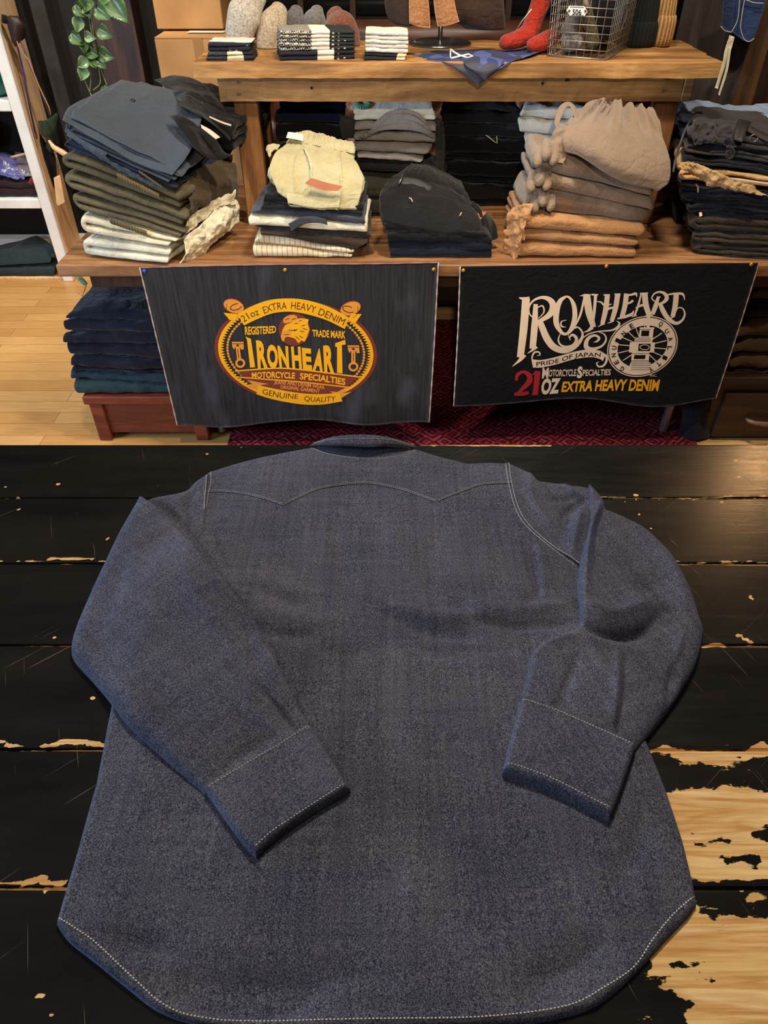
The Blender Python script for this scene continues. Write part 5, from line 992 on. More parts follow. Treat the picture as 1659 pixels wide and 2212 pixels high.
# ---- under the bench, at the back
grp = 'folded tops under the bench'
GL_ = [lvl((738, 452, 2.70), (958, 452, 2.70), .26), lvl((738, 372, 2.70), (958, 380, 2.70), .26), lvl((772, 342, 2.70), (905, 352, 2.70), .24), lvl((770, 330, 2.70), (925, 335, 2.70), .24), lvl((766, 305, 2.70), (942, 310, 2.70), .24), lvl((764, 284, 2.70), (944, 286, 2.70), .24), lvl((764, 262, 2.705), (942, 262, 2.705), .24), lvl((764, 236, 2.71), (938, 240, 2.71), .24)]
GL_[0][:, 2] = SH+.0015
Gs = stack(GL_, [(C['knit'], 4, 'thick dark grey knitted jumper at the bottom, under the grey tees'), (C['black_b'], 2, 'black tee between the dark jumper and the grey tees'), (C['tgrey'], 2, 'warm grey tee lowest of the grey tees under the bench'), (C['tgrey'], 2, 'warm grey tee second lowest of those under the bench'), (C['tgrey'], 2, 'warm grey tee in the middle, beneath the white one'), (C['tgrey'], 2, 'warm grey tee just beneath the white tee'), (C['white'], 2, 'white tee with a green leafy print topping the grey tees')],
    name='folded_tee', cat='T-shirt', group=grp, amp=.006, fr=12, crown=.3)
Gs[0].name = 'folded_jumper'; Gs[0]['category'] = 'jumper'
sheet('neckline', quilt([[(812, 262, 2.700), (835, 240, 2.705), (868, 232, 2.705), (898, 240, 2.705), (920, 262, 2.700)], [(800, 285, 2.692), (835, 262, 2.692), (868, 255, 2.692), (900, 262, 2.692), (930, 285, 2.692)], [(772, 300, 2.692), (820, 285, 2.688), (868, 282, 2.686), (910, 288, 2.688), (942, 300, 2.692)]], 20, 50, .003, 14, 3, lambda u, v: .003*np.sin(u*22)), .008, C['tgrey'], Gs[5])
M_grn = plain('green_print', (110, 176, 140), .8); mb = MB()
for k in range(9):
    a = math.radians(200+k*17.5); c0 = (785, 219)
    p1_, p2_ = (c0[0]+9*math.cos(a), c0[1]-9*math.sin(a)*-1*-1), (c0[0]+20*math.cos(a), c0[1]-17*math.sin(a))
    mb.tube([P(c0[0]+8*math.cos(a), c0[1]-6*math.sin(a), 2.70), P(c0[0]+20*math.cos(a), c0[1]-17*math.sin(a), 2.70)], [.003, .0045], 6)
wt = sheet('printed_front', quilt([[(764, 246, 2.708), (850, 250, 2.706), (938, 246, 2.708)], [(762, 222, 2.704), (850, 222, 2.704), (932, 222, 2.704)], [(764, 205, 2.72), (850, 205, 2.72), (930, 205, 2.72)]], 20, 30, .002, 10), .004, C['white'], Gs[6], toward=(0, -1, .6))
mb.build('leafy_print', M_grn, Gs[6], True)
sheet('sleeve', quilt([[(738, 300, 2.72), (752, 300, 2.715), (764, 300, 2.71)], [(732, 270, 2.72), (750, 268, 2.715), (766, 268, 2.71)], [(734, 248, 2.73), (750, 248, 2.73), (764, 250, 2.73)]], 14, 14, .002, 20), .02, C['knit'], Gs[0])
sheet('sleeve', quilt([[(940, 400, 2.70), (952, 405, 2.70), (962, 395, 2.72)], [(940, 320, 2.70), (955, 320, 2.70), (964, 320, 2.73)], [(938, 256, 2.72), (950, 252, 2.72), (960, 262, 2.74)]], 30, 14, .003, 20), .02, C['knit'], Gs[0])
NL = [lvl((590, 330, 2.78), (740, 332, 2.78), .22), lvl((592, 306, 2.78), (742, 306, 2.78), .22), lvl((595, 268, 2.78), (742, 268, 2.78), .22), lvl((600, 238, 2.78), (745, 238, 2.78), .22), lvl((600, 216, 2.79), (745, 216, 2.79), .22)]
NL[0] = np.array(NL[0]); NL[0][:, 2] = SH+.0015
stack(NL, [(C['black'], 5, 'tall pile bottom of black cloth behind the khaki shorts'), (C['black_b'], 2, 'blackish jeans under the two navy ones behind the khaki shorts'), (C['dnavy'], 2, 'navy jeans lower of two behind the khaki shorts'), (C['dnavy'], 2, 'navy jeans upper of two behind the khaki shorts, against the bench apron')], name='folded_jeans', cat='jeans', group='jeans under the left of the bench', amp=.006)
KB = [lvl((965, 452, 2.80), (1150, 450, 2.80), .25), lvl((962, 400, 2.79), (1150, 400, 2.79), .25), lvl((960, 350, 2.78), (1152, 352, 2.78), .25), lvl((960, 300, 2.78), (1150, 300, 2.78), .25), lvl((960, 270, 2.78), (1140, 272, 2.78), .25), lvl((965, 240, 2.78), (1125, 242, 2.78), .25), lvl((965, 222, 2.79), (1100, 220, 2.79), .25)]
KB[0][:, 2] = SH+.0015
stack(KB, [(C['black'], 3, 'black trousers lowest of the dark pile right of the grey tees'), (C['black'], 3, 'black trousers second lowest of the dark pile right of the grey tees'), (C['black'], 3, 'black trousers in the middle of the dark pile right of the grey tees'), (C['black_b'], 2, 'soft black trousers with loose cord, upper half of the dark pile'), (C['black_b'], 2, 'black trousers second from the top of the dark pile'), (C['charcoal'], 2, 'charcoal trousers topping the dark pile right of the grey tees')], group='dark pile under the bench', amp=.008)
MB().tube([P(1050, 292, 2.765), P(1056, 296, 2.76), P(1068, 306, 2.76), P(1074, 310, 2.76), P(1073, 294, 2.765)], .0018, 6).build('loose_cord', M_cord, bpy.data.objects['folded_trousers'] if False else thing('trouser_cord', 'pale cord loop hanging from the dark pile under the bench', 'cord', tuple(P(1060, 300, 2.76))), True)
WL = [lvl((1150, 400, 2.72), (1300, 420, 2.66), .26), lvl((1140, 340, 2.72), (1300, 345, 2.66), .27), lvl((1122, 290, 2.73), (1300, 300, 2.66), .27), lvl((1116, 256, 2.73), (1305, 268, 2.66), .27), lvl((1134, 226, 2.72), (1310, 234, 2.66), .27)]
WL[0][:, 2] = SH+.0015
stack(WL, [(C['white'], 4, 'white cotton tee lowest of the white pile behind the taupe sweatpants'), (C['white'], 2, 'crumpled white tee in the middle of the white pile'), (C['white'], 2, 'white tee second from the top of the white pile'), (C['white'], 2, 'white tee topmost behind the taupe sweatpants')], name='folded_tee', cat='T-shirt', group='white pile under the bench', amp=.007, fr=14, endj=.03)
# ---- lower left stack on the chest
grp = 'navy stack on the red-brown chest'
ZL = [lvl((165, 856, 2.275), (385, 856, 2.275), .32), lvl((152, 822, 2.28), (385, 830, 2.275), .32), lvl((150, 806, 2.28), (352, 812, 2.275), .32), lvl((150, 770, 2.285), (372, 780, 2.275), .33), lvl((138, 742, 2.29), (370, 748, 2.275), .33), lvl((140, 720, 2.30), (368, 722, 2.28), .33), lvl((135, 690, 2.30), (360, 700, 2.28), .33), lvl((150, 664, 2.33), (350, 672, 2.30), .30)]
ZL[0][:, 2] = .2005
stack(ZL, [(C['teal_b'], 2, 'dark green trousers at the bottom of the navy stack on the chest'), (C['teal'], 2, 'dark teal trousers second from the bottom on the chest'), (C['navy'], 3, 'navy trousers directly on the dark teal pair'), (C['navy'], 2, 'navy trousers with a rolled waist in the middle of the chest stack'), (C['navy'], 2, 'navy trousers third from the top of the chest stack'), (C['navy'], 2, 'navy trousers second from the top of the chest stack'), (C['navy'], 2, 'navy corduroy trousers topping the stack on the chest', dict(crown=.3))], group=grp, amp=.008, fr=11, side='F')
# ---- lower right pile on the cabinet
QL = [lvl((1572, 832, 2.30), (1900, 836, 2.28), .35), lvl((1570, 800, 2.30), (1900, 806, 2.28), .35), lvl((1566, 766, 2.30), (1900, 770, 2.28), .35), lvl((1572, 735, 2.31), (1900, 740, 2.28), .35), lvl((1585, 690, 2.31), (1900, 700, 2.29), .35), lvl((1592, 655, 2.32), (1900, 660, 2.30), .35), lvl((1600, 625, 2.33), (1900, 630, 2.30), .35)]
QL[0][:, 2] = .2815
stack(QL, [(C['ovd'], 2, 'olive-brown trousers at the bottom of the pile on the dark cabinet'), (C['brown'], 2, 'brown trousers second from the bottom on the dark cabinet'), (C['ovd'], 2, 'olive-brown trousers third from the bottom on the dark cabinet'), (C['brown'], 2, 'brown trousers third from the top on the dark cabinet'), (C['black'], 2, 'black trousers between brown ones on the dark cabinet'), (C['ovd'], 2, 'olive-brown trousers topping the pile on the dark cabinet')], group='pile on the dark cabinet', amp=.012, fr=13, side='F', crown=.2)
# ================================================================== ON THE BENCH
def zoned(name, fine, mid, dark, fineb, dots=True, z1=.42, z2=.66):
    """bandana cloth whose print runs in zones along its folded length (UV.x)"""
    t = Nt(name); uv = t.n('ShaderNodeTexCoord').outputs['UV']; x = t.n('ShaderNodeSeparateXYZ'); t.l(uv, x.inputs[0]); u = x.outputs[0]
    ck = t.n('ShaderNodeTexChecker'); ck.inputs['Scale'].default_value = 1; ck.inputs['Color1'].default_value = lin(fine); ck.inputs['Color2'].default_value = lin(fineb); t.l(t.co('Object', (190, 190, 190), (.3, .2, .785)), ck.inputs['Vector'])
    vo = t.n('ShaderNodeTexVoronoi'); vo.inputs['Scale'].default_value = 55; vo.inputs['Randomness'].default_value = .25; t.l(t.co('Object'), vo.inputs['Vector'])
    dk = t.mix(t.math('LESS_THAN', vo.outputs['Distance'], .26 if dots else -1), lin(dark), lin((226, 218, 200)))
    c = t.mix(t.math('GREATER_THAN', u, z1), ck.outputs[0], lin(mid)); c = t.mix(t.math('GREATER_THAN', u, z2), c, dk); t.col(c)
    t.b.inputs['Roughness'].default_value = .9; t.bump(t.noise(t.co(), 400, 2), .2, .001); return t.m
M_hound = zoned('houndstooth_and_dot_print', (30, 28, 26), (238, 228, 206), (34, 38, 34), (196, 188, 170))
M_navyb = zoned('navy_dot_print', (20, 20, 36), (238, 226, 200), (22, 20, 26), (24, 24, 42), True, .5, .72)
M_navyd = zoned('navy_speckled_print', (16, 16, 32), (20, 20, 34), (20, 20, 34), (26, 26, 44), True, .3, .5)
M_gbd = zoned('grey_band_print', (34, 36, 36), (216, 198, 164), (22, 22, 24), (60, 62, 62), False, .45, .8)
M_wht = cloth('white_handkerchief', (240, 232, 212), .05, c2=(226, 218, 198)); M_blkb = zoned('black_speckled_print', (16, 16, 18), (18, 18, 20), (226, 200, 160), (26, 26, 28), False, .3, .78)
def zfix(L, z=BZ+.0008): L[:, 2] = z; return L
kw = dict(amp=.0012, fr=30, jit=.004, crown=.06, cat='handkerchief', name='folded_handkerchief', endj=.006)
AL = [zfix(lvl((446, 140, 2.565), (548, 136, 2.565), .11)), lvl((444, 131, 2.565), (548, 128, 2.565), .11), lvl((446, 122, 2.567), (546, 118, 2.567), .11), lvl((450, 112, 2.57), (540, 110, 2.57), .10), lvl((448, 102, 2.57), (541, 100, 2.57), .10), lvl((450, 92, 2.572), (540, 94, 2.572), .10), lvl((452, 88, 2.575), (546, 90, 2.572), .09)]
stack(AL, [(M_gbd, 2, 'grey and black handkerchief with cream band, bottom of the small left bench stack'), (M_gbd, 2, 'grey and black handkerchief second from the bottom of the small left bench stack'), (M_gbd, 2, 'dark handkerchief in the middle of the small left bench stack'), (M_navyd, 2, 'navy speckled handkerchief under two others in the small left bench stack'), (M_navyd, 2, 'navy speckled handkerchief just below the white one on the bench'), (M_wht, 1, 'white handkerchief topping the small left bench stack')], group='small handkerchief stack at the left end of the bench', **kw)
HL = [zfix(lvl((606, 142, 2.56), (766, 133, 2.60), .15))]
for a, b in ((133, 127), (122, 118), (112, 106), (102, 98), (92, 90), (83, 82), (75, 74), (66, 66)): HL.append(lvl((604, a, 2.56), (767, b, 2.60), .15))
names_ = ['navy dotted handkerchief at the very bottom of the big bench stack', 'navy dotted handkerchief second from the bottom of the big bench stack', 'navy dotted handkerchief directly under the houndstooth ones', 'houndstooth handkerchief lowest of the five on the big bench stack', 'houndstooth handkerchief second lowest of the five', 'houndstooth handkerchief in the middle of the five', 'houndstooth handkerchief just beneath the topmost one', 'houndstooth and dot handkerchief with a white band topping the big bench stack']
stack(HL, [(M_navyb if i < 3 else M_hound, 2, n_) for i, n_ in enumerate(names_)], group='big handkerchief stack on the bench', **kw)
WLs = [zfix(lvl((787, 134, 2.565), (874, 134, 2.565), .11)), lvl((786, 122, 2.567), (876, 124, 2.567), .11), lvl((790, 113, 2.57), (880, 116, 2.57), .11)]
for a in (103, 94, 85, 76, 66): WLs.append(lvl((789, a, 2.57), (882, a+3, 2.57), .11))
stack(WLs, [(M_blkb, 2, 'black speckled handkerchief at the bottom of the white bench stack'), (M_blkb, 2, 'black speckled handkerchief directly under the white ones')]+[(M_wht, 2, n_) for n_ in ('white handkerchief lowest of the white ones on the bench', 'white handkerchief second lowest of the white ones on the bench', 'white handkerchief in the middle of the white ones on the bench', 'white handkerchief just beneath the topmost white one', 'white handkerchief topping the white stack on the bench')], group='white handkerchief stack on the bench', **kw)
def felt(name, rgb):
    t = Nt(name); a = t.noise(t.co(), 160, 4, .8); C_ = lin(rgb); t.col(t.ramp(a, (.35, tuple(x*.5 for x in C_[:3])+(1,)), (.6, tuple(min(1, x*1.35) for x in C_[:3])+(1,)))); t.b.inputs['Roughness'].default_value = 1
    t.b.inputs['Sheen Weight'].default_value = .3; t.bump(a, .6, .003); return t.m
def bulge(name, label, cat, pts, r, mat, sy=1., group=None, seg=28, amp=.004):
    """a soft closed body along a path of (px, py, Y) points"""
    p_ = cr(np.array([tuple(P(*q)) for q in pts]), 30); r_ = np.interp(np.linspace(0, 1, 30), np.linspace(0, 1, len(r)), r)
    d0 = p_[0]-p_[1]; d1 = p_[-1]-p_[-2]; d0 /= np.linalg.norm(d0); d1 /= np.linalg.norm(d1)
    K = np.sin(np.linspace(.15, 1.45, 5)); Cc = np.cos(np.linspace(.15, 1.45, 5))
    pre = [p_[0]+d0*r_[0]*.8*c for c in Cc]; post = [p_[-1]+d1*r_[-1]*.8*c for c in Cc[::-1]]
    pp = np.concatenate([pre, p_, post]); rr = np.concatenate([r_[0]*K, r_, r_[-1]*K[::-1]])
    m = MB(); m.tube(pp, rr, seg, sy=sy); V = np.array(m.V); V += np.stack([fbm(V, 12, 2, k)*amp for k in range(3)], 1); V[:, 2] = np.maximum(V[:, 2], BZ+.001)
    m.V = [tuple(v) for v in V]; return tag(m.build(name, mat, None, True), label, cat, group)
gw = 'wool beanies along the back of the bench'
bulge('wool_beanie', 'tall light grey wool beanie leaning at the left end of the bench', 'hat', [(515, 110, 2.80), (517, 70, 2.80), (528, 30, 2.80), (550, -10, 2.82)], [.034, .046, .052, .04], felt('light_grey_felt', (176, 166, 148)), .6, gw)
bulge('wool_beanie', 'beige grey wool beanie second from the left end of the bench', 'hat', [(583, 118, 2.82), (585, 80, 2.82), (592, 48, 2.82), (603, 22, 2.84)], [.046, .05, .046, .028], felt('beige_felt', (168, 150, 122)), .6, gw)
bulge('wool_beanie', 'dark grey wool beanie between the beige one and the mid grey one', 'hat', [(634, 96, 2.86), (635, 70, 2.86), (637, 42, 2.86), (640, 24, 2.88)], [.034, .037, .034, .022], felt('dark_grey_felt', (92, 88, 84)), .6, gw)
bulge('wool_beanie', 'mid grey wool beanie just left of the brown one', 'hat', [(678, 96, 2.86), (678, 70, 2.86), (680, 40, 2.86), (684, 22, 2.88)], [.038, .042, .038, .02], felt('mid_grey_felt', (104, 98, 92)), .6, gw)
bulge('wool_beanie', 'rust brown wool beanie behind the big handkerchief stack', 'hat', [(735, 112, 2.86), (735, 80, 2.86), (730, 52, 2.86), (722, 32, 2.88)], [.062, .066, .056, .03], felt('rust_felt', (112, 66, 46)), .6, gw)
# vest on its stand
M_chrome = plain('polished_steel', (170, 168, 164), .2, .95, .03)
st0 = thing('display_stand', 'polished round steel stand on the bench holding up the brown vest', 'stand', tuple(U(950, 100, BZ)))
q = U(951, 97, BZ); prof = [(.0, .012), (.02, .012), (.085, .010), (.105, .006), (.108, .0015)]; mb = MB(); V = []; F = []; ns = 40
for r_, z in prof+[(.0, .0012)]:
    for k in range(ns): a = 2*math.pi*k/ns; V.append((q.x+(r_+.0005)*math.cos(a), q.y+.02+(r_+.0005)*math.sin(a), BZ+z))
for i in range(len(prof)):
    for k in range(ns): F.append((i*ns+k, i*ns+(k+1) % ns, (i+1)*ns+(k+1) % ns, (i+1)*ns+k))
mb.add(V, F).build('base_plate', M_chrome, st0, True)
MB().tube([(q.x, q.y+.02, BZ+.010), (q.x, q.y+.02, BZ+.30)], .0075, 14).build('pole', M_chrome, st0, True)
M_vest = cloth('dark_brown_waxed_cotton', (58, 42, 32), .12); M_vt = cloth('tan_leather_edge', (168, 116, 76), .14, 200)
vs = thing('vest', 'dark brown vest with tan front edges, hanging on the steel stand', 'vest', tuple(P(950, 60, 2.72)))
sheet('front_panel', quilt([[(828, -60, 2.70), (830, 20, 2.70), (848, 52, 2.70), (885, 58, 2.68)], [(850, -60, 2.66), (862, 10, 2.66), (878, 44, 2.66), (905, 52, 2.665)], [(885, -60, 2.65), (905, 0, 2.65), (925, 40, 2.655), (935, 54, 2.66)]], 24, 30, .003, 12), .006, M_vest, vs)
sheet('front_panel', quilt([[(930, -60, 2.665), (960, 30, 2.66), (985, 52, 2.67), (1005, 66, 2.70)], [(990, -60, 2.66), (1020, 20, 2.66), (1040, 60, 2.68), (1045, 68, 2.70)], [(1085, -60, 2.72), (1090, 20, 2.72), (1094, 60, 2.74), (1090, 66, 2.75)]], 24, 30, .003, 12), .006, M_vest, vs)
sheet('tan_front_edge', quilt([[(884, -40, 2.640), (883, 20, 2.640), (884, 50, 2.642)], [(905, -40, 2.632), (905, 20, 2.632), (905, 58, 2.634)], [(922, -40, 2.638), (928, 20, 2.638), (930, 61, 2.640)]], 16, 20, .0015, 14), .005, M_vt, vs)
sheet('tan_front_edge', quilt([[(934, -40, 2.640), (938, 20, 2.640), (945, 58, 2.640)], [(955, -40, 2.632), (962, 20, 2.632), (968, 55, 2.634)], [(975, -40, 2.638), (986, 20, 2.638), (993, 47, 2.640)]], 16, 20, .0015, 14), .005, M_vt, vs)
# blue camo bandana hanging over the front edge
t = Nt('blue_camouflage_print'); vo = t.n('ShaderNodeTexVoronoi'); vo.feature = 'F1'; vo.inputs['Scale'].default_value = 22; t.l(t.co(), vo.inputs['Vector']); x_ = t.n('ShaderNodeSeparateColor'); t.l(vo.outputs['Color'], x_.inputs[0])
t.col(t.ramp(x_.outputs[0], (0, lin((48, 58, 104))), (.35, lin((74, 84, 138))), (.62, lin((52, 54, 66))), (.93, lin((40, 110, 190))), const=True)); t.b.inputs['Roughness'].default_value = .7; M_camo = t.m
bd = thing('bandana', 'blue camouflage bandana draped over the front edge of the bench in a point', 'bandana', tuple(P(1030, 130, 2.55)))
sheet('cloth', quilt([[(893, 118, 2.66), (950, 108, 2.72), (1040, 108, 2.72), (1100, 110, 2.72), (1176, 92, 2.80)], [(900, 128, 2.60), (960, 126, 2.60), (1030, 122, 2.62), (1100, 122, 2.64), (1170, 106, 2.70)], [(930, 131, 2.562), (980, 134, 2.552), (1030, 134, 2.548), (1090, 130, 2.565), (1150, 118, 2.62)], [(972, 139, 2.534), (1000, 150, 2.530), (1035, 152, 2.526), (1065, 148, 2.530), (1098, 137, 2.536)], [(1018, 176, 2.528), (1027, 182, 2.526), (1032, 186, 2.524), (1038, 182, 2.526), (1048, 172, 2.528)]], 50, 60, .0015, 20, 3), .0025, M_camo, bd)
sheet('folded_corner', quilt([[(990, 118, 2.63), (1045, 108, 2.66), (1080, 118, 2.64)], [(1000, 134, 2.545), (1045, 130, 2.545), (1090, 130, 2.55)], [(1012, 146, 2.522), (1048, 152, 2.516), (1078, 145, 2.524)], [(1038, 166, 2.518), (1047, 172, 2.515), (1054, 168, 2.518)]], 36, 30, .002, 26, 8), .002, M_camo, bd)
M_wp = plain('white_plastic_clip', (226, 216, 190), .4)
ck = thing('cord_clip', 'cream plastic loop clip lying on the blue bandana', 'clip', tuple(P(990, 118, 2.60)))
MB().tube([P(*q_) for q_ in ((973, 106, 2.64), (980, 112, 2.61), (992, 119, 2.59), (1010, 125, 2.58), (1021, 122, 2.59), (1012, 117, 2.60), (996, 121, 2.59), (974, 126, 2.58))], .0028, 8).build('loop', M_wp, ck, True)
MB().tube([P(973, 106, 2.64), P(973, 124, 2.585)], .0022, 8).build('bar', M_wp, ck, True)
# red knitted socks
M_red = cloth('red_knit', (160, 42, 22), .12, 260, .2, bumps=.9)
gr = 'red knitted pieces left of the basket'
def sock(pts, r, label): return bulge('knitted_sock', label, 'sock', pts, r, M_red, .8, gr, amp=.003)
sock([(1092, 92, 2.72), (1118, 86, 2.73), (1142, 72, 2.74), (1156, 40, 2.76), (1168, 5, 2.78), (1178, -30, 2.80)], [.026, .031, .036, .033, .036, .036], 'red knitted sock standing bent left of the wire basket')
sock([(1152, 96, 2.68), (1172, 90, 2.70), (1190, 80, 2.74)], [.026, .03, .028], 'small red knitted piece low against the left side of the wire basket')
MB_ = MB().tube([P(1148, 20, 2.70), P(1128, 45, 2.74), P(1112, 70, 2.78)], .0016, 6); tag(MB_.build('thin_cord', M_cord, None, True), 'thin pale string hanging beside the red sock', 'string')
# wire basket
bk_ = thing('wire_basket', 'square mesh wire basket with a numbered plate, standing on the bench', 'basket', (.68, 2.72, BZ))
c0 = np.array([.517, 2.650]); ex = np.array([.885, -.466]); ey = np.array([.466, .885]); LW, LD, LH = .185, .335, .30
def bpt(s, t_, h):   # the basket flares a little towards its rim
    k = 1+.10*h/LH; s = (s-LW/2)*k+LW/2; t_ = (t_-LD/2)*k+LD/2; q = c0+ex*s+ey*t_; return (q[0], q[1], BZ+.003+h)
M_wire = plain('galvanised_wire', (168, 160, 146), .38, .8, .08); wr_ = .0013
mb = MB()
hs = np.linspace(0, LH, 15)
for h in hs:
    r_ = .0024 if h in (0, LH) else wr_; mb.tube([bpt(0, 0, h), bpt(LW, 0, h), bpt(LW, LD, h), bpt(0, LD, h), bpt(0, 0, h)], r_, 6) if False else [mb.tube([bpt(*a, h), bpt(*b, h)], r_, 6) for a, b in (((0, 0), (LW, 0)), ((LW, 0), (LW, LD)), ((LW, LD), (0, LD)), ((0, LD), (0, 0)))]
for s in np.linspace(0, LW, 9): mb.tube([bpt(s, 0, LH), bpt(s, 0, 0), bpt(s, LD, 0), bpt(s, LD, LH)], wr_, 6)
for s in np.linspace(0, LD, 16)[1:-1]: mb.tube([bpt(0, s, LH), bpt(0, s, 0), bpt(LW, s, 0), bpt(LW, s, LH)], wr_, 6)
mb.build('wire_mesh', M_wire, bk_, True)
M_plate = plain('white_enamel', (220, 216, 204), .4, var=.05)
def onb(px, py, out):  # point on the basket's front face plane
    d = np.array(ray(px, py)); n = np.array([-ey[0], -ey[1], 0]); p0 = np.array(bpt(0, 0, .12)); o = np.array([0, 0, CAMZ]); t_ = ((p0-o)@n)/(d@n); return Vector(o+d*t_+n*out)
pl = [(1225, 22), (1231, 12), (1263, 13), (1270, 24), (1264, 34), (1232, 33)]; mb = MB(); V = [onb(x, y, .004) for x, y in pl]+[onb(x, y, .0055) for x, y in pl]
mb.add(V, [tuple(range(6))[::-1], tuple(range(6, 12))]+[(i, (i+1) % 6, 6+(i+1) % 6, 6+i) for i in range(6)]); plate = mb.build('number_plate', M_plate, bk_)
gv, gf_, gw_ = glyphs('506', .02); bl = lambda x, y: onb(1238+x/gw_*19, 31-y*12+x/gw_*1.0, .0062)
MB().add([bl(*v) for v in gv], gf_).build('number', M_bk, plate)
mb = MB(); mb.tube([onb(1233, 14.5, .0062), onb(1262, 15.5, .0062)], .0006, 4).tube([onb(1235, 32, .0062), onb(1262, 33, .0062)], .0005, 4); mb.build('printed_rule', M_bk, plate)
for x in (1231, 1266): MB().tube([onb(x, 23, .005), onb(x, 23.1, .0075)], .0034, 10).build('rivet', plain('bronze', (110, 84, 60), .4, .6), plate, True)
def inb(s, t_, h): return bpt(s, t_, h)
def lump(name, label, cat, pts, r, mat, sy=1.):
    mb = MB(); p_ = cr(np.array(pts), 20); r_ = np.interp(np.linspace(0, 1, 20), np.linspace(0, 1, len(r)), r); r_[0] = r_[-1] = .004; mb.tube(p_, r_, 18, sy=sy); V = np.array(mb.V); V += np.stack([fbm(V, 25, 2, k)*.004 for k in range(3)], 1); mb.V = [tuple(v) for v in V]
    return tag(mb.build(name, mat, None, True), label, cat, 'knitwear inside the wire basket')
lump('rolled_sock', 'light grey sock lying inside the wire basket, front left', 'sock', [inb(.03, .04, .03), inb(.06, .05, .035), inb(.09, .06, .03)], [.022, .028, .02], felt('ash_felt', (120, 116, 110)))
lump('rolled_sock', 'grey sock standing above the light one inside the wire basket', 'sock', [inb(.05, .05, .05), inb(.055, .06, .09), inb(.07, .07, .13)], [.026, .026, .02], felt('stone_felt', (96, 92, 88)))
lump('rolled_sock', 'olive sock inside the wire basket, beside the grey one', 'sock', [inb(.13, .05, .02), inb(.11, .05, .08), inb(.06, .06, .17), inb(.04, .06, .24)], [.018, .018, .022, .02], C['olive_b'])
lump('rolled_sock', 'black sock bundle filling the right of the wire basket', 'sock', [inb(.13, .12, .04), inb(.13, .14, .10), inb(.12, .16, .18), inb(.12, .18, .26)], [.055, .062, .06, .05], C['black'])
lump('rolled_sock', 'black sock bundle at the back of the wire basket', 'sock', [inb(.10, .24, .05), inb(.10, .25, .13), inb(.10, .26, .22)], [.06, .065, .055], C['black_b'])
tag(MB().tube([inb(.078, .012, .200), inb(.085, .012, .165), inb(.105, .014, .125)], [.006, .0075, .007], 10).build('wooden_toggle', M_paper, None, True), 'pale wooden toggle hanging inside the wire basket below the plate', 'toggle')
def knit(name, rgb):
    t = Nt(name); C_ = lin(rgb); x = t.n('ShaderNodeTexCoord'); u = t.n('ShaderNodeSeparateXYZ'); t.l(x.outputs['UV'], u.inputs[0]); f = t.math('SINE', t.math('MULTIPLY', u.outputs[0], 6.2832*26)); a = t.math('ADD', t.math('MULTIPLY', f, .35), t.noise(t.co(), 260, 3, .7))
    t.col(t.ramp(a, (.2, tuple(q*.45 for q in C_[:3])+(1,)), (.75, tuple(min(1, q*1.15) for q in C_[:3])+(1,)))); t.b.inputs['Roughness'].default_value = 1; t.bump(a, .8, .004); return t.m
def beanie(label, c, w, d, h, rot, mat, cuff=.06, lean=(0, 0)):
    r = thing('knitted_beanie', label, 'hat', c, 'beanies right of the wire basket'); nu = 120
    def shell(prof, name):
        V = []; uv = []; F = []
        for z, k in prof:
            for i in range(nu):
                a = 2*math.pi*i/nu; rr = k*(1+.018*math.sin(a*26)); x, y = w*rr*math.cos(a), d*rr*math.sin(a)
                V.append((c[0]+x*math.cos(rot)-y*math.sin(rot)+lean[0]*z, c[1]+x*math.sin(rot)+y*math.cos(rot)+lean[1]*z, c[2]+z)); uv.append((i/nu, z))
        m = len(prof)
        for j in range(m-1):
            for i in range(nu): i2 = (i+1) % nu; F.append((j*nu+i, j*nu+i2, (j+1)*nu+i2, (j+1)*nu+i))
        F.append(tuple(range(nu))[::-1]); F.append(tuple((m-1)*nu+i for i in range(nu))); mobj(name, V, F, mat, r, True, uv=uv)
    shell([(0, .9), (.01, .96), (cuff*.5, .96), (h*.4, .95), (h*.6, .88), (h*.8, .70), (h*.93, .42), (h, .08)], 'crown')
    shell([(0, .92), (.004, 1.02), (cuff*.3, 1.08), (cuff*.8, 1.08), (cuff-.003, 1.04), (cuff+.002, .97)], 'turned_cuff'); return r
q1 = U(1448, 102, BZ); q2 = U(1392, 104, BZ)
beanie('tan ribbed knitted beanie standing at the right end of the bench', (q1.x-.04, q1.y+.075, BZ+.001), .046, .085, .22, .2, knit('tan_knit', (196, 150, 92)), .085)
beanie('black knitted beanie between the wire basket and the tan beanie', (q2.x-.02, q2.y+.04, BZ+.001), .058, .05, .21, -.1, knit('black_knit', (22, 24, 22)), .07)

# ================================================================== BACKGROUND
# leather sofa
M_lea = plain('brown_leather', (84, 52, 34), .38, var=.2, sc=8)
sf = thing('chesterfield_sofa', 'brown tufted leather sofa behind the bench', 'sofa', (.35, 3.7, 0))
def tuft(x0, x1, z0, z1, y, nx, nz, name):
    xs_, zs_ = np.linspace(x0, x1, nx*10), np.linspace(z0, z1, nz*10); XX, ZZ = np.meshgrid(xs_, zs_, indexing='ij'); u = (XX-x0)/(x1-x0)*nx; w = (ZZ-z0)/(z1-z0)*nz
    b = np.abs(np.sin(math.pi*(u+w)/1))*np.abs(np.sin(math.pi*(u-w)/1)); sheet(name, np.stack([XX, y-.05*b**.6, ZZ], -1), .12, M_lea, sf, toward=(0, -1, 0))
tuft(-.75, 1.35, .45, 1.10, 3.62, 14, 4, 'tufted_back')
MB().box(-.75, 1.35, 3.2, 3.60, .12, .42, b=.03).build('seat', M_lea, sf); MB().tube([(-.76, 3.68, 1.14), (1.36, 3.68, 1.14)], .06, 16).build('top_roll', M_lea, sf, True)
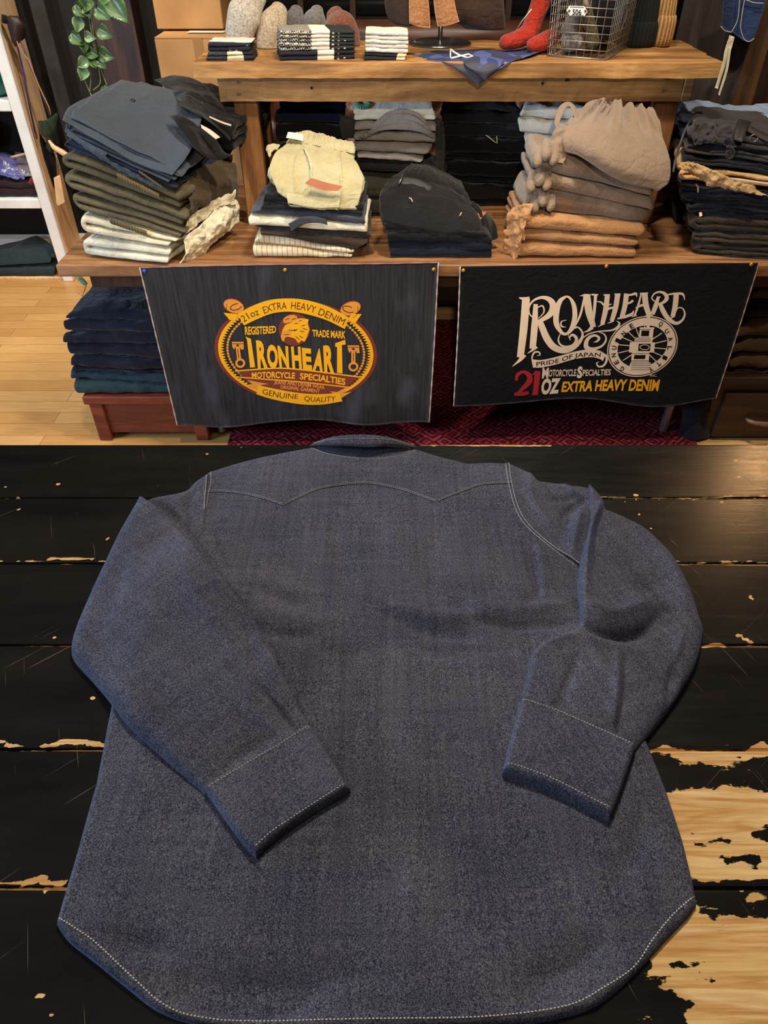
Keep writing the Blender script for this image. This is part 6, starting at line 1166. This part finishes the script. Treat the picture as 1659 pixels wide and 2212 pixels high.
for x in (-.72, 1.26):
    for y in (3.25, 3.7): MB().box(x, x+.06, y, y+.06, 0, .119, b=.004).build('foot', M_wdark, sf)
# window with dark frame behind the sofa
M_glass = plain('dark_window_glass', (22, 24, 24), .08, var=.3, sc=3)
w1 = MB().box(-.62, 1.30, 4.035, 4.049, 1.18, 2.4).build('window_1', M_glass); w1['kind'] = 'structure'
mb = MB()
for x in np.arange(-.64, 1.35, .24): mb.box(x, x+.03, 4.0, 4.034, 1.13, 2.45)
for z in (1.13, 1.42, 1.8, 2.42): mb.box(-.66, 1.36, 3.995, 4.034, z, z+.035)
mb.build('window_frame', M_wdark, w1)
mb = MB().box(-.70, 1.40, 3.86, 3.994, 1.09, 1.125, b=.004); mb.build('window_sill', wood('sill_wood', (70, 44, 26), (100, 66, 38), (120, 84, 54), 'X', .5), w1)
# cardboard boxes
t = Nt('cardboard'); v = t.co(); f = t.noise(v, 5, 3); t.col(t.ramp(f, (.3, lin((150, 108, 60))), (.7, lin((180, 134, 80))))); t.b.inputs['Roughness'].default_value = .85; M_card = t.m
M_tape = plain('brown_tape', (150, 110, 64), .35, var=.05)
def carton(label, x0, x1, y0, y1, z0, z1, flap=True):
    r = thing('cardboard_box', label, 'box', ((x0+x1)/2, (y0+y1)/2, z0), 'cardboard boxes behind the left end of the bench'); MB().box(x0, x1, y0, y1, z0, z1, b=.003).build('box', M_card, r)
    if flap:
        MB().hexa([(x0+.002, y0, z1+.001), (x1, y0, z1+.001), (x1, (y0+y1)/2-.003, z1+.002), (x0+.002, (y0+y1)/2-.003, z1+.002), (x0+.002, y0, z1+.005), (x1, y0, z1+.005), (x1, (y0+y1)/2-.003, z1+.008), (x0+.002, (y0+y1)/2-.003, z1+.006)]).build('flap', M_card, r)
        MB().hexa([(x0+.002, (y0+y1)/2+.003, z1+.001), (x1, (y0+y1)/2+.003, z1+.001), (x1, y1, z1+.002), (x0+.002, y1, z1+.002), (x0+.002, (y0+y1)/2+.003, z1+.006), (x1, (y0+y1)/2+.003, z1+.008), (x1, y1, z1+.005), (x0+.002, y1, z1+.005)]).build('flap', M_card, r)
        xm = x0+(x1-x0)*.52; MB().box(xm-.015, xm+.02, y0-.0015, y0-.0003, z1-.06, z1+.004, b=.0002).build('tape', M_tape, r)
    return r
tz = P(333, 84, 3.15)
b_ = carton('large cardboard box with a white label, lower of the two behind the bench', tz.x, -.55, 3.15, 3.62, .55, tz.z)
lp = U(447, 68, tz.z+.01); MB().box(lp.x-.07, lp.x+.07, lp.y-.03, lp.y+.02, tz.z+.0095, tz.z+.0105, b=.0002).build('shipping_label', plain('label_paper', (214, 204, 190), .6, var=.06), b_)
tz2 = P(333, 40, 3.30); carton('upper cardboard box resting on the labelled one', tz2.x+.005, -.62, 3.30, 3.66, tz.z+.0125, tz.z+.42)
pb = thing('side_table', 'low dark wooden stand carrying the two cardboard boxes', 'table', (-.9, 3.4, 0)); MB().box(tz.x-.03, -.53, 3.12, 3.68, .51, .548).build('top', M_wdark, pb)
for x in (tz.x-.02, -.59):
    for y in (3.14, 3.62): MB().box(x, x+.05, y, y+.05, 0, .509).build('leg', M_wdark, pb)
# trailing vine
M_leaf = plain('green_leaf', (74, 104, 58), .32, var=.35, sc=25); M_leafp = plain('pale_leaf', (120, 146, 104), .28, var=.3, sc=30); M_stem = plain('vine_stem', (128, 134, 78), .6)
vn_ = thing('trailing_vine', 'trailing green vine hanging against the dark wall above the left clothes stack', 'plant', tuple(P(200, 200, 3.3)))
VY = 3.3
for pts in ([(182, -60), (186, 0), (196, 60), (205, 110), (222, 160), (232, 188)], [(170, -60), (176, 20), (184, 80), (188, 120), (196, 160), (194, 200)], [(196, -60), (198, 20), (200, 60), (214, 150), (216, 180), (201, 195)], [(178, 150), (186, 180), (200, 212)]):
    MB().tube(cr(np.array([tuple(P(x, y, VY+.01*math.sin(y*.05))) for x, y in pts]), 24), .0022, 6).build('stem', M_stem, vn_, True)
def leaf(px, py, L, ang, m, tilt=.3):
    c_ = np.array(P(px, py, VY-.01)); a = math.radians(ang); d = np.array([math.cos(a), 0, math.sin(a)]); s = np.array([-d[2], 0, d[0]]); n_ = np.array([0, -1, 0.])
    nu, nw = 12, 7; G = np.zeros((nu, nw, 3))
    for i, u in enumerate(np.linspace(0, 1, nu)):
        wdt = L*.42*(math.sin(math.pi*min(1, u*1.02+.04)**.62))**.9+.0005
        for j, w in enumerate(np.linspace(-1, 1, nw)): G[i, j] = c_+d*L*u+s*wdt*w+n_*(.010*(1-abs(w))*-1+.02*math.sin(u*2.4)*tilt+.006*w*w)
    sheet('leaf', G, .0008, m, vn_, toward=(0, -1, .2))
for (x, y, L, a, k) in ((172, 38, .055, -115, 1), (160, 10, .06, -40, 0), (180, 5, .055, -70, 1), (205, 15, .07, -35, 0), (210, 62, .065, -25, 0), (152, 72, .06, -40, 0), (183, 76, .045, -15, 1), (182, 90, .04, -100, 0), (210, 5, .08, 60, 0), (188, 110, .05, -20, 0), (212, 112, .065, -20, 0), (188, 128, .05, -150, 1), (196, 126, .04, -60, 0), (184, 145, .055, -120, 1), (205, 120, .06, -50, 0), (236, -5, .10, -55, 0), (225, 185, .05, -70, 0), (190, -12, .07, -120, 0)): leaf(x, y, L, a, M_leafp if k else M_leaf)
lf2 = thing('fallen_vine_leaf', 'pale green vine leaf showing under the left corner of the display table', 'leaf', tuple(P(172, 604, 2.42)))
G = np.zeros((10, 6, 3))
for i, u in enumerate(np.linspace(0, 1, 10)):
    for j, w in enumerate(np.linspace(-1, 1, 6)): G[i, j] = np.array(P(166+24*u, 603+10*u, 2.42))+np.array([0, .004*w*w, .018*w*math.sin(math.pi*min(1, u+.08))])
sheet('blade', G, .001, M_leafp, lf2)
MB().tube([P(188, 612, 2.42), P(178, 640, 2.42), P(168, 632, 2.42)], .0015, 6).build('stalk', M_stem, lf2, True)
# ---- white painted shelf unit at the left
M_wpaint = plain('worn_white_paint', (240, 242, 240), .55, var=.10, sc=9); M_ply = wood('pale_pine_board', (236, 190, 136), (250, 208, 156), (255, 222, 178), 'Z', .55, .5)
RY0, RY1, RXR = 3.78, 4.03, -1.705
rk = thing('shelf_unit', 'white painted shelf unit with a pale pine side board at the left wall', 'shelf', (-2.2, 3.9, 0))
MB().box(RXR-.02, RXR, RY0+.025, RY1-.005, 0, 2.3, b=.003).build('side_board', M_ply, rk); MB().box(RXR-.055, RXR-.001, RY0, RY0+.024, 0, 2.3, b=.004).build('front_post', M_wpaint, rk)
MB().box(-2.75, -2.70, RY0, RY0+.024, 0, 2.3, b=.004).build('front_post', M_wpaint, rk); MB().box(-2.75, RXR-.022, RY1-.004, RY1+.002, 0, 2.3, b=.001).build('back_board', M_dark, rk)
zs = []
for px, py in ((100, 430), (10, 217)): zs.append(P(px, py, RY0+.01).z)
for z in zs: MB().box(-2.75, RXR-.022, RY0+.026, RY1-.006, z-.03, z, b=.003).build('shelf', M_wpaint, rk); MB().box(-2.69, RXR-.057, RY0, RY0+.025, z-.045, z+.001, b=.004).build('shelf_edge', M_wpaint, rk)
MB().box(-2.75, RXR-.022, RY0+.03, RY1-.006, .0, .012, b=.002).build('shelf', M_ply, rk); MB().box(-2.69, RXR-.022, RY1-.02, RY1-.008, .013, .15, b=.003).build('back_rail', M_wpaint, rk)
# bowl
bp = U(-22, 214, zs[1]); mb = MB(); V = []; F = []; ns = 40; pr = [(.0, .004), (.045, .002), (.075, .02), (.095, .08), (.102, .135), (.098, .135), (.09, .08), (.07, .025), (.0, .012)]
for r_, z in pr:
    for k in range(ns): a = 2*math.pi*k/ns; V.append((bp.x+(r_+.0003)*math.cos(a), 3.90+(r_+.0003)*math.sin(a), zs[1]+z))
for i in range(len(pr)-1):
    for k in range(ns): F.append((i*ns+k, i*ns+(k+1) % ns, (i+1)*ns+(k+1) % ns, (i+1)*ns+k))
tag(mb.add(V, F).build('teal_bowl', plain('teal_glaze', (34, 120, 110), .25, var=.06), None, True), 'glossy teal bowl on the upper shelf at the left edge', 'bowl')
def shelfquilt(name, label, cat, rows, mat, amp, fr, seed, th=.03, group=None): return tag(sheet(name, quilt(rows, 36, 44, amp, fr, seed), th, mat, None, toward=(0, -.6, 1)), label, cat, group)
M_pl = plain('blue_printed_plastic', (86, 88, 140), .25, var=.5, sc=9); M_clr = plain('grey_plastic_film', (120, 116, 124), .15, var=.4, sc=12)
shelfquilt('packed_garment', 'garment in blue and purple printed plastic wrap on the middle left shelf', 'packet', [[(-60, 372, 3.81), (-10, 374, 3.81), (30, 382, 3.81), (56, 384, 3.82)], [(-60, 345, 3.86), (-5, 340, 3.87), (30, 352, 3.87), (56, 360, 3.88)], [(-60, 330, 3.96), (0, 326, 3.96), (30, 330, 3.96), (48, 340, 3.96)]], M_pl, .008, 22, 3)
shelfquilt('packed_garment', 'garment in clear grey plastic film leaning at the right of the middle shelf', 'packet', [[(40, 372, 3.82), (55, 380, 3.82), (72, 378, 3.83)], [(36, 345, 3.88), (52, 348, 3.88), (66, 352, 3.89)], [(30, 326, 3.97), (45, 326, 3.97), (58, 330, 3.97)]], M_clr, .006, 24, 9, .012)
tag(MB().tube([P(24, 340, 3.84), P(56, 332, 3.84)], .006, 8).build('paper_roll', M_paper, None, True), 'short pale paper roll on top of the wrapped garments', 'roll')
fold('folded_garment', lvl((-60, 424, 3.81), (80, 424, 3.81), .16), lvl((-60, 388, 3.82), (72, 392, 3.82), .16), 4, cloth('dark_plum_cloth', (50, 30, 34), .3), 'dark plum folded garments under the wrapped ones on the middle shelf', 'clothing', None, amp=.008)
tag(MB().tube([P(66, 398, 3.83), P(74, 384, 3.84), P(72, 370, 3.86)], [.012, .016, .008], 12).build('red_cloth_bundle', C['tan'] if False else M_red, None, True), 'small red cloth bundle against the white post on the middle shelf', 'cloth')
tag(MB().tube([P(-40, 330, 3.95), P(-34, 260, 3.95)], .07, 20).build('white_canister', plain('matte_white', (190, 190, 186), .6), None, True), 'tall matte white canister at the left edge of the middle shelf', 'canister')
M_dg = cloth('dark_green_grey_cotton', (46, 60, 66), .2)
fold('folded_trousers', zfix(lvl((-70, 606, 3.82), (118, 603, 3.82), .15), .0135), lvl((-70, 578, 3.82), (120, 575, 3.82), .15), 2, M_dg, 'dark green-grey trousers lying lowest on the floor board of the white shelf unit', 'trousers', 'garments at the bottom of the shelf unit', amp=.006)
sh2 = shelfquilt('folded_trousers', 'dark green-grey trousers with a raised corner lying on the other pair, bottom shelf', 'trousers', [[(-70, 574, 3.815), (0, 572, 3.815), (50, 570, 3.815), (108, 566, 3.82)], [(-70, 555, 3.85), (0, 548, 3.85), (60, 540, 3.85), (114, 535, 3.86)], [(-70, 545, 3.90), (20, 535, 3.90), (64, 520, 3.92), (104, 522, 3.92)], [(-70, 540, 3.97), (40, 520, 3.97), (76, 508, 3.97), (92, 516, 3.97)]], M_dg, .004, 16, 5, .012, 'garments at the bottom of the shelf unit')
tag(MB().box(-1.99, -1.93, 3.93, 3.98, .0135, .05, b=.004).build('brown_block', M_crate, None), 'small red-brown block at the back of the bottom shelf, left edge', 'block')
# bags and cords hung on the pine side board
hk = P(30, 32, 3.90)
M_purp = plain('purple_cord', (76, 58, 110), .7)
bg = thing('sling_bag', 'dark green sling bag hanging beside the pine side board by purple cords', 'bag', tuple(P(100, 340, 3.9)))
sheet('green_pouch', quilt([[(78, 262, 3.86), (100, 256, 3.84), (125, 242, 3.86)], [(84, 288, 3.85), (104, 286, 3.82), (124, 275, 3.85)], [(94, 300, 3.85), (108, 305, 3.83), (118, 296, 3.85)], [(102, 328, 3.86), (110, 332, 3.84), (116, 318, 3.86)]], 20, 16, .002, 20), .03, cloth('dark_green_canvas', (38, 54, 36), .15), bg)
sheet('black_pouch', quilt([[(74, 285, 3.88), (90, 300, 3.86), (112, 320, 3.87)], [(84, 330, 3.87), (100, 340, 3.85), (122, 345, 3.87)], [(100, 380, 3.88), (112, 385, 3.86), (126, 380, 3.88)], [(110, 412, 3.89), (116, 416, 3.88), (124, 408, 3.89)]], 20, 16, .002, 20), .03, C['black'], bg)
for pts in ([(24, 48), (45, 130), (62, 220), (76, 288)], [(28, 60), (50, 150), (66, 240), (80, 300)], [(36, 66), (60, 130), (90, 200), (108, 250)]): MB().tube([P(x, y, 3.80) for x, y in pts], .004, 6).build('cord', M_purp, bg, True)
MB().tube([P(x, y, 3.79) for x, y in ((26, 50), (40, 100), (62, 130), (84, 185), (106, 232), (110, 248))], .0032, 6).build('tan_drawcord', M_cord if False else plain('tan_cord', (176, 132, 78), .7), bg, True)
tk = thing('leather_pouch', 'dark brown leather pouch hooked at the top of the pine side board', 'pouch', tuple(P(40, 60, 3.85)))
sheet('flap', quilt([[(8, 34, 3.80), (24, 32, 3.79), (38, 32, 3.80)], [(14, 62, 3.79), (34, 58, 3.78), (56, 56, 3.80)], [(24, 96, 3.80), (34, 104, 3.79), (58, 84, 3.82)]], 16, 14, .002, 16), .02, plain('dark_leather', (44, 26, 22), .5), tk)
MB().tube([P(9, 33, 3.80), P(10, 50, 3.79)], .012, 10).build('strap_end', C['black'], tk, True)
MB().tube([P(*q_) for q_ in ((106, 304, 3.8), (116, 318, 3.78), (136, 330, 3.78), (150, 338, 3.78))], [.006, .012, .014, .01], 8).build('wood_piece', M_ply, rk); MB().tube([P(122, 335, 3.78), P(124, 352, 3.78), P(132, 372, 3.78)], .002, 6).build('wire_hook', M_steel, rk, True)  # unidentified wooden piece and hook, only parented to the shelf unit
MB().hexa([tuple(P(x, y, 3.56)) for x, y in ((126, 445), (140, 436), (134, 436), (122, 440))]+[tuple(P(x, y, 3.54)) for x, y in ((118, 386), (130, 380), (128, 378), (116, 384))]).build('wood_piece', M_ply, rk)  # second unidentified wooden piece, standing clear of the shelf unit
# ---- right: dark rack with a hanging apron
M_grp = wood('grey_brown_panel', (56, 48, 44), (72, 62, 56), (86, 74, 68), 'Z', .6); M_brn = wood('mid_brown_frame', (66, 44, 24), (92, 62, 34), (112, 78, 46), 'Z', .5)
rc = thing('wardrobe', 'tall grey-brown panelled wardrobe behind the right end of the bench', 'wardrobe', (1.6, 3.2, 0))
pA = [P(1430, 215, 3.28), P(1570, 262, 3.02), P(1590, 262, 2.98)]
def vpanel(a, b, z0, z1, th): a = np.array(a[:2]); b = np.array(b[:2]); d = (b-a)/np.linalg.norm(b-a); n_ = np.array([-d[1], d[0]])*th; c_ = [(*a, z0), (*b, z0), (*(b+n_), z0), (*(a+n_), z0)]; return c_+[(x, y, z1) for x, y, _ in c_]
MB().hexa(vpanel(pA[0], pA[1], pA[1].z, 2.4, .02)).build('side_panel', M_grp, rc)
MB().hexa(vpanel(pA[1], (pA[1].x+.07, pA[1].y-.01), pA[1].z, 2.4, .03)).build('corner_post', M_brn, rc); MB().hexa(vpanel((pA[1].x+.071, pA[1].y-.01), (pA[1].x+.7, pA[1].y-.02), pA[1].z, 2.4, .03)).build('front_panel', M_wdark, rc)
MB().hexa(vpanel(pA[0], pA[1], pA[1].z-.05, pA[1].z-.001, .45)).build('bottom_board', M_grp, rc)
for x, y in ((pA[0].x, pA[0].y+.1), (pA[1].x, pA[1].y+.05), (pA[1].x+.5, 3.1)): MB().box(x, x+.05, y, y+.05, 0, pA[1].z-.051).build('leg', M_wdark, rc)
MB().hexa([tuple(P(x, y, yy_)) for x, y, yy_ in ((1487, 33, 3.35), (1556, 62, 3.16), (1560, 40, 3.40), (1490, 26, 3.6))]+[tuple(P(x, y, yy_)) for x, y, yy_ in ((1487, 13, 3.35), (1556, 40, 3.16), (1562, 22, 3.40), (1493, 8, 3.6))]).build('side_shelf', wood('side_shelf_wood', (86, 76, 62), (110, 98, 82), (130, 118, 100), 'X'), rc)
MB().hexa([tuple(P(x, y, yy_)) for x, y, yy_ in ((1470, 95, 3.40), (1480, 100, 3.38), (1486, 98, 3.45), (1476, 93, 3.47))]+[tuple(P(x, y, yy_)) for x, y, yy_ in ((1486, 34, 3.40), (1492, 36, 3.38), (1498, 34, 3.45), (1494, 32, 3.47))]).build('bracket', M_wdark, rc)
tag(sheet('red_folded_cloth', quilt([[(1516, -20, 3.30), (1520, 4, 3.27), (1545, 22, 3.22), (1560, 26, 3.18)], [(1530, -20, 3.36), (1535, -6, 3.34), (1548, 2, 3.3), (1565, 2, 3.26)]], 14, 24, .004, 20), .02, plain('red_cotton', (190, 30, 24), .8), None, toward=(0, -.6, 1)), 'bright red cloth lying on the small shelf beside the wardrobe', 'cloth')
ap = thing('denim_apron', 'blue denim apron with pale stitching hanging on the wardrobe side', 'apron', tuple(P(1590, 60, 3.0)))
ag = quilt([[(1572, -60, 2.98), (1562, 0, 2.99), (1557, 58, 3.0)], [(1600, -60, 2.96), (1590, 0, 2.96), (1580, 70, 2.97)], [(1630, -60, 2.95), (1622, 0, 2.95), (1612, 90, 2.95)], [(1668, -60, 2.95), (1650, 20, 2.95), (1628, 84, 2.95)]], 30, 30, .003, 14)
sheet('cloth', ag, .004, cloth('apron_denim', (54, 72, 112), .12, 600), ap)
for pts in ([(1598, -10), (1594, 40), (1580, 70)], [(1610, -10), (1603, 30), (1600, 60), (1607, 84), (1618, 90), (1629, 83)], [(1557, 57), (1566, 66), (1580, 70)], [(1612, 0), (1630, 6), (1650, 7)]): MB().tube(cr(np.array([tuple(P(x, y, 2.935)) for x, y in pts]), 16), .0013, 5).build('pale_stitching', M_thr, ap, True)
sheet('cotton_tie', quilt([[(1576, 76, 2.955), (1566, 108, 2.955), (1560, 140, 2.955), (1545, 190, 2.955)], [(1587, 80, 2.950), (1578, 112, 2.950), (1568, 140, 2.955), (1551, 192, 2.955)]], 8, 30, .001, 20), .004, M_cord, ap); sheet('cotton_tie', quilt([[(1575, 100, 2.945), (1567, 150, 2.945), (1552, 204, 2.945)], [(1580, 100, 2.942), (1572, 152, 2.942), (1555, 207, 2.945)]], 6, 20), .003, M_cord, ap)
